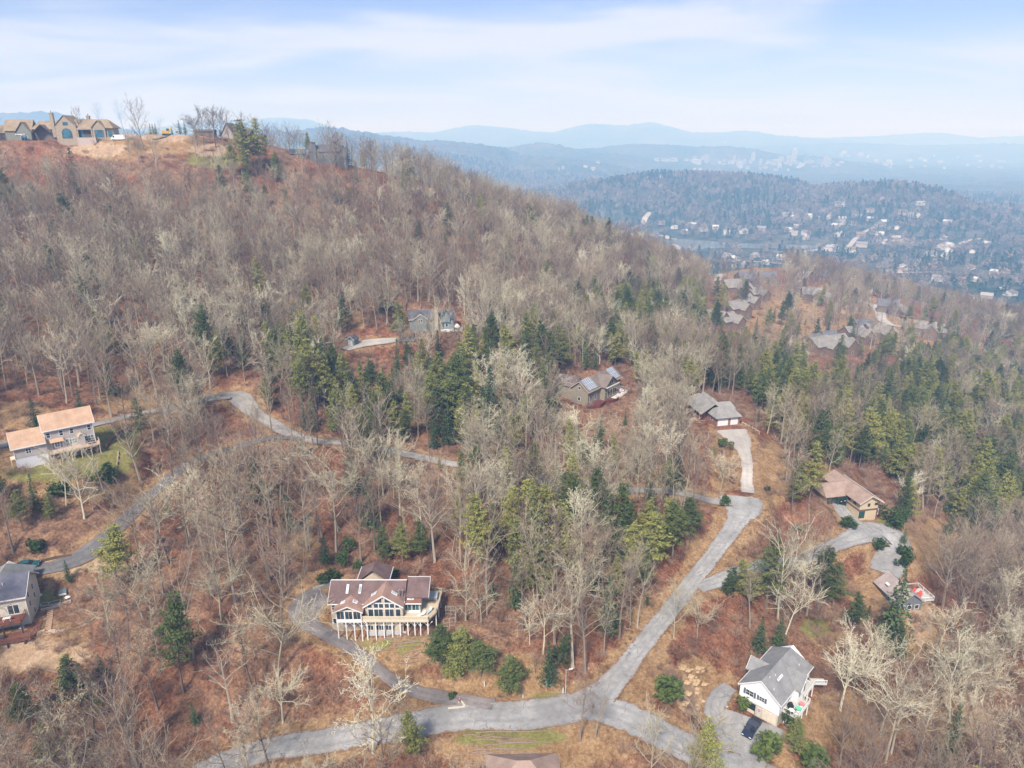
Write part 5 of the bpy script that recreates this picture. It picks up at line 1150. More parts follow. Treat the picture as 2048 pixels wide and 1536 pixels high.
    for x, y, c, lab, nm in ((6.1, 5.6, (.62, .22, .22, 1), 'red and white cushioned round table on the white house deck', 'table_red'), (6.2, 4.0, (.12, .55, .33, 1), 'small green round table on the white house deck', 'table_green'), (5.4, 2.6, (.75, .75, .70, 1), 'small white round table at the deck corner', 'table_white')):
        g = thing('garden_table', lab, 'table', on(x, y)); mb = MB(); mb.tube([(0,0,.68),(0,0,.74)], [.55,.55], 12, True); mb.build('tabletop', paint(nm, c), g); mb = MB(); mb.tube([(0,0,0),(0,0,.68)], [.05,.05], 6); mb.tube([(0,0,0),(0,0,.05)], [.3,.3], 8, True); mb.build('leg', WHITE, g)
    g = thing('grill', 'black covered grill against the white house wall', 'grill', on(4.7, 3.8)); mb = MB(); mb.box(-.5, .5, -.35, .35, 0, .75); mb.build('cart', MATS['black_enamel'], g); mb = MB(); mb.prism([(-.45,.75),(.45,.75),(.3,1.15),(-.3,1.15)], -.3, .3, 'y'); mb.build('hood', MATS['black_enamel'], g)
    g = thing('kayak', 'bright lime green kayak lying before the garage door', 'kayak', local(WH, .3, -1.4, .06), WH[3] + R(60)); mb = MB(); mb.tube([(-1.4,0,.2),(-.9,0,.14),(0,0,.12),(.9,0,.14),(1.4,0,.2)], [.03,.26,.34,.26,.03], 8); mb.build('hull', paint('lime', (.42,.80,.04,1)), g); mb = MB(); mb.box(-.4, .4, -.16, .16, .36, .47); mb.build('seat', MATS['black_enamel'], g)
    # low kerb island of stones
    for k in range(9):
        a = R(150 + k*24); p = local(WH, -4.2 + 1.5*math.cos(a), -2.0 + 1.3*math.sin(a)); mb = MB(); rock(mb, .32); tag(mb.build('stone', paint('pale_stone', (.50,.42,.34,1))), 'pale edging stone of the planted island by the left garage door', 'stone', 'stones edging the planted island'); o = COL.objects[-1] if False else bpy.data.objects[mb.last]; o.location = (p[0], p[1], float(H(p[0], p[1])[0]))
def rock(mb, r_, sq=.6):
    base = [(0,0,1),(1,0,.2),(.3,.95,.1),(-.8,.6,.15),(-.8,-.6,.1),(.3,-.95,.2),(.5,.3,-.6),(-.4,.2,-.6),(0,-.5,-.6)]
    v = [(x*r_*random.uniform(.8,1.25), y*r_*random.uniform(.8,1.25), z*r_*sq*random.uniform(.8,1.2)) for x,y,z in base]
    mb.add(v, [(0,1,2),(0,2,3),(0,3,4),(0,4,5),(0,5,1),(1,6,2),(2,6,7),(2,7,3),(3,7,4),(4,7,8),(4,8,5),(5,8,6),(5,6,1),(6,8,7)])
_b = MB.build
def _build(s, name, mats, parent=None, label=None):
    o = _b(s, name, mats, parent, label); s.last = o.name; return o
MB.build = _build
white_house()
# ---------------------------------------------------------------- the other houses on the hillside
def ground_wall(mb, *a): mb.box(*a); return mb
def tan_house():
    t = thing('house', 'two storey greige house with light tan shingle roofs on the left lawn', 'house', TH[:3], TH[3])
    sd_ = sidingm('greige_siding', (0.44, 0.40, 0.38)); rf = shingle('tan_shingle', (0.34, 0.215, 0.14), (0.54, 0.375, 0.265)); blk = paint('pale_block', (.62, .62, .66, 1), .08, 3)
    mb = MB(); gable_walls(mb, 0.3, 11.0, .3, 8.1, -1.5, 8.5, 11.3, 'x'); gable_walls(mb, -6.6, .3, -.9, 6.9, 3.0, 6.0, 8.7, 'x'); mb.build('wall', sd_, t)
    mb = MB(); mb.box(-6.6, .25, -.85, 6.9, -1.5, 2.98); mb.build('foundation', blk, t)
    mb = MB(); gable_slabs(mb, -.1, 11.5, -.15, 8.6, 8.35, 11.5, 'x'); mb.build('roof', rf, t); mb = MB(); gable_slabs(mb, -7.1, .3, -1.35, 7.4, 5.8, 8.9, 'x'); mb.build('roof', rf, t, 'lower light tan roof over the garage wing')
    mb = MB(); mb.box(-.1, 11.5, -.24, -.15, 8.12, 8.38); mb.box(-7.1, .3, -1.44, -1.35, 5.58, 5.84); rake(mb, -.15, 8.6, -.1, 8.35, 11.5, 'x'); rake(mb, -.15, 8.6, 11.56, 8.35, 11.5, 'x'); rake(mb, -1.35, 7.4, -7.1, 5.8, 8.9, 'x')
    for x in (.28, 10.9): mb.box(x, x+.14, .2, .3, 3, 8.4)
    mb.box(-6.65, -6.5, -1.0, -.9, 3.0, 5.8); mb.build('trim', WHITE, t)
    for x in (1.1, 3.9, 6.2, 10.1): window(t, 'front', .3, x, 6.35, .75, 1.25, 1, 2, .12)
    window(t, 'front', -.9, -3.6, 3.9, 1.0, 1.2, 2, 2, .12)
    for x, w, n in ((1.7, .5, 1), (2.6, 1.0, 2), (3.5, .45, 1), (4.9, .8, 1), (6.1, 1.7, 3), (9.75, 1.9, 3)): window(t, 'front', .3, x, 3.5 if w > .9 else 3.2, w, 1.35 if w > .9 else 1.8, n, 2, .1, pane=glass('grey_green_glass', (.10, .14, .14), .1))
    mb = MB(); mb.box(1.2, 4.0, -.5, .28, 3.05, 4.9); mb.build('bay_wall', sd_, t) if False else None
    mb = MB(); mb.prism([(-.75, 5.1), (.3, 5.75), (.3, 5.85), (-.75, 5.2)], 1.1, 4.1, 'x'); mb.build('roof', rf, t, 'small tan roof over the bay window')
    mb = MB(); gable_walls(mb, 7.3, 8.7, -.6, .3, 3.0, 5.4, 6.2, 'y'); mb.build('bay_wall', sd_, t); mb = MB(); gable_slabs(mb, 7.05, 8.95, -.8, .3, 5.35, 6.35, 'y', th=.08); mb.build('roof', rf, t, 'tiny tan gable over the chimney bay'); mb = MB(); rake(mb, 7.05, 8.95, -.8, 5.35, 6.35, w=.16); mb.build('fascia', WHITE, t)
    window(t, 'right', 11.0, 3.0, 6.3, .9, 1.3); window(t, 'right', 11.0, 5.5, 3.4, .9, 1.3); window(t, 'left', -6.6, -3.0, 3.6, 1.0, 1.2)
    mb = MB(); slab(mb, [(.4, -2.6), (11.6, -2.6), (11.6, .25), (.4, .25)], 2.75, 2.95); mb.build('deck', paint('tan_deck', (.48, .36, .28, 1), .1, 2), t)
    railing(t, [(.4, .1), (.4, -2.6), (11.6, -2.6), (11.6, .1)], 2.95, .95, paint('tan_rail', (.56, .44, .36, 1)), .3)
    for x in (.6, 2.8, 5.0, 7.2, 9.4, 11.4): mb = MB(); mb.box(x-.09, x+.09, -2.5, -2.32, -1.5, 2.75); mb.build('post', MATS['tan_rail'], t)
    mb = MB(); mb.box(.6, 11.2, .18, .28, .2, 2.6); mb.build('basement_wall', paint('brown_skirt', (.22, .16, .14, 1), .2), t)
    window(t, 'front', .17, 9.2, .8, 1.1, .9)
    mb = MB(); mb.box(-7.6, -6.6, .6, 2.8, 2.4, 2.6); mb.box(-7.6, -7.4, .6, .8, 0, 2.4); mb.build('side_landing', paint('pale_stoop', (.6,.52,.42,1)), t)
    g = thing('bench', 'dark outdoor sofa on the right end of the tan house deck', 'sofa', local(TH, 9.9, -1.2, 2.96), TH[3]); mb = MB(); mb.box(-.8, .8, -.4, .4, .2, .45); mb.build('seat', paint('dark_wicker', (.06,.06,.06,1)), g); mb = MB(); mb.box(-.8, .8, .3, .45, .45, .85); mb.build('backrest', MATS['dark_wicker'], g)
    st = thing('stairs', 'timber garden steps going down the lawn below the tan roofed house', 'steps', local(TH, 3.5, -4.2)); wood = paint('brown_timber', (.30, .19, .14, 1), .2, 3)
    for k in range(10):
        p = local(TH, 3.7 + k*.28, -4.5 - k*.62); gz = float(H(p[0], p[1])[0]); mb = MB(); mb.box(-.7, .7, -.1, .1, -.1, .14); o = mb.build('step', wood, st); o.location = (p[0]-st.location.x, p[1]-st.location.y, gz-st.location.z+.05); o.rotation_euler[2] = TH[3] - R(20)
tan_house()
def low_wall(name, label, cat, trace, h, w, mat, blk=None, part='block'):
    """row of blocks or timbers following the ground"""
    gx, gy, gz, t_, h_ = ground([p[0] for p in trace], [p[1] for p in trace], H); s = spline(np.stack([gx, gy, gz], 1), blk or 1.0)
    e = thing(name, label, cat, (s[0, 0], s[0, 1], float(H(s[0, 0], s[0, 1])[0])))
    for a, b in zip(s[:-1], s[1:]):
        c = (a+b)/2; L = math.hypot(b[0]-a[0], b[1]-a[1]); mb = MB(); jit = random.uniform(-.06, .06); mb.box(-L/2+.02, L/2-.02, -w/2, w/2, -.5, h + jit); o = mb.build(part, mat, e)
        o.location = (c[0]-e.location.x, c[1]-e.location.y, float(H(c[0], c[1])[0])-e.location.z); o.rotation_euler[2] = math.atan2(b[1]-a[1], b[0]-a[0])
    return e
brick_red = paint('red_brown_block', (.26, .13, .10, 1), .25, 2)
low_wall('retaining_wall', 'red brown block retaining wall on the lawn right of the tan roofed house', 'wall', [(212,894),(225,880),(240,866),(258,856)], .7, .45, brick_red, .9)
low_wall('retaining_wall', 'long timber edging at the right side of the lawn', 'wall', [(237,903),(236,920),(232,945)], .35, .3, paint('weathered_timber', (.38,.29,.25,1), .2, 3), 2.2, 'timber')
low_wall('retaining_wall', 'long low timber wall across the slope below the tan house lawn', 'wall', [(105,990),(150,983),(190,976),(228,965)], .4, .3, MATS['weathered_timber'], 2.4, 'timber')
def grey_left_house():
    t = thing('house', 'cream house with dark grey shingle roof and wooden decks, left edge', 'house', LH[:3], LH[3])
    sd_ = sidingm('cream_white_siding', (0.66, 0.62, 0.53)); rf = shingle('slate_shingle', (0.055, 0.06, 0.085), (0.16, 0.16, 0.20)); rf2 = shingle('grey_shingle', (0.115, 0.12, 0.128), (0.265, 0.265, 0.265)); wd = paint('red_wood', (.19, .075, .05, 1), .2, 2)
    mb = MB(); gable_walls(mb, -13, -.2, .2, 8.2, -1.5, 6.9, 9.8, 'x'); gable_walls(mb, -9, -2.6, 8, 12, -1.5, 6.3, 8.9, 'y'); mb.build('wall', sd_, t)
    mb = MB(); gable_slabs(mb, -13.4, .25, -.4, 8.8, 6.75, 10.0, 'x'); mb.build('roof', rf, t); mb = MB(); gable_slabs(mb, -9.6, -1.2, 3, 12.6, 6.5, 9.7, 'y', hip1=3); mb.build('roof', rf2, t, 'lighter grey hipped roof behind the dark one')
    mb = MB(); rake(mb, -.4, 8.8, .31, 6.75, 10.0, 'x', w=.3); mb.box(-13.4, .25, -.5, -.4, 6.52, 6.78); mb.box(-.25, -.1, .1, .2, 0, 6.7); mb.build('trim', WHITE, t)
    window(t, 'front', .2, -2.6, 3.0, 1.9, 2.0, 2, 1, .12); window(t, 'front', .2, -6.2, 3.0, 1.9, 2.0, 2, 1, .12); window(t, 'front', .2, -9.5, 5.6, 1, 1)
    for y, z in ((2, 3.2), (5, 3.2), (2, 5.3), (5, 5.3), (3.5, .6)): window(t, 'right', -.2, y, z, .8, 1.1, 1, 2, .08)
    mb = MB(); mb.tube([(-4.2, 2.4, 8), (-4.2, 2.4, 9.2)], [.09,.09], 6, True); mb.build('roof_vent', WHITE, t)
    mb = MB(); slab(mb, [(-13, -3.0), (-.6, -3.0), (-.6, .15), (-13, .15)], 2.55, 2.75); mb.build('deck', wd, t, 'upper reddish wooden deck'); railing(t, [(-13, -3.0), (-.6, -3.0), (-.6, 0)], 2.75, 1.0, wd, .35)
    mb = MB(); slab(mb, [(-13, -5.4), (1.2, -5.4), (1.9, -3.0), (1.9, .2), (-.15, .2), (-.15, -2.2), (-13, -2.2)], -.05, .15); mb.build('deck', paint('red_wood_dark', (.18, .075, .05, 1), .2, 2), t, 'lower darker wooden deck'); railing(t, [(-13, -5.4), (1.2, -5.4), (1.9, -3.0), (1.9, .1)], .15, 1.0, wd, .35)
    for x in (-10, -7, -4, -.8): mb = MB(); mb.box(x-.1, x+.1, -2.95, -2.75, .15, 2.55); mb.build('post', paint('dark_post', (.07,.045,.04,1)), t)
    for x in (-9, -6, -3, 0): mb = MB(); mb.box(x-.12, x+.12, -5.3, -5.06, -3.2, -.05); mb.build('post', MATS['dark_post'], t)
    g = thing('garden_table', 'pale table on the upper deck of the grey roofed house', 'table', local(LH, -3.4, -1.6, 2.76), LH[3]); mb = MB(); mb.box(-.7, .7, -.4, .4, .66, .72); mb.build('tabletop', WHITE, g); mb = MB(); [mb.box(x-.04, x+.04, y-.04, y+.04, 0, .66) for x in (-.6, .6) for y in (-.3, .3)]; mb.build('leg_frame', WHITE, g)
    g = thing('garden_table', 'dark table with chairs on the lower deck of the grey roofed house', 'table', local(LH, -4.6, -4.0, .16), LH[3]); mb = MB(); mb.box(-.9, .9, -.5, .5, .66, .73); mb.build('tabletop', MATS['dark_wicker'], g); mb = MB(); [mb.box(x-.04, x+.04, y-.04, y+.04, 0, .66) for x in (-.8, .8) for y in (-.4, .4)]; mb.build('leg_frame', MATS['dark_wicker'], g)
    for k, (px, py) in enumerate([(100,1225),(99,1233),(98,1241),(97,1249),(96,1256),(95,1263),(95,1270),(96,1277),(97,1284),(98,1291)]):
        pass
grey_left_house()
def steps(label, trace, w, mat):
    gx, gy, gz, t_, h_ = ground([p[0] for p in trace], [p[1] for p in trace], H); s = spline(np.stack([gx, gy, gz], 1), .62)
    e = thing('stairs', label, 'steps', (s[0,0], s[0,1], float(H(s[0,0], s[0,1])[0])))
    for a, b in zip(s[:-1], s[1:]):
        mb = MB(); mb.box(-w/2, w/2, -.12, .12, -.25, .12); o = mb.build('step', mat, e); o.location = (a[0]-e.location.x, a[1]-e.location.y, float(H(a[0], a[1])[0])-e.location.z+.06); o.rotation_euler[2] = math.atan2(b[1]-a[1], b[0]-a[0]) + R(90)
steps('timber hillside steps descending right of the wooden decks', [(101,1222),(99,1240),(96,1258),(95,1275),(97,1292),(99,1300)], 1.1, paint('pale_step', (.46, .31, .22, 1), .2, 3))
low_wall('retaining_wall', 'curving pale stone edge along the small lawn right of the grey roofed house', 'wall', [(82,1222),(102,1218),(125,1209),(143,1203)], .45, .4, paint('pale_stone', (.50,.42,.34,1), .2), .9, 'stone')
low_wall('retaining_wall', 'pale stone path edge sweeping below the wooden decks', 'wall', [(0,1292),(30,1287),(60,1272),(90,1262)], .35, .5, MATS['pale_stone'], 1.0, 'stone')
low_wall('retaining_wall', 'short pale stone terrace right of the timber steps', 'wall', [(97,1262),(112,1263),(130,1262)], .3, .4, MATS['pale_stone'], .9, 'stone')
low_wall('retaining_wall', 'dark rail along the bank above the lane by the grey roofed house', 'wall', [(45,1133),(75,1127),(110,1118),(143,1114)], .7, .15, paint('dark_rail', (.12,.08,.06,1)), 2.0, 'rail')
low_wall('stone_wall', 'low grey dry stone wall behind the gravel turnaround of the deck house', 'wall', [(626,1182),(640,1178),(652,1174),(662,1170)], .8, .6, paint('grey_stone', (.30,.29,.27,1), .3, 3), .8, 'stone')
low_wall('retaining_wall', 'low cream kerb wall in the corner where the gravel driveway meets the road', 'wall', [(896,1419),(912,1418),(930,1415)], .4, .35, CREAMP, 1.0, 'block')
low_wall('retaining_wall', 'second arm of the cream kerb wall at the driveway mouth', 'wall', [(930,1414),(924,1406),(918,1399)], .35, .3, CREAMP, 1.0, 'block')
def box_bed(px, py, w, d, lab, rz=0.2):
    x, y, z = at(px, py); e = thing('garden_bed', lab, 'garden bed', (x, y, z), rz); fr = paint('bed_frame', (.42,.42,.38,1), .2, 3)
    for a in ((-w/2, w/2, -d/2, -d/2+.12), (-w/2, w/2, d/2-.12, d/2), (-w/2, -w/2+.12, -d/2+.12, d/2-.12), (w/2-.12, w/2, -d/2+.12, d/2-.12)): mb = MB(); mb.box(a[0], a[1], a[2], a[3], -.1, .35); mb.build('board', fr, e)
    mb = MB(); mb.box(-w/2+.12, w/2-.12, -d/2+.12, d/2-.12, -.1, .25); mb.build('soil', paint('soil', (.16,.10,.07,1), .3, 3), e)
box_bed(90, 1210, 1.6, 1.1, 'white framed garden bed on the small lawn'); box_bed(110, 1207, 2.2, 1.3, 'wider brown garden bed on the small lawn', .5)
x, y, z = at(126, 1188); e = thing('lean_frame', 'pale cold frame standing at the back of the small lawn', 'cold frame', (x, y, z), .4); mb = MB(); mb.box(-.7, .7, -.5, .5, 0, .5); mb.build('box', WHITE, e); mb = MB(); mb.prism([(-.55, .5), (.55, .95), (.55, 1.0), (-.55, .56)], -.75, .75, 'x'); mb.build('lid', MATS['grey_green_glass'], e)
for (px, py, c, lab) in ((80, 1192, (.55,.6,.62,1), 'pale covered mound left of the small lawn'), (135, 1196, (.8,.8,.78,1), 'small white sack at the right end of the small lawn'), (43, 1257, (.5,.5,.62,1), 'bluish bundle under the lower deck')):
    x, y, z = at(px, py); mb = MB(); rock(mb, .6); o = mb.build('tarp_heap', paint('tarp%d' % px, c)); o.location = (x, y, z+.2); tag(o, lab, 'tarp')

def solar_house():
    t = thing('house', 'tan house with solar panels on both roof ends and a red deck', 'house', SH[:3], SH[3])
    sd_ = sidingm('taupe_siding', (0.27, 0.235, 0.18)); rf = shingle('brown_grey_shingle', (0.11, 0.09, 0.08), (0.24, 0.20, 0.175)); red = paint('red_deck', (.13, .038, .034, 1), .2, 2)
    mb = MB(); gable_walls(mb, .3, 21.4, .3, 7.2, -2.5, 4.9, 7.7, 'x'); gable_walls(mb, 8.0, 15.8, -1.6, 3.7, -2.5, 4.9, 7.9, 'y'); gable_walls(mb, 2.2, 8.4, 7.0, 15.5, -2, 4.6, 7.0, 'y'); mb.build('wall', sd_, t)
    mb = MB(); gable_slabs(mb, -.3, 22, -.3, 7.8, 4.75, 7.95, 'x'); mb.build('roof', rf, t); mb = MB(); gable_slabs(mb, 7.5, 16.3, -2.3, 3.9, 4.8, 8.15, 'y'); mb.build('roof', rf, t, 'brown gable roof over the tall windows'); mb = MB(); gable_slabs(mb, 1.7, 8.9, 7, 16.1, 4.5, 7.3, 'y', hip1=2); mb.build('roof', shingle('dark_brown_shingle', (.075,.055,.06), (.17,.135,.13)), t, 'dark brown roof of the rear wing')
    mb = MB(); rake(mb, -.3, 7.8, -.3, 4.75, 7.95, 'x', w=.2); mb.box(-.3, 7.4, -.38, -.3, 4.55, 4.78); mb.box(16.4, 22, -.38, -.3, 4.55, 4.78); mb.build('fascia', paint('tan_fascia', (.50,.45,.36,1)), t)
    mb = MB(); mb.prism([(7.8, 4.5), (16.1, 4.5), (16.1, 4.85), (7.8, 4.85)], -2.6, -2.35, 'y'); mb.build('tie_beam', WHITE, t)
    mb = MB(); mb.build
    pv = metal('panel_glass', (.16, .19, .25, 1), .25, .1, .6); al = paint('alu_frame', (.62,.64,.66,1)); sl = 3.2/4.05
    for (xa, n, rows) in ((.9, 5, 2), (16.9, 4, 2)):
        for i in range(n):
            for j in range(rows):
                y0 = .25 + j*1.8; x0 = xa + i*1.05; z0 = 4.75 + (y0+.3)*sl + .12; z1 = z0 + 1.65*sl; mb = MB()
                mb.add([(x0,y0,z0),(x0+.98,y0,z0),(x0+.98,y0+1.65,z1),(x0,y0+1.65,z1),(x0,y0,z0+.07),(x0+.98,y0,z0+.07),(x0+.98,y0+1.65,z1+.07),(x0,y0+1.65,z1+.07)], [(3,2,1,0),(4,5,6,7),(0,1,5,4),(1,2,6,5),(2,3,7,6),(3,0,4,7)]); o = mb.build('solar_panel', al, t)
                mb = MB()
                for k in range(2):
                    xx = x0 + .07 + k*.45; q = .05; mb.add([(xx,y0+q,z0+q*sl+.075),(xx+.38,y0+q,z0+q*sl+.075),(xx+.38,y0+1.6,z1-.05*sl+.075),(xx,y0+1.6,z1-.05*sl+.075)], [(0,1,2,3)])
                mb.build('cell_sheet', pv, o)
    for x in (8.9, 10.6, 12.3, 14.0, 15.2): window(t, 'front', -1.6, x, .5, 1.1, 2.6 if abs(x-12) < 2.5 else 2.2, 1, 1, .1, frame=MATS['tan_fascia'])
    window(t, 'front', -1.6, 11.2, 5.0, 1.2, 1.4, frame=MATS['tan_fascia']); window(t, 'front', -1.6, 12.8, 5.0, 1.2, 1.4, frame=MATS['tan_fascia'])
    for x in (2.2, 5.0, 18.2, 20.2): window(t, 'front', .3, x, .8, 1.3, 2.0, 2, 1)
    window(t, 'left', .3, -3.8, 1.0, 1.0, 1.2); window(t, 'left', .3, -3.8, 5.0, .9, .9)
    mb = MB(); slab(mb, [(-.8, -1.6), (1.5, -4.0), (5.5, -3.4), (9, -5.0), (12, -5.0), (12, -1.65), (8, -1.65), (8, .25), (-.8, .25)], -.3, -.05); mb.build('deck', red, t); railing(t, [(-.8, -1.6), (1.5, -4.0), (5.5, -3.4), (9, -5.0), (12, -5.0)], -.05, 1.0, red, .3, True)
    mb = MB(); slab(mb, [(12.05, -4.4), (22.6, -3.2), (22.6, 2.5), (21.5, 2.5), (21.5, .2), (15.9, .2), (15.9, -1.7), (12.05, -1.7)], -.25, -.02); mb.build('deck', paint('white_deck', (.60,.58,.52,1), .1, 2), t, 'pale right part of the deck'); railing(t, [(12.05, -4.4), (22.6, -3.2), (22.6, 2.5)], -.02, 1.0, WHITE, .35)
    for x, y in ((1.2, -3.4), (5.2, -3.0), (8.8, -4.6), (11.8, -4.7), (15, -3.8), (18.5, -3.4), (22.3, -3.0), (22.3, 2.2)): p = local(SH, x, y); mb = MB(); mb.box(x-.1, x+.1, y-.1, y+.1, float(H(p[0], p[1])[0])-SH[2]-.3, -.25); mb.build('post', red if x < 12 else WHITE, t)
    mb = MB(); mb.box(22.2, 22.4, -2.9, -2.7, 0, 3.2); mb.box(22.2, 22.4, 2.0, 2.2, 0, 3.2); mb.box(19.5, 19.7, -2.9, -2.7, 0, 3.0); mb.box(19.4, 22.6, -3, -2.8, 3.0, 3.2); mb.box(19.4, 22.6, 2.0, 2.2, 3.0, 3.2)
    for k in range(6): mb.box(19.5 + k*.55, 19.6 + k*.55, -3.1, 2.4, 3.2, 3.35)
    mb.build('pergola', paint('brown_pergola', (.20,.10,.07,1)), t)
    for x, c, lab in ((17.6, (.30,.12,.28,1), 'purple cushioned chair on the pale part of the solar house deck'), (19.8, (.62,.55,.6,1), 'pinkish chair on the pale part of the solar house deck')):
        g = thing('chair', lab, 'chair', local(SH, x, -1.9, 0), SH[3]); mb = MB(); mb.box(-.4,.4,-.4,.4,.3,.5); mb.build('seat', paint('cush%d' % int(x), c), g); mb = MB(); mb.box(-.4,.4,.3,.45,.5,1.1); mb.build('backrest', MATS['cush%d' % int(x)], g)
solar_house()
def garage_house():
    t = thing('house', 'low grey roofed brick house with white garage doors above the concrete drive', 'house', GH[:3], GH[3])
    br = paint('red_brick_wall', (.26, .14, .12, 1), .2, 4); rf = shingle('pale_grey_shingle', (0.17, 0.165, 0.16), (0.33, 0.32, 0.30))
    mb = MB(); mb.box(-.6, 7.6, .4, 7.0, -1.5, 2.9); mb.box(-3.2, 5.0, 7.0, 16, -1.5, 2.9); mb.build('wall', br, t)
    mb = MB(); gable_slabs(mb, -1.1, 8.2, -.2, 7.8, 2.75, 5.3, 'x', hip0=2.4, hip1=2.2); mb.build('roof', rf, t)
    mb = MB(); gable_slabs(mb, -4.0, 5.4, 4.5, 18.5, 2.85, 5.9, 'y', hip1=2.5); mb.build('roof', rf, t, 'long pale grey roof running back'); mb = MB(); gable_slabs(mb, 2.6, 9.6, 6.5, 11, 3.0, 4.9, 'x', hip1=1.2); mb.build('roof', rf, t, 'side roof plane of the right wing')
    mb = MB(); gable_slabs(mb, 1.0, 6.6, 11.2, 18.6, 3.0, 5.3, 'y', hip0=.8); mb.build('roof', rf, t, 'farther pale roof plane'); mb = MB(); mb.box(5.0, 8.8, 7.0, 10.8, -1.5, 3.0); mb.build('wall', br, t, 'right wing wall')
    panel_door(t, 'front', .38, 1.6, 0, 3.6, 2.35, WHITE, 4); panel_door(t, 'front', .38, 5.6, 0, 2.6, 2.35, WHITE, 4)
    mb = MB(); mb.box(-1.1, 8.2, -.28, -.2, 2.55, 2.8); mb.build('gutter', paint('dark_gutter', (.13,.11,.11,1)), t)
    window(t, 'left', -.6, -3.5, 1, 1.2, 1.1); window(t, 'right', 8.8, 9, 1, 1.2, 1.1); window(t, 'left', -3.2, -10, 1, 1.2, 1.1)
    skylight(t, .6, 9.6, 5.2, .5, .9, 'x', .5); skylight(t, 2.4, 5.6, 3.55, .6, .6, 'y', -.6)
    f = thing('railing', 'pale rail along the right side of the garage house forecourt', 'fence', local(GH, 8.6, 0)); c0 = f.location
    mb = MB(); A, B = local(GH, 8.4, .2), local(GH, 11.0, -6.0); n = 5
    for k in range(n+1):
        t_ = k/n; x, y = A[0]+(B[0]-A[0])*t_, A[1]+(B[1]-A[1])*t_; z = float(H(x, y)[0]); m2 = MB(); m2.box(x-c0.x-.06, x-c0.x+.06, y-c0.y-.06, y-c0.y+.06, z-c0.z-.2, z-c0.z+1.0); m2.build('post', MATS['tan_fascia'], f)
    mb.tube([(A[0]-c0.x, A[1]-c0.y, float(H(A[0],A[1])[0])-c0.z+.95), (B[0]-c0.x, B[1]-c0.y, float(H(B[0],B[1])[0])-c0.z+.95)], [.08,.08], 4); mb.build('rail', MATS['tan_fascia'], f)
garage_house()
def brown_house():
    t = thing('house', 'tan stucco house with a long light brown roof above the grey forecourt', 'house', BH[:3], BH[3])
    st = paint('tan_stucco', (.52, .42, .29, 1), .08, 2); rf = shingle('light_brown_shingle', (0.22, 0.155, 0.125), (0.40, 0.30, 0.25)); dk = paint('dark_brown_band', (.16,.09,.065,1)); tl = paint('teal_dark', (.02,.07,.065,1))
    mb = MB(); mb.box(.4, 6.2, .5, 16, -1.2, 2.5); gable_walls(mb, .35, 6.25, .3, 16, 2.9, 5.3, 7.2, 'y'); mb.box(-5.8, .4, 6.5, 13.5, -1, 4.9); mb.build('wall', st, t)
    mb = MB(); mb.box(.28, 6.32, .25, 16, 2.5, 2.9); mb.build('band', dk, t)
    mb = MB(); gable_slabs(mb, -.5, 7.0, -.6, 17, 5.2, 7.4, 'y'); mb.build('roof', rf, t); mb = MB(); gable_slabs(mb, -6.8, 3, 5.6, 14.4, 4.8, 7.1, 'x', hip0=1.0); mb.build('roof', rf, t, 'light brown roof of the carport wing')
    mb = MB(); mb.box(7.05, 7.2, -.6, 17, 4.95, 5.2); rake(mb, -.5, 7.0, -.6, 5.2, 7.4, w=.22); mb.box(8.3, 8.45, .5, 18, 4.0, 4.2); mb.build('fascia', paint('cream_fascia', (.62,.56,.46,1)), t)
    mb = MB(); mb.prism([(7.2, 4.75), (8.4, 4.1), (8.4, 4.0), (7.2, 4.6)], 1, 17.5, 'y'); mb.build('sunroom_roof', glass('sunroom_glass', (.12,.16,.17), .1), t); mb = MB(); mb.box(6.3, 8.3, 1.2, 17.3, 2.7, 2.9); mb.build('side_deck', dk, t)
    for y in (2, 6, 10, 14): mb = MB(); mb.box(8.1, 8.3, y, y+.2, -2.5, 4.0); mb.build('post', WHITE, t)
    window(t, 'front', .3, 3.2, 3.7, .7, .9, 1, 1, .07, frame=dk); window(t, 'front', .3, 5.6, 3.9, 1.0, .7, 1, 1, .07, frame=dk)
    panel_door(t, 'front', .48, 1.5, 0, 1.9, 2.2, tl, 4); mb = MB(); mb.box(3.6, 5.9, .44, .5, .1, 2.2); mb.build('wall_panel', st, t)
    for y in (2.5, 5): window(t, 'left', .35, -y, 3.6, 1.1, 1.1, 1, 1, .07, frame=dk)
    mb = MB(); mb.box(-5.9, -.2, 5.6, 6.4, .2, 4.4); mb.build('carport_shade_block', paint('painted_inside_shade', (.02,.035,.035,1)), t)  # dark block stands in for the shade under the carport roof
    for x in (-5.9, -3.0, -.3): mb = MB(); mb.box(x, x+.25, 5.3, 5.55, 0, 4.7); mb.build('post', tl, t)
    skylight(t, -.5, 11.4, 6.2, .5, .7, 'y', -.5)
brown_house()
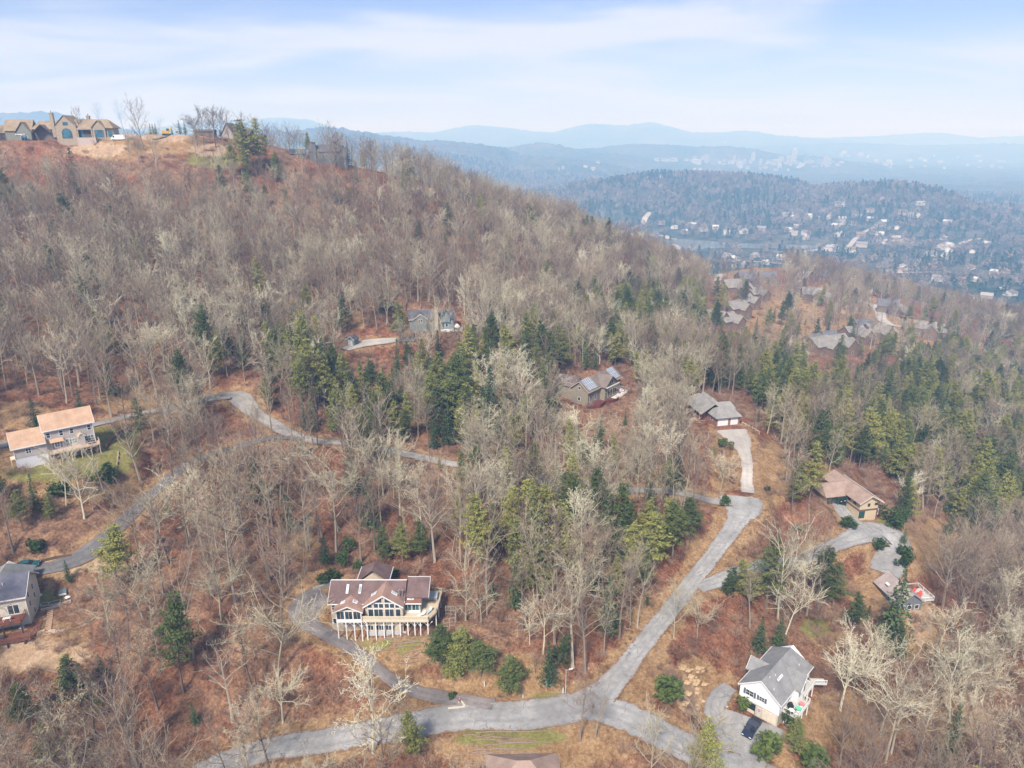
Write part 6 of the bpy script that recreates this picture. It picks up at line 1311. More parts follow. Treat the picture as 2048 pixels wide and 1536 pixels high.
def hidden_house():
    t = thing('house', 'grey brown roofed house half hidden behind the tall pine on the right', 'house', EH[:3], EH[3])
    w_ = paint('slate_wall', (.16,.17,.19,1), .1, 2); rf = shingle('pinkish_grey_shingle', (0.25, 0.20, 0.19), (0.42, 0.36, 0.34))
    mb = MB(); gable_walls(mb, -1.0, 5.2, .4, 9, -2.2, 4.2, 6.6, 'y'); mb.build('wall', w_, t); mb = MB(); gable_slabs(mb, -1.6, 5.9, -.1, 9.8, 4.1, 6.9, 'y', hip0=0); mb.build('roof', rf, t); mb = MB(); rake(mb, -1.6, 5.9, -.1, 4.1, 6.9, w=.2); mb.build('fascia', paint('grey_fascia', (.35,.34,.33,1)), t)
    for x in (.2, 1.9, 3.9): window(t, 'front', .4, x, 2.2, 1.0, 1.1); window(t, 'front', .4, x, -.3, 1.0, 1.1)
    skylight(t, -.5, 6, 5.75, .5, 1.1, 'x', .6)
    mb = MB(); slab(mb, [(5.25, 2.5), (10.2, 2.5), (10.2, 8.4), (5.25, 8.4)], 2.3, 2.5); mb.build('deck', paint('grey_deck', (.46, .45, .42, 1), .1, 2), t); railing(t, [(5.4, 8.4), (10.2, 8.4), (10.2, 2.5), (5.4, 2.5)], 2.5, 1.0, WHITE, .35)
    mb = MB(); slab(mb, [(5.3, -1.2), (8.8, -1.2), (8.8, 2.3), (5.3, 2.3)], .6, .75); mb.build('deck', paint('dark_blue_deck', (.05,.08,.10,1), .2, 2), t, 'dark lower deck'); railing(t, [(5.3, -1.2), (8.8, -1.2), (8.8, 2.3)], .75, 1.0, paint('dark_steel', (.05,.06,.07,1)), .5)
    for x, y in ((10, 2.7), (10, 5.4), (10, 8.2), (7.5, 2.7), (8.7, -1)): p = local(EH, x, y); mb = MB(); mb.box(x-.1, x+.1, y-.1, y+.1, float(H(p[0], p[1])[0])-EH[2]-.4, 2.3 if y > 0 else .6); mb.build('post', MATS['dark_steel'], t)
    for k, (x, y, a) in enumerate(((7.2, 6.3, .3), (7.9, 5.2, .2), (7.5, 4.2, .5))):
        g = thing('lounger', ['red cushioned lounger farthest back on the hidden house deck', 'red cushioned lounger in the middle of the hidden house deck', 'red cushioned lounger nearest on the hidden house deck'][k], 'lounger', local(EH, x, y, 2.5), EH[3]+a, 'red loungers'); mb = MB(); mb.box(-.9,.5,-.32,.32,.28,.42); mb.build('seat', paint('red_cushion', (.55,.09,.08,1)), g); mb = MB(); mb.prism([(.5,.32),(1.0,.75),(.95,.85),(.45,.44)], -.32,.32,'y'); mb.build('backrest', MATS['red_cushion'], g)
hidden_house()
def blue_house():
    t = thing('house', 'blue grey gabled house with stone chimney in the upper wood', 'house', YH[:3], YH[3]); sd_ = sidingm('blue_grey_siding', (0.17, 0.23, 0.25)); rf = shingle('dark_slate_shingle', (0.06, 0.06, 0.075), (0.15, 0.15, 0.17))
    mb = MB(); gable_walls(mb, .5, 5.3, -.5, 6, -1.5, 5.2, 7.0, 'y'); gable_walls(mb, -1.5, 16.5, 1.5, 8, -1.5, 4.6, 7.4, 'x'); mb.build('wall', sd_, t)
    mb = MB(); gable_slabs(mb, 0, 5.8, -1.0, 5.4, 5.1, 7.2, 'y'); mb.build('roof', rf, t); mb = MB(); gable_slabs(mb, -2, 17, 1.0, 8.6, 4.5, 7.6, 'x'); mb.build('roof', rf, t, 'long dark slate roof'); mb = MB(); rake(mb, 0, 5.8, -1.0, 5.1, 7.2, w=.22); mb.box(-2, 0, .9, 1.0, 4.3, 4.55); mb.build('fascia', WHITE, t)
    mb = MB(); mb.box(8.6, 10.0, .4, 1.6, -1.5, 9.0); mb.build('chimney', paint('tan_stone', (.42,.35,.26,1), .25, 2), t)
    window(t, 'front', -.5, 2.4, 3.4, .55, 1.4, 1, 1, .12); window(t, 'front', -.5, 3.3, 3.4, .55, 1.4, 1, 1, .12); 
    for x in (12, 13.4): window(t, 'front', 1.5, x, .8, .9, 1.6, 1, 1, .12)
    for x in (7.2, 11.5, 14.8): window(t, 'front', 1.5, x, 2.8, 1.0, 1.2)
    mb = MB(); gable_slabs(mb, 10.8, 15.2, .4, 5, 5.0, 8.2, 'y'); mb.build('roof', rf, t, 'tall dark cross gable'); mb = MB(); gable_walls(mb, 11.1, 14.9, .9, 4.5, 3, 5, 8.0, 'y'); mb.build('wall', sd_, t, 'cross gable wall')
    mb = MB(); slab(mb, [(10.5, -2.6), (19.5, -2.6), (19.5, 1.4), (10.5, 1.4)], -.1, .1); mb.build('deck', paint('pale_deck', (.55,.55,.54,1)), t); railing(t, [(10.5, -2.6), (19.5, -2.6), (19.5, 1.4)], .1, .9, WHITE, .6)
    for x in (11, 14, 17, 19.3): mb = MB(); mb.box(x-.1, x+.1, -2.5, -2.3, -3.2, -.1); mb.build('post', WHITE, t)
    g = thing('parasol', 'pale closed canopy on the deck of the blue grey house', 'parasol', local(YH, 17.5, -.8, .1)); mb = MB(); mb.tube([(0,0,0),(0,0,2.6)], [.05,.05], 6); mb.build('pole', WHITE, g); mb = MB(); mb.tube([(0,0,1.3),(0,0,2.0),(0,0,2.7)], [1.3,.9,.05], 8); mb.build('canopy', paint('off_white_cloth', (.68,.66,.64,1)), g)
    s = at(706, 690); g = thing('shed', 'small grey shed with white gable at the pale parking court', 'shed', s, R(-20)); mb = MB(); gable_walls(mb, -1.6, 1.6, -1.6, 1.6, -.5, 2.6, 3.6, 'y'); mb.build('wall', sd_, g); mb = MB(); gable_slabs(mb, -1.9, 1.9, -1.9, 1.9, 2.5, 3.75, 'y'); mb.build('roof', rf, g); mb = MB(); rake(mb, -1.9, 1.9, -1.9, 2.5, 3.75); mb.box(-1.0, .9, -1.68, -1.6, 0, 2.2); mb.build('door', WHITE, g)
    s = at(612, 692); g = thing('shed', 'long dark shed hidden among trees left of the parking court', 'shed', s, R(5)); mb = MB(); gable_walls(mb, -4, 4, -2, 2, -.8, 2.5, 3.8, 'x'); mb.build('wall', paint('dark_blue_wall', (.10,.13,.15,1)), g); mb = MB(); gable_slabs(mb, -4.3, 4.3, -2.4, 2.4, 2.4, 3.95, 'x'); mb.build('roof', rf, g); window(g, 'front', -2.0, .8, .8, 1.2, 1.0, 2)
blue_house()
# roof just entering at the bottom edge
x, y, z = at(1047, 1562); t = thing('house', 'house whose brown roof tip alone shows at the bottom edge', 'house', (x, y, z), R(2)); mb = MB(); mb.box(-5, 5, -4, 4, -3, 1.0); mb.build('wall', CREAM, t); mb = MB(); gable_slabs(mb, -6.5, 6.5, -5, 5, .9, 4.6, 'x', hip0=5.4, hip1=5.4); mb.build('roof', shingle('light_brown_shingle', (0.22, 0.155, 0.125), (0.40, 0.30, 0.25)), t)
# ---------------------------------------------------------------- the ridge top
def mansion():
    t = thing('house', 'large stone mansion with tan shingle roofs and teal windows on the hilltop', 'house', MH[:3], MH[3])
    st = paint('tan_rubble', (.32, .265, .20, 1), .35, 1.6); rf = shingle('cedar_shingle', (0.18, 0.135, 0.09), (0.35, 0.275, 0.195)); wl = paint('grey_terrace_block', (.40,.34,.31,1), .12, 1)
    mb = MB(); gable_walls(mb, 0, 10.6, 0, 9, -6.8, 6.0, 11.0, 'y'); gable_walls(mb, 10.6, 26.5, 2.2, 10.5, -2, 5.0, 8.8, 'x'); gable_walls(mb, 18.6, 25.2, .6, 4, -4, 5.0, 8.4, 'y'); mb.build('wall', st, t)
    mb = MB(); gable_slabs(mb, -.4, 11, -.4, 12, 5.8, 11.3, 'y'); mb.build('roof', rf, t); mb = MB(); gable_slabs(mb, 8, 29.6, .6, 12, 4.8, 9.4, 'x', hip1=4.5); mb.build('roof', rf, t, 'long tan roof of the right wing'); mb = MB(); gable_slabs(mb, 18.0, 25.8, .1, 6, 4.8, 8.7, 'y'); mb.build('roof', rf, t, 'tan roof of the right gable')
    mb = MB(); gable_slabs(mb, -15, 3, 5, 15, 4.2, 8.6, 'x', hip0=3); mb.build('roof', rf, t, 'tan roof of the left wing'); mb = MB(); mb.box(-14, 0, 6, 14, -3, 4.2); mb.build('wall', paint('dark_shake_wall', (.16,.13,.11,1), .15, 1), t, 'dark shingled wall of the left wing')
    mb = MB(); gable_slabs(mb, -13.5, -3.5, 2, 9, 2.4, 6.6, 'y'); mb.build('roof', shingle('dark_shake', (.10,.08,.07), (.2,.165,.14)), t, 'dark gable on the left wing')
    for x, y, z0, z1, w in ((-2.2, 3.5, 0, 12.6, 1.6), (15.0, 7, 8, 11.2, 1.5)):
        mb = MB(); mb.box(x-w/2, x+w/2, y-w/2, y+w/2, z0, z1); mb.box(x-w/2-.15, x+w/2+.15, y-w/2-.15, y+w/2+.15, z1-.5, z1-.2); c = mb.build('chimney', st, t); mb = MB(); mb.tube([(x, y, z1), (x, y, z1+1.0)], [.3, .22], 7, True); mb.build('chimney_pot', paint('clay_pot', (.30,.18,.13,1)), c)
    # big arch
    mb = MB(); arc = [(5.6 + 2.6*math.cos(a), .2 + 1.8 + 2.6*math.sin(a)) for a in np.linspace(math.pi, 0, 15)]; mb.prism([(3.0, -.5)] + [(float(a), float(b)) for a, b in arc] + [(8.2, -.5)], -.12, .0, 'y'); o = mb.build('arch_window', paint('dark_frame', (.06,.07,.07,1)), t)
    mb = MB(); arc = [(5.6 + 2.35*math.cos(a), .2 + 1.8 + 2.35*math.sin(a)) for a in np.linspace(math.pi, 0, 15)]; mb.prism([(3.25, -.35)] + [(float(a), float(b)) for a, b in arc] + [(7.95, -.35)], -.16, -.125, 'y'); mb.build('pane', GLB, o)
    window(t, 'front', 0, 5.6, 6.2, 2.4, 1.5, 3, 1, .12, frame=MATS['dark_frame'], pane=GLB)
    mb = MB(); mb.box(10.7, 18.5, 2.05, 2.2, 0, 4.0); mb.build('porch_shade_panel', paint('porch_shade', (.10,.085,.08,1)), t); window(t, 'front', 2.0, 12.1, .1, 2.2, 3.4, 2, 1, .1, frame=MATS['dark_frame'], pane=GLB)  # dark panel on the back wall, porch shade put into its colour
    for x in (11, 18.3): mb = MB(); mb.box(x-.3, x+.3, .2, .8, -1, 4.4); mb.build('column', st, t)
    mb = MB(); mb.box(10.7, 18.6, .1, .9, 3.9, 4.8); mb.build('porch_beam', st, t)
    window(t, 'front', .6, 22.0, .1, 4.6, 3.6, 5, 1, .1, frame=MATS['dark_frame'], pane=GLB); window(t, 'front', 2.2, 26.0-.2, .3, .4, 3.0, 1, 1, .1, frame=MATS['dark_frame'], pane=GLB)
    mb = MB(); mb.box(25.2, 29.0, 1.6, 9, -3, 4.6); mb.build('wall', st, t, 'low stone end bay'); window(t, 'front', 1.6, 27.4, .3, 2.3, 3.0, 3, 1, .1, frame=MATS['dark_frame'], pane=GLB)
    mb = MB(); mb.box(11.0, 20.6, -1.6, 1.4, -6.2, -.1); mb.build('terrace_wall', wl, t); mb = MB(); mb.prism([(20.7,-1.9),(22.8,-1.9),(22.4,-.9),(21.6,-.6),(20.9,-.7)][::1], .52, .6, 'y')
    mb.build('arch_opening', GLB, t); mb = MB(); mb.box(20.6, 28.9, .62, 1.6, -4.5, -.05); mb.build('terrace_wall', st, t)
mansion()
def simple_house(site, label, parts, wallm, roofm, wins=(), name='house', trim=None):
    """parts: (x0,x1,y0,y1,z0,ze,zr,axis,hip)"""
    t = thing(name, label, 'house', site[:3], site[3])
    for p in parts:
        x0, x1, y0, y1, z0, ze, zr, ax = p[:8]; hip = p[8] if len(p) > 8 else 0; mb = MB()
        if hip: mb.box(x0, x1, y0, y1, z0, ze)
        else: gable_walls(mb, x0, x1, y0, y1, z0, ze, zr, ax)
        mb.build('wall', wallm, t); mb = MB(); gable_slabs(mb, x0-.5, x1+.5, y0-.5, y1+.5, ze-.1, zr+.2, ax, hip0=hip, hip1=hip); mb.build('roof', roofm, t)
        if trim is not None:
            mb = MB()
            if ax == 'y': rake(mb, x0-.5, x1+.5, y0-.5, ze-.1, zr+.2, w=.22)
            else: rake(mb, y0-.5, y1+.5, x1+.55, ze-.1, zr+.2, 'x', w=.22)
            mb.build('fascia', trim, t)
    for w in wins: window(t, *w[:6], w[6] if len(w) > 6 else 1, 1, .1, pane=w[7] if len(w) > 7 else None)
    return t
CEDAR = MATS['cedar_shingle']; DKW = MATS['dark_shake_wall']
def site(px, py, Z=None, rz=0.0, dz=0.0):
    if Z is None: x, y, z = at(px, py)
    else: x, y, z = sight(px, py, Z)
    return (x, y, z + dz, rz)
simple_house((-249.0, 381.5, 238.6, R(12)), 'tan roofed gabled house at the far left of the hilltop', [(-7, 5, 0, 9, -3, 5, 10.2, 'x'), (-1.5, 5.5, -2.0, 4, -3, 4, 9.0, 'y')], paint('grey_green_shake', (.20,.21,.18,1), .15, 1), CEDAR, [('front', -2.0, 2.0, .2, 3.0, 2.2, 2, GLB)])
simple_house((-262.0, 386, 238.6, R(12)), 'house cut by the left edge of the photo on the hilltop', [(-10, 3, 0, 8, -3, 4, 7.6, 'x')], DKW, CEDAR)
simple_house((-238.0, 400, 240.0, R(5)), 'house with red brick chimney behind the stone mansion', [(-4, 8, 0, 8, -3, 5, 8.8, 'x'), (1.2, 2.6, -1.5, 0, 0, 10.0, 10.1, 'x', .1)], paint('red_brick_wall', (.26, .14, .12, 1)), MATS['dark_shake'])
VL = (-157.0, 412.0, 236.6, R(-5))
simple_house(VL, 'brown villa with a steep gable behind the bare trees on the ridge', [(0, 13, 0, 8, -3, 5, 8.0, 'x'), (-1, 5.5, -2, 6, -3, 5.2, 11, 'y'), (9, 20, 1, 7, -3, 3.6, 5.2, 'x')], paint('villa_stone', (.34,.29,.27,1), .15, 1), MATS['dark_shake'], [('front', 0, 8.5, 2.4, 1.6, 1.3, 2), ('front', 0, 11.0, 2.4, 1.2, 1.3, 1), ('front', -2, 2.2, .5, 2.4, 2.2, 2)])
x, y, z = sight(395, 268, 392); simple_house((x, y, z, R(0)), 'long low shed left of the villa on the ridge', [(-2, 9, 0, 4, -3, 1.6, 2.2, 'x')], DKW, MATS['dark_shake'])
NX, NY = -102.5, 404.5; NZ = float(H(NX, NY)[0])
simple_house((NX, NY, NZ, R(12)), 'tall grey stone gabled house with two chimneys on the ridge', [(-9, 12, 2, 11, -5, 8.4, 12.6, 'x'), (11.0, 16.0, -1, 9, -6, 8.2, 12.4, 'y'), (-22, -12, 4, 11, -4, 7.0, 9.8, 'x'), (-7.0, -4.6, 1.0, 3.6, 0, 14.2, 14.3, 'x', .1), (7.0, 9.2, 5.4, 7.6, 8, 14.6, 14.7, 'x', .1)], sidingm('grey_shake', (.13, .145, .15), .3), shingle('dark_slate_shingle', (0.06, 0.06, 0.075), (0.15, 0.15, 0.17)),
    [('front', -1, 12.8, 5.0, .8, 1.8), ('front', -1, 14.2, 5.0, .8, 1.8), ('front', -1, 12.8, .6, .8, 1.8), ('front', -1, 14.2, .6, .8, 1.8), ('front', 2, 2, 4.6, 1.6, 1.6, 2), ('front', 2, 5.4, 4.6, 1.6, 1.6, 2), ('front', 2, -2, 4.6, 1.2, 1.4), ('front', 2, 8.5, 4.4, 1.6, 2.0, 2, GLT)])
_g = [o for o in COL.objects if str(o.get('label', '')).startswith('tall grey stone gabled')][0]; _g.scale = (.8, .8, .8); [setattr(o, 'scale', (.93, .93, .93)) for o in COL.objects if str(o.get('label', '')).startswith('large stone mansion')]
x, y, z = at(722, 333); simple_house((x, y, z-.5, R(-4)), 'low house with red brick end wall on the ridge shoulder', [(-4, 10, 1, 8, -3, 4.0, 6.6, 'x', 2.5), (9.5, 16, 1, 7, -3, 5.4, 7.0, 'x')], paint('taupe_wall', (.22,.19,.18,1)), shingle('pinkish_grey_shingle', (0.25, 0.20, 0.19), (0.42, 0.36, 0.34)), [('front', 1, 1.5, 1, 1.2, 1.3), ('front', 1, 4.5, 1, 1.2, 1.3), ('front', 1, 12, 2, 1.4, 1.3)])
mb = MB(); mb.box(-4.2, .8, -.2, 1.0, -2.5, 3.4); t_ = [o for o in COL.objects if o.get('label') == 'low house with red brick end wall on the ridge shoulder'][0]; mb.build('brick_wall', MATS['red_brick_wall'], t_)
# vehicles
def car(label, x, y, z, rz, paintm, L=4.6, W=1.85, Hc=1.45, kind='car', pickup=False, van=False, name='parked_car', glassm=None):
    t = thing(name, label, kind, (x, y, z), rz); g = glassm or glass('car_glass', (.02,.025,.03), .06); h = L/2
    if van: prof = [(-h,.3),(h,.3),(h,.95),(h-.35,1.15),(h-1.25,Hc-.1),(h-1.7,Hc),(-h+.1,Hc),(-h,Hc-.15)]
    else: prof = [(-h,.32),(h,.32),(h,.75),(h-.12,.88),(h-1.25,.98),(-h+.1,.98),(-h,.85)]
    mb = MB(); n = len(prof); hw = W/2
    rings = []
    for s_, inset in ((-1, 0), (-1, .0), (1, 0)): pass
    vs = [(a, -hw*.94, b) for a, b in prof] + [(a*.995, -hw, min(b, .80) if not van else min(b, Hc*.72)) for a, b in prof]
    mb.prism(prof, -hw*.97, hw*.97, 'y'); mb.box(-h+.08, h-.08, -hw, hw, .4, .78); mb.build('body', paintm, t)
    if not van:
        cab = [(-h+.25,.98),(h-1.3,.98),(h-1.95,Hc-.04),(-h+.9,Hc)] if not pickup else [(-h+1.9,.98),(h-1.35,.98),(h-1.95,Hc-.04),(-h+2.1,Hc)]
        mb = MB(); mb.prism(cab, -hw*.84, hw*.84, 'y'); mb.build('cabin_glass', g, t); mb = MB(); a, b = cab[3], cab[2]; mb.prism([(a[0]-.05,a[1]-.04),(b[0]+.08,b[1]-.04),(b[0],b[1]+.05),(a[0],a[1]+.05)], -hw*.80, hw*.80, 'y'); mb.build('car_roof', paintm, t)
        if pickup: mb = MB(); mb.box(-h+.12, -h+1.8, -hw*.8, hw*.8, .82, .995); mb.build('cargo_bed', paint('black_enamel', (.03,.03,.03,1)), t)
    else:
        mb = MB(); mb.prism([(h-.33,1.18),(h-1.22,Hc-.12),(h-1.32,Hc-.16),(h-.5,1.14)], -hw*.86, hw*.86, 'y'); mb.build('windscreen', g, t); mb = MB(); mb.box(h-1.75, h-.95, -hw*.985, hw*.985, 1.15, Hc-.45); mb.build('side_window', g, t)
    for sx in (-h+.85, h-.9):
        for sy in (-1, 1):
            mb = MB(); mb.tube([(sx, sy*(hw-.2), .34), (sx, sy*(hw+.02), .34)], [.34, .34], 12, True); w = mb.build('wheel', paint('tyre', (.025,.025,.025,1)), t); mb = MB(); mb.tube([(sx, sy*(hw+.021), .34), (sx, sy*(hw+.03), .34)], [.19,.19], 8, True); mb.build('rim', metal('rim_alloy', (.45,.45,.47,1), .3, .8), w)
    for sy in (-1, 1):
        mb = MB(); mb.box(h-.02, h+.02, sy*hw*.72-.2, sy*hw*.72+.2, .6, .76); mb.build('headlight', paint('headlight', (.75,.78,.8,1)), t); mb = MB(); mb.box(-h-.02, -h+.02, sy*hw*.78-.14, sy*hw*.78+.14, .6, .82); mb.build('taillight', paint('taillight', (.35,.02,.02,1)), t)
    if not van:
        for sy in (-1, 1): mb = MB(); mb.box(h-1.75, h-1.55, sy*(hw+.02)-.1, sy*(hw+.02)+.1, .98, 1.12); mb.build('mirror', paintm, t)
    return t
def place_car(px, py, heading_px, **k):
    x, y, z = at(px, py); x2, y2, z2 = at(*heading_px); rz = math.atan2(y2-y, x2-x); zz = max(z, z) + .26
    c = car(k.pop('label'), x, y, zz, rz, k.pop('paintm'), **k); return c
navy = metal('navy_paint', (.012,.020,.045,1), .25); 
place_car(1503, 1462, (1494, 1476), label='dark blue pickup truck parked before the white house garage', paintm=navy, L=5.5, W=2.0, Hc=1.85, pickup=True, kind='pickup', name='pickup_truck')
place_car(57, 1136, (75, 1133), label='dark teal car on the lane behind the grey roofed house', paintm=metal('teal_paint', (.02,.09,.10,1), .2), L=4.6)
place_car(1674, 1001, (1680, 1008), label='dark car in the carport of the brown roofed house', paintm=metal('black_paint', (.015,.015,.018,1), .25), L=4.5)
x, y, z = sight(238, 281, 352); z = float(H(x, y)[0]); car('white panel van parked beside the stone mansion', x, y, z+.2, R(186), metal('white_paint', (.70,.72,.74,1), .3), L=6.6, W=2.1, Hc=2.5, kind='van', van=True, name='panel_van')
x, y, z = sight(42, 270, 356); z = max(float(H(x, y)[0]), z-.5); car('silver car before the gabled house at the far left', x, y, z+.15, R(5), metal('silver_paint', (.55,.57,.60,1), .3), L=4.6)
# excavator
x, y, z = sight(333, 268, 366); z = float(H(x, y)[0]); e = thing('excavator', 'yellow excavator standing on the cleared ridge', 'excavator', (x, y, z), R(20)); ye = paint('machine_yellow', (.60,.36,.03,1), .1)
for sy in (-1, 1): mb = MB(); mb.prism([(-2,.1),(-1.6,0),(1.6,0),(2,.1),(2,.7),(1.7,.85),(-1.7,.85),(-2,.7)], sy*1.1-.3, sy*1.1+.3, 'y'); mb.build('track', MATS['tyre'], e)
mb = MB(); mb.box(-2.2, 1.3, -1.3, 1.3, 1.0, 2.1); mb.box(-2.4, -.6, -1.2, 1.2, 2.1, 2.4); mb.build('body', ye, e); mb = MB(); mb.box(.1, 1.4, .2, 1.3, 2.1, 3.3); mb.build('cab', GLS, e)
mb = MB(); mb.prism([(1.0,1.7),(1.5,1.6),(3.2,3.9),(2.9,4.4),(2.5,4.2)], -.25, .25, 'y'); mb.prism([(2.8,4.4),(3.2,4.1),(5.2,2.2),(4.9,1.9)], -.2, .2, 'y'); a = mb.build('boom', ye, e); mb = MB(); mb.prism([(4.7,2.1),(5.3,2.1),(5.5,1.2),(4.8,.9),(4.3,1.3)], -.5, .5, 'y'); mb.build('bucket', paint('worn_steel', (.2,.18,.16,1)), e)
# hilltop small things
for px, py, hpx, lab in ((302,268,16,'left of the dark cypresses behind the ridge drive'),(308,268,18,'second dark cypress behind the ridge drive'),(313,268,16,'third dark cypress behind the ridge drive'),(361,267,18,'tall dark cypress right of the excavator'),(371,267,20,'broader dark cypress right of the excavator'),(345,266,12,'small cypress touching the excavator'),(680,328,34,'brown pointed cypress right of the stone gabled house'),(697,328,30,'dark pointed cypress by the low ridge house'),(272,276,10,'round dark bush on the cleared ridge'),(220,300,10,'tiny cone shaped bush on the scree below the mansion')):
    x, y, z = sight(px, py + 3, 372 if py < 300 else 398); z = float(H(x, y)[0]); plant_one('spruce', x, y, z, hpx/FPX*math.hypot(x, y)*1.25, lab)
x, y, z = sight(262, 267, 374); z = float(H(x, y)[0]); s_ = thing('site_sign', 'small red sign board on the cleared ridge', 'sign', (x, y, z)); mb = MB(); mb.box(-.7, .7, -.05, .05, 1.4, 2.4); mb.build('board', paint('sign_red', (.55,.06,.05,1)), s_); mb = MB(); mb.box(-.05, .05, .06, .12, 0, 2.3); mb.build('post', WHITE, s_)
x, y, z = sight(246, 280, 366); s_ = thing('retaining_wall', 'grey block wall behind the white van', 'wall', (x, y, float(H(x, y)[0]))); mb = MB(); mb.box(-3.5, 7.5, 0, .5, -2, 2.2); mb.build('wall_face', MATS['grey_terrace_block'], s_)
for k, (px, py) in enumerate([(308,279),(313,279),(318,278),(322,277),(326,276),(330,275),(334,273),(337,271),(339,269)]):
    x, y, z = at(px, py); mb = MB(); rock(mb, .8); o = mb.build('boulder', paint('dark_boulder', (.14,.11,.10,1), .3)); o.location = (x, y, z+.2); tag(o, 'dark boulder in the row edging the ridge drive', 'boulder', 'boulders edging the ridge drive')
x, y, z = at(420, 302); g = thing('log_pile', 'heap of cut logs and brush on the cleared ridge', 'log pile', (x, y, z)); 
for k in range(9): mb = MB(); mb.tube([(-2+random.random(), 0, 0), (2+random.random(), 0, .2)], [.22,.18], 6, True); o = mb.build('log', paint('cut_log', (.30,.18,.11,1), .3), g); o.location = (random.uniform(-2,2), random.uniform(-1,1), .3+.25*(k % 3)); o.rotation_euler[2] = random.uniform(-.5,.5)
# ---------------------------------------------------------------- townhouses on the spur
TW = sidingm('brown_cedar_siding', (.20,.14,.10), .3); TR = shingle('pale_taupe_shingle', (0.15, 0.14, 0.13), (0.31, 0.29, 0.265)); TRD = shingle('dark_blue_grey_shingle', (0.085, 0.085, 0.10), (0.18, 0.18, 0.20)); TAN_F = paint('tan_fascia', (.50,.45,.36,1))
UNITS = [(1478,585,'first brown townhouse below the pale drive, with orange wood deck',1.25,20,0),(1502,566,'dark gabled townhouse behind the pale drive',1.2,10,1),(1540,562,'low dark roofed townhouse right of the dark gabled one',1.1,-10,1),
 (1437,640,'townhouse half hidden by pines at the lower end of the upper row',.9,35,0),(1468,652,'lowest townhouse of the upper row',1.05,35,0),(1482,626,'townhouse with an orange gable wall in the upper row',1.1,35,0),(1502,610,'townhouse next above the orange gable wall in the upper row',1.0,35,0),(1522,594,'farthest townhouse of the upper row',1.0,30,0),
 (1628,597,'lone tall townhouse among bare trees on the spur',1.1,-15,0),(1592,583,'small roof behind bare trees left of the lone tall townhouse',.8,-15,1),
 (1655,704,'nearest townhouse of the lower row with brown gable',1.15,30,0),(1688,700,'townhouse with red wooden balconies in the lower row',1.15,25,0),(1640,690,'dark roofed garage wing behind the nearest townhouse of the lower row',.9,30,1),(1668,683,'dark roofed garage wing in the middle of the lower row',.9,25,1),(1722,680,'third townhouse of the lower row',1.15,20,0),(1765,675,'farthest townhouse of the lower row',1.2,15,0),(1735,660,'dark roof behind the third townhouse of the lower row',1.0,15,1),
 (1780,622,'dark timber house at the top of the pale street',1.15,-25,1),(1805,628,'house with a wide pale gable right of the pale street',1.0,20,0),(1852,668,'stilted house at the right end of the pale street',1.15,-30,0)]
for k, (px, py, lab, s_, rz, dark) in enumerate(UNITS):
    s_ *= 1.36
    x, y, z = at(px, py + 6); st_ = (x, y, z - .5, R(rz)); t = simple_house(st_, lab, [(-6.2*s_, 3.2*s_, 0, 8*s_, -4, 4.2*s_, 7.2*s_, 'x'), (-1.2*s_, 4.6*s_, -2.6*s_, 5, -5, 3.6*s_, 6.4*s_, 'y')] + ([(3.0*s_, 8.0*s_, 1, 7*s_, -4, 3.2*s_, 5.0*s_, 'x')] if not dark else []), TW if k not in (1, 2, 17) else DKW, TRD if dark else TR, [('front', -2.6*s_, 1.6*s_, .6, 1.2, 1.4, 1), ('front', -2.6*s_, 3.2*s_, -2.4, 1.2, 1.4, 1), ('front', -2.6*s_, .2*s_, -2.4, 1.2, 1.4, 1), ('front', 0, -3.5*s_, 1.2, 1.6, 1.3, 2), ('left', -6.2*s_, -3, 1.2, 1.2, 1.2, 1)], trim=TAN_F)
    mb = MB(); mb.box(4.7*s_, 8.4*s_, -2.2*s_, .6, -.2, 0); mb.build('deck', paint('orange_deck', (.36,.17,.09,1), .15), t); railing(t, [(4.8*s_, -2.1*s_), (8.3*s_, -2.1*s_), (8.3*s_, .5)], 0, 1.0, MATS['orange_deck'], 1.0)
    for xx in (5.0*s_, 8.1*s_): mb = MB(); mb.box(xx-.12, xx+.12, -2.1*s_, -2.1*s_+.24, -5, -.2); mb.build('post', MATS['orange_deck'], t)
    t['group'] = 'townhouses and houses on the spur'
for px, py, hx_, c, lab in ((1513,730,(1525,731),(.75,.77,.8,1),'white car in the line below the lower townhouses, left'),(1525,732,(1537,733),(.6,.62,.65,1),'silver car in the line below the lower townhouses'),(1556,728,(1566,729),(.75,.76,.78,1),'white car by the orange bin below the townhouses'),(1569,727,(1579,728),(.30,.45,.75,1),'blue car below the lower townhouses')):
    place_car(px, py, hx_, label=lab, paintm=metal('car_%d' % px, c, .3), L=4.6)
x, y, z = at(1584, 716); g = thing('dome_shed', 'pale rounded shelter at the left end of the lower townhouses', 'shelter', (x, y, z), R(30)); mb = MB(); n = 9
ar = [(3.0*math.cos(a), 3.0*math.sin(a)) for a in np.linspace(0, math.pi, n)]; mb.prism([(float(a), float(b)) for a, b in ar], -4, 4, 'y'); mb.build('canopy', paint('pale_canvas', (.55,.54,.50,1)), g); mb = MB(); mb.box(-1.2, 1.2, -4.06, -4.0, 0, 2.2); mb.build('opening', MATS['painted_inside_shade'], g)  # dark sheet at the mouth, painted as shade inside the shelter
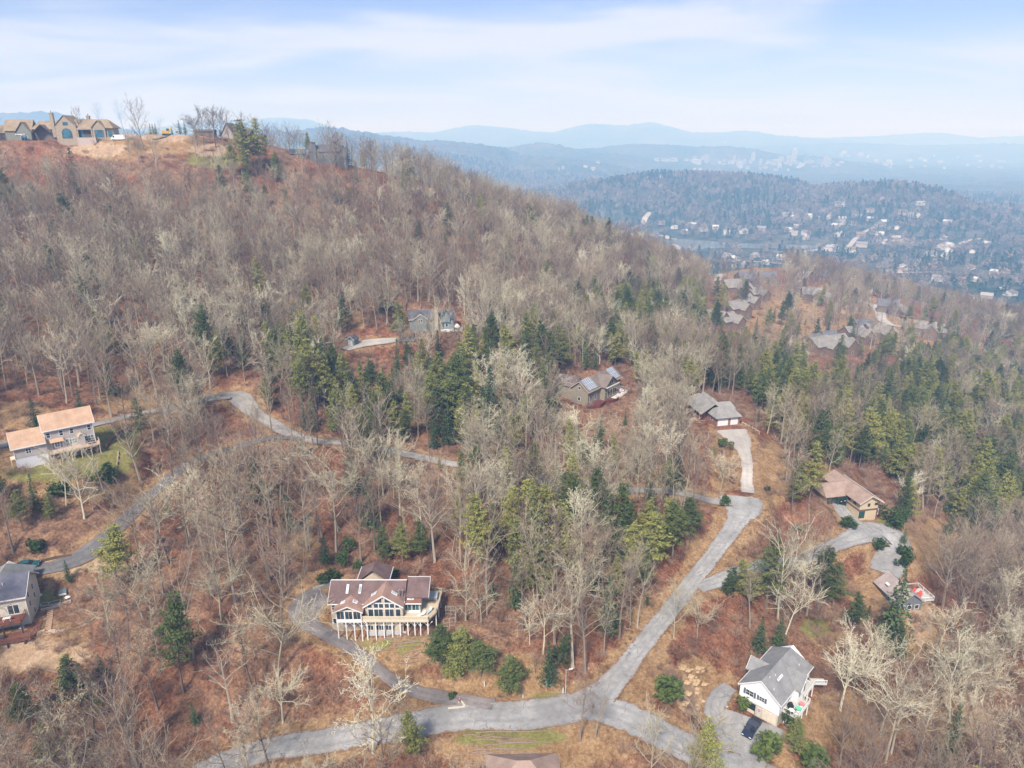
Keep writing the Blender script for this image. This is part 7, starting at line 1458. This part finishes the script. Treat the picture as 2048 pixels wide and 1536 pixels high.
# ---------------------------------------------------------------- verge furniture by the junction
x, y, z = at(1096, 1369); g = thing('transformer_box', 'green metal utility box on the bank above the junction', 'utility box', (x, y, z), .1); mb = MB(); mb.box(-.55, .55, -.45, .45, 0, 1.05); mb.build('cabinet', paint('utility_green', (.22,.33,.30,1)), g); mb = MB(); mb.prism([(-.5,1.06),(.5,1.06),(.5,1.12),(-.5,1.25)][::1], -.6, .6, 'x'); mb.build('lid', paint('utility_lid', (.36,.47,.44,1)), g)
for px, py, h_, lab in ((1102,1363,1.1,'slim pale pedestal right of the green utility box'),(1126,1386,1.1,'short white marker post at the verge'),(969,1372,1.0,'white marker post on the mossy bank'),(1011,1374,.7,'small white stake left of the utility box'),(1046,1395,.6,'tiny stake on the verge')):
    x, y, z = at(px, py); g = thing('marker_post', lab, 'post', (x, y, z)); mb = MB(); mb.tube([(0,0,-.2),(0,0,h_)], [.11,.11], 8, True); mb.build('shaft', WHITE, g); mb = MB(); mb.tube([(0,0,h_),(0,0,h_+.1)], [.14,.10], 8, True); mb.build('cap', paint('utility_lid', (.36,.47,.44,1)), g)
x, y, z = at(1131, 1386); g = thing('lamp_post', 'slim pole with a white lamp head at the verge right of the utility box', 'lamp post', (x, y, z)); mb = MB(); mb.tube([(0,0,-.3),(0,0,5.6)], [.09,.06], 7); mb.build('pole', paint('grey_pipe', (.45,.45,.44,1)), g); mb = MB(); mb.tube([(0,0,5.4),(.7,-.1,5.75)], [.04,.04], 5); mb.build('arm', MATS['grey_pipe'], g); mb = MB(); mb.prism([(.6,5.6),(1.25,5.85),(1.2,6.0),(.6,5.8)], -.2, .1, 'y'); mb.build('lamp_head', WHITE, g)
x, y, z = at(918, 1408); g = thing('mailbox', 'small pale mailbox at the mouth of the gravel driveway', 'mailbox', (x, y, z)); mb = MB(); mb.box(-.05,.05,-.05,.05,-.2,1.0); mb.build('post', WHITE, g); mb = MB(); mb.box(-.12,.12,-.28,.28,1.0,1.25); mb.build('box', paint('mailbox_red', (.35,.10,.08,1)), g)
# logs lying on the banks
bark = paint('log_bark', (.24,.17,.13,1), .3, 4)
def log(px0, py0, px1, py1, r_, lab, grp):
    a, b = at(px0, py0), at(px1, py1); n = 5; e = [(a[0]+(b[0]-a[0])*i/n + random.gauss(0,.12), a[1]+(b[1]-a[1])*i/n + random.gauss(0,.12)) for i in range(n+1)]
    mb = MB(); mb.tube([(p[0]-a[0], p[1]-a[1], float(H(*p)[0])-a[2]+r_*.7) for p in e], [r_*(1-.1*i) for i in range(n+1)], 6, True)
    for q in (1, 3): s_ = random.choice((-1,1)); mb.tube([(e[q][0]-a[0], e[q][1]-a[1], float(H(*e[q])[0])-a[2]+r_), (e[q][0]-a[0]+.3*s_, e[q][1]-a[1]+.4, float(H(*e[q])[0])-a[2]+r_+.6)], [r_*.4, .02], 4)
    o = mb.build('log', bark); o.location = a; tag(o, lab, 'log', grp)
for k in range(15):
    y_ = 1460 + k*5.0; x0 = 935 + random.uniform(-15, 70) - k*1.5; L = random.uniform(50, 150); log(x0, y_, min(x0+L, 1185), y_+random.uniform(-5,3), .14, 'thin log laid along the grassy bank below the road', 'logs laid along the grassy bank')
for k in range(9):
    y_ = 1279 + k*5.6; x0 = 735 + random.uniform(-15, 40) + k*8; L = random.uniform(50, 110); log(x0, y_, min(x0+L, 890+k*12), y_+random.uniform(-3,3), .15, 'log laid across the slope below the deck posts', 'logs laid below the deck')
for c_ in ((400,1255,470,1335,'fallen trunk in the left wood below the tall trees'),(768,1005,860,1030,'fallen dark trunk in the wood above the deck house'),(290,1310,330,1300,'broken pale trunk lying low in the left wood'),(60,740,150,755,'fallen trunk on the left slope above the tan house'),(1640,1400,1790,1425,'reddish fallen trunk on the slope right of the white house'),(560,700,640,720,'fallen trunk in the upper wood'),(1690,1340,1740,1375,'fallen branch below the tall pine'),(130,1350,60,1335,'fallen log in the bottom left wood'),(1830,1250,1850,1262,'pale log on the dug slope'),(230,1240,210,1300,'leaning dead stem left of the wood')):
    log(*c_[:4], .2, c_[4], 'fallen trunks in the wood')
for k in range(46):
    px, py = random.choice([(random.uniform(260,640), random.uniform(1060,1420)), (random.uniform(20,420), random.uniform(620,780)), (random.uniform(950,1250), random.uniform(1080,1280)), (random.uniform(1620,2000), random.uniform(1300,1500))]); a_ = random.uniform(-.5, .5); L = random.uniform(22, 60)
    log(px, py, px + L*math.cos(a_), py + L*math.sin(a_), random.uniform(.09, .2), 'fallen log on the leaf covered floor of the ' + ('left wood' if px < 650 and py > 900 else 'upper left slope' if px < 650 else 'wood above the junction' if px < 1300 else 'lower right slope'), 'fallen logs on the forest floor')
# rocky cut by the white house
for k in range(26):
    px, py = 1385 + random.uniform(-24, 26), 1372 + random.uniform(-40, 38); x, y, z = at(px, py); mb = MB(); rock(mb, random.uniform(.35,.9)); o = mb.build('boulder', paint('ochre_rock', (.40,.28,.16,1), .3, 2)); o.location = (x, y, z+.1); tag(o, 'ochre boulder on the rocky cut left of the white house drive', 'boulder', 'boulders on the rocky cut')
# ---------------------------------------------------------------- the valley: roads, houses, town
for i, r_ in enumerate(VR):
    c = spline(r_, 12); t = np.gradient(c[:, :2], axis=0); t /= np.linalg.norm(t, axis=1)[:, None]; nn = np.stack([t[:, 1], -t[:, 0]], 1); V = []
    for u in (-1, 1): p = c[:, :2] + nn*u*(7 if i in (0, 1, 2) else 5); V.append(np.column_stack([p, np.maximum(H(c[:, 0], c[:, 1]), H(p[:, 0], p[:, 1])) + 1.2 + .02*i]))
    V = np.array(V).transpose(1, 0, 2).reshape(-1, 3); n = len(c); a = np.arange(n-1)*2; me = fast_mesh('road', V, np.stack([a, a+1, a+3, a+2], 1), MATS['concrete']); o = bpy.data.objects.new('road', me); COL.objects.link(o); o['kind'] = 'structure'; o['label'] = 'pale road in the hazy valley'
VW = [paint('valley_wall_%d' % i, c, .05) for i, c in enumerate(((.48,.46,.43,1),(.38,.34,.30,1),(.27,.23,.21,1),(.56,.56,.56,1)))]; VF = [paint('valley_roof_%d' % i, c, .1) for i, c in enumerate(((.22,.21,.21,1),(.15,.14,.14,1),(.33,.31,.30,1),(.22,.14,.11,1),(.48,.48,.48,1)))]
def valley_mesh(i):
    mb = MB(); w, d = random.uniform(6, 9), random.uniform(4, 6); gable_walls(mb, -w, w, -d, d, -3, 3.6, 6.4, 'x'); mb.cur = 1; gable_slabs(mb, -w-.5, w+.5, -d-.6, d+.6, 3.5, 6.7, 'x')
    mb.cur = 0; gable_walls(mb, -1, 5, -d-3, 0, -3, 3.2, 5.2, 'y'); mb.cur = 1; gable_slabs(mb, -1.5, 5.5, -d-3.5, 0, 3.1, 5.5, 'y'); mb.cur = 2
    for x in (-w+2, -w+5, w-2.5): mb.box(x-.6, x+.6, -d-.05, -d+.02, 1, 2.4)
    return mb.mesh('valley_house', [VW[i % 4], VF[i % 5], GLS])
VM = [valley_mesh(i) for i in range(20)]
cnt = 0; spots = []
for (cx, cy, sx, sy, n) in ((1560,525,110,14,24),(1700,470,130,40,38),(1900,540,120,60,40),(1960,610,70,25,18),(1350,462,60,14,10),(1500,470,110,16,14),(1800,430,160,30,24),(1450,540,60,10,6),(1650,560,120,12,16)):
    for _ in range(n): spots.append((cx + random.uniform(-1,1)*sx, cy + random.uniform(-1,1)*sy))
spots += [(1330,345),(1345,352),(1320,356),(1310,350),(1389,339),(1400,340),(1450,285),(1100,392),(1085,388)]
gx, gy, gz, gt, gh = ground([s[0] for s in spots], [s[1] for s in spots], H)
kept = []
for (px, py), x, y, z, tt in zip(spots, gx, gy, gz, gt):
    if tt < 760 or polyd(np.array([x]), np.array([y]), [(a_, b_, 0) for a_, b_ in LAKE_XY] + [(LAKE_XY[0][0], LAKE_XY[0][1], 0)])[0][0] < 40 or inside(np.array([x]), np.array([y]), LAKE_XY)[0] or any(math.hypot(x-a, y-b) < 24 for a, b in kept): continue
    kept.append((x, y)); o = bpy.data.objects.new('valley_house', random.choice(VM)); COL.objects.link(o); o.location = (x, y, float(H(x, y)[0]) + (3.5 if tt > 1100 else 1.0)); o.rotation_euler[2] = random.uniform(0, 3.14); q = random.uniform(.75, 1.15) * (1.2 if tt > 1400 else 1); o.scale = (q, q, q)
    where = 'far right' if px > 1850 else ('right of the lake' if px > 1620 else ('round the lake' if px > 1420 else 'left of the lake')); tag(o, 'small pale house among valley trees %s' % where, 'house', 'houses in the valley'); cnt += 1
print('VALLEY HOUSES', cnt)
def tower(px, py, wpx, hpx, c, lab, name='office_tower', floors=8, crown=0):
    gx, gy, gz, tt, _ = ground([px], [py], H); x, y, z, Z = float(gx[0]), float(gy[0]), float(gz[0]), float(tt[0]); w = wpx/FPX*Z; h = hpx/FPX*Z; rz = random.uniform(-.3, .3)
    t = thing(name, lab, 'building', (x, y, z), rz, 'buildings of the distant town'); m = paint('town_%d' % px, c, .06, .05); mb = MB(); mb.box(-w/2, w/2, -w*.4, w*.4, -8, h); mb.build('wall', m, t)
    mb = MB(); nf = max(2, floors)
    for k in range(nf): z0 = h*(k+.3)/nf; mb.box(-w*.47, w*.47, -w*.4-.35, -w*.4-.02, z0, z0 + h*.38/nf)
    mb.build('window_band', glass('town_glass', (.08,.10,.12), .2), t); mb = MB(); mb.box(-w*.3, w*.3, -w*.25, w*.25, h+.02, h*(1.08+crown)); mb.build('roof_block', m, t)
for a in ((1412,325,9,15,(0.31,0.30,0.29,1),'beige tower left in the distant town','office_tower',9),(1391,327,18,8,(0.42,0.42,0.42,1),'broad white block left of the beige tower','office_block',4),(1428,328,14,8,(0.17,0.20,0.24,1),'blue grey block right of the beige tower','office_block',4),(1468,326,5,14,(0.31,0.30,0.30,1),'thin tower in the left half of the town','office_tower',8),(1505,323,7,16,(0.37,0.37,0.36,1),'slim pale tower with bright top in the town','office_tower',9),
          (1587,320,9,20,(0.38,0.37,0.36,1),'tallest pale tower in the middle of the town','office_tower',12,.1),(1577,323,8,12,(0.34,0.31,0.29,1),'stepped block left of the tallest tower','office_block',6),(1562,322,9,8,(0.34,0.34,0.34,1),'low block left of the stepped one','office_block',4),(1611,326,10,15,(0.12,0.15,0.19,1),'dark blue tower right of the tallest one','office_tower',9),(1649,329,13,15,(0.34,0.26,0.20,1),'tan brick tower at the right of the town','office_tower',8),(1636,329,12,9,(0.16,0.19,0.21,1),'grey block left of the tan brick tower','office_block',5)):
    tower(*a)
k = 0; LOWC = [(.40,.40,.40,1),(.30,.28,.27,1),(.33,.28,.24,1),(.24,.25,.26,1)]
for (cx, cy, sx, sy, n) in ((1520,328,90,5,34),(1600,326,70,4,22),(1360,323,50,4,10),(1720,330,90,8,16),(1900,325,120,14,18),(1690,312,80,5,8),(1150,335,60,8,6),(1560,340,80,5,8)):
    for _ in range(n):
        px, py = cx + random.uniform(-1,1)*sx, cy + random.uniform(-1,1)*sy; gx, gy, gz, tt, _h = ground([px], [py], H); Z = float(tt[0]); w = random.uniform(3, 11)/FPX*Z; h = random.uniform(1.6, 4.2)/FPX*Z; mb = MB(); mb.box(-w/2, w/2, -w*.35, w*.35, -8, h); mb.cur = 1; mb.box(-w*.46, w*.46, -w*.35-.4, -w*.35, h*.3, h*.6); mb.cur = 0; mb.box(-w*.2, w*.1, -w*.1, w*.1, h, h*1.2)
        o = mb.build('town_block', [paint('town_low_%d' % (k % 4), LOWC[k % 4], .05, .05), MATS['town_glass']]); o.location = (float(gx[0]), float(gy[0]), float(gz[0]) + 8); o.rotation_euler[2] = random.uniform(-.4, .4); tag(o, 'low pale block in the distant town', 'building', 'low blocks of the distant town'); k += 1
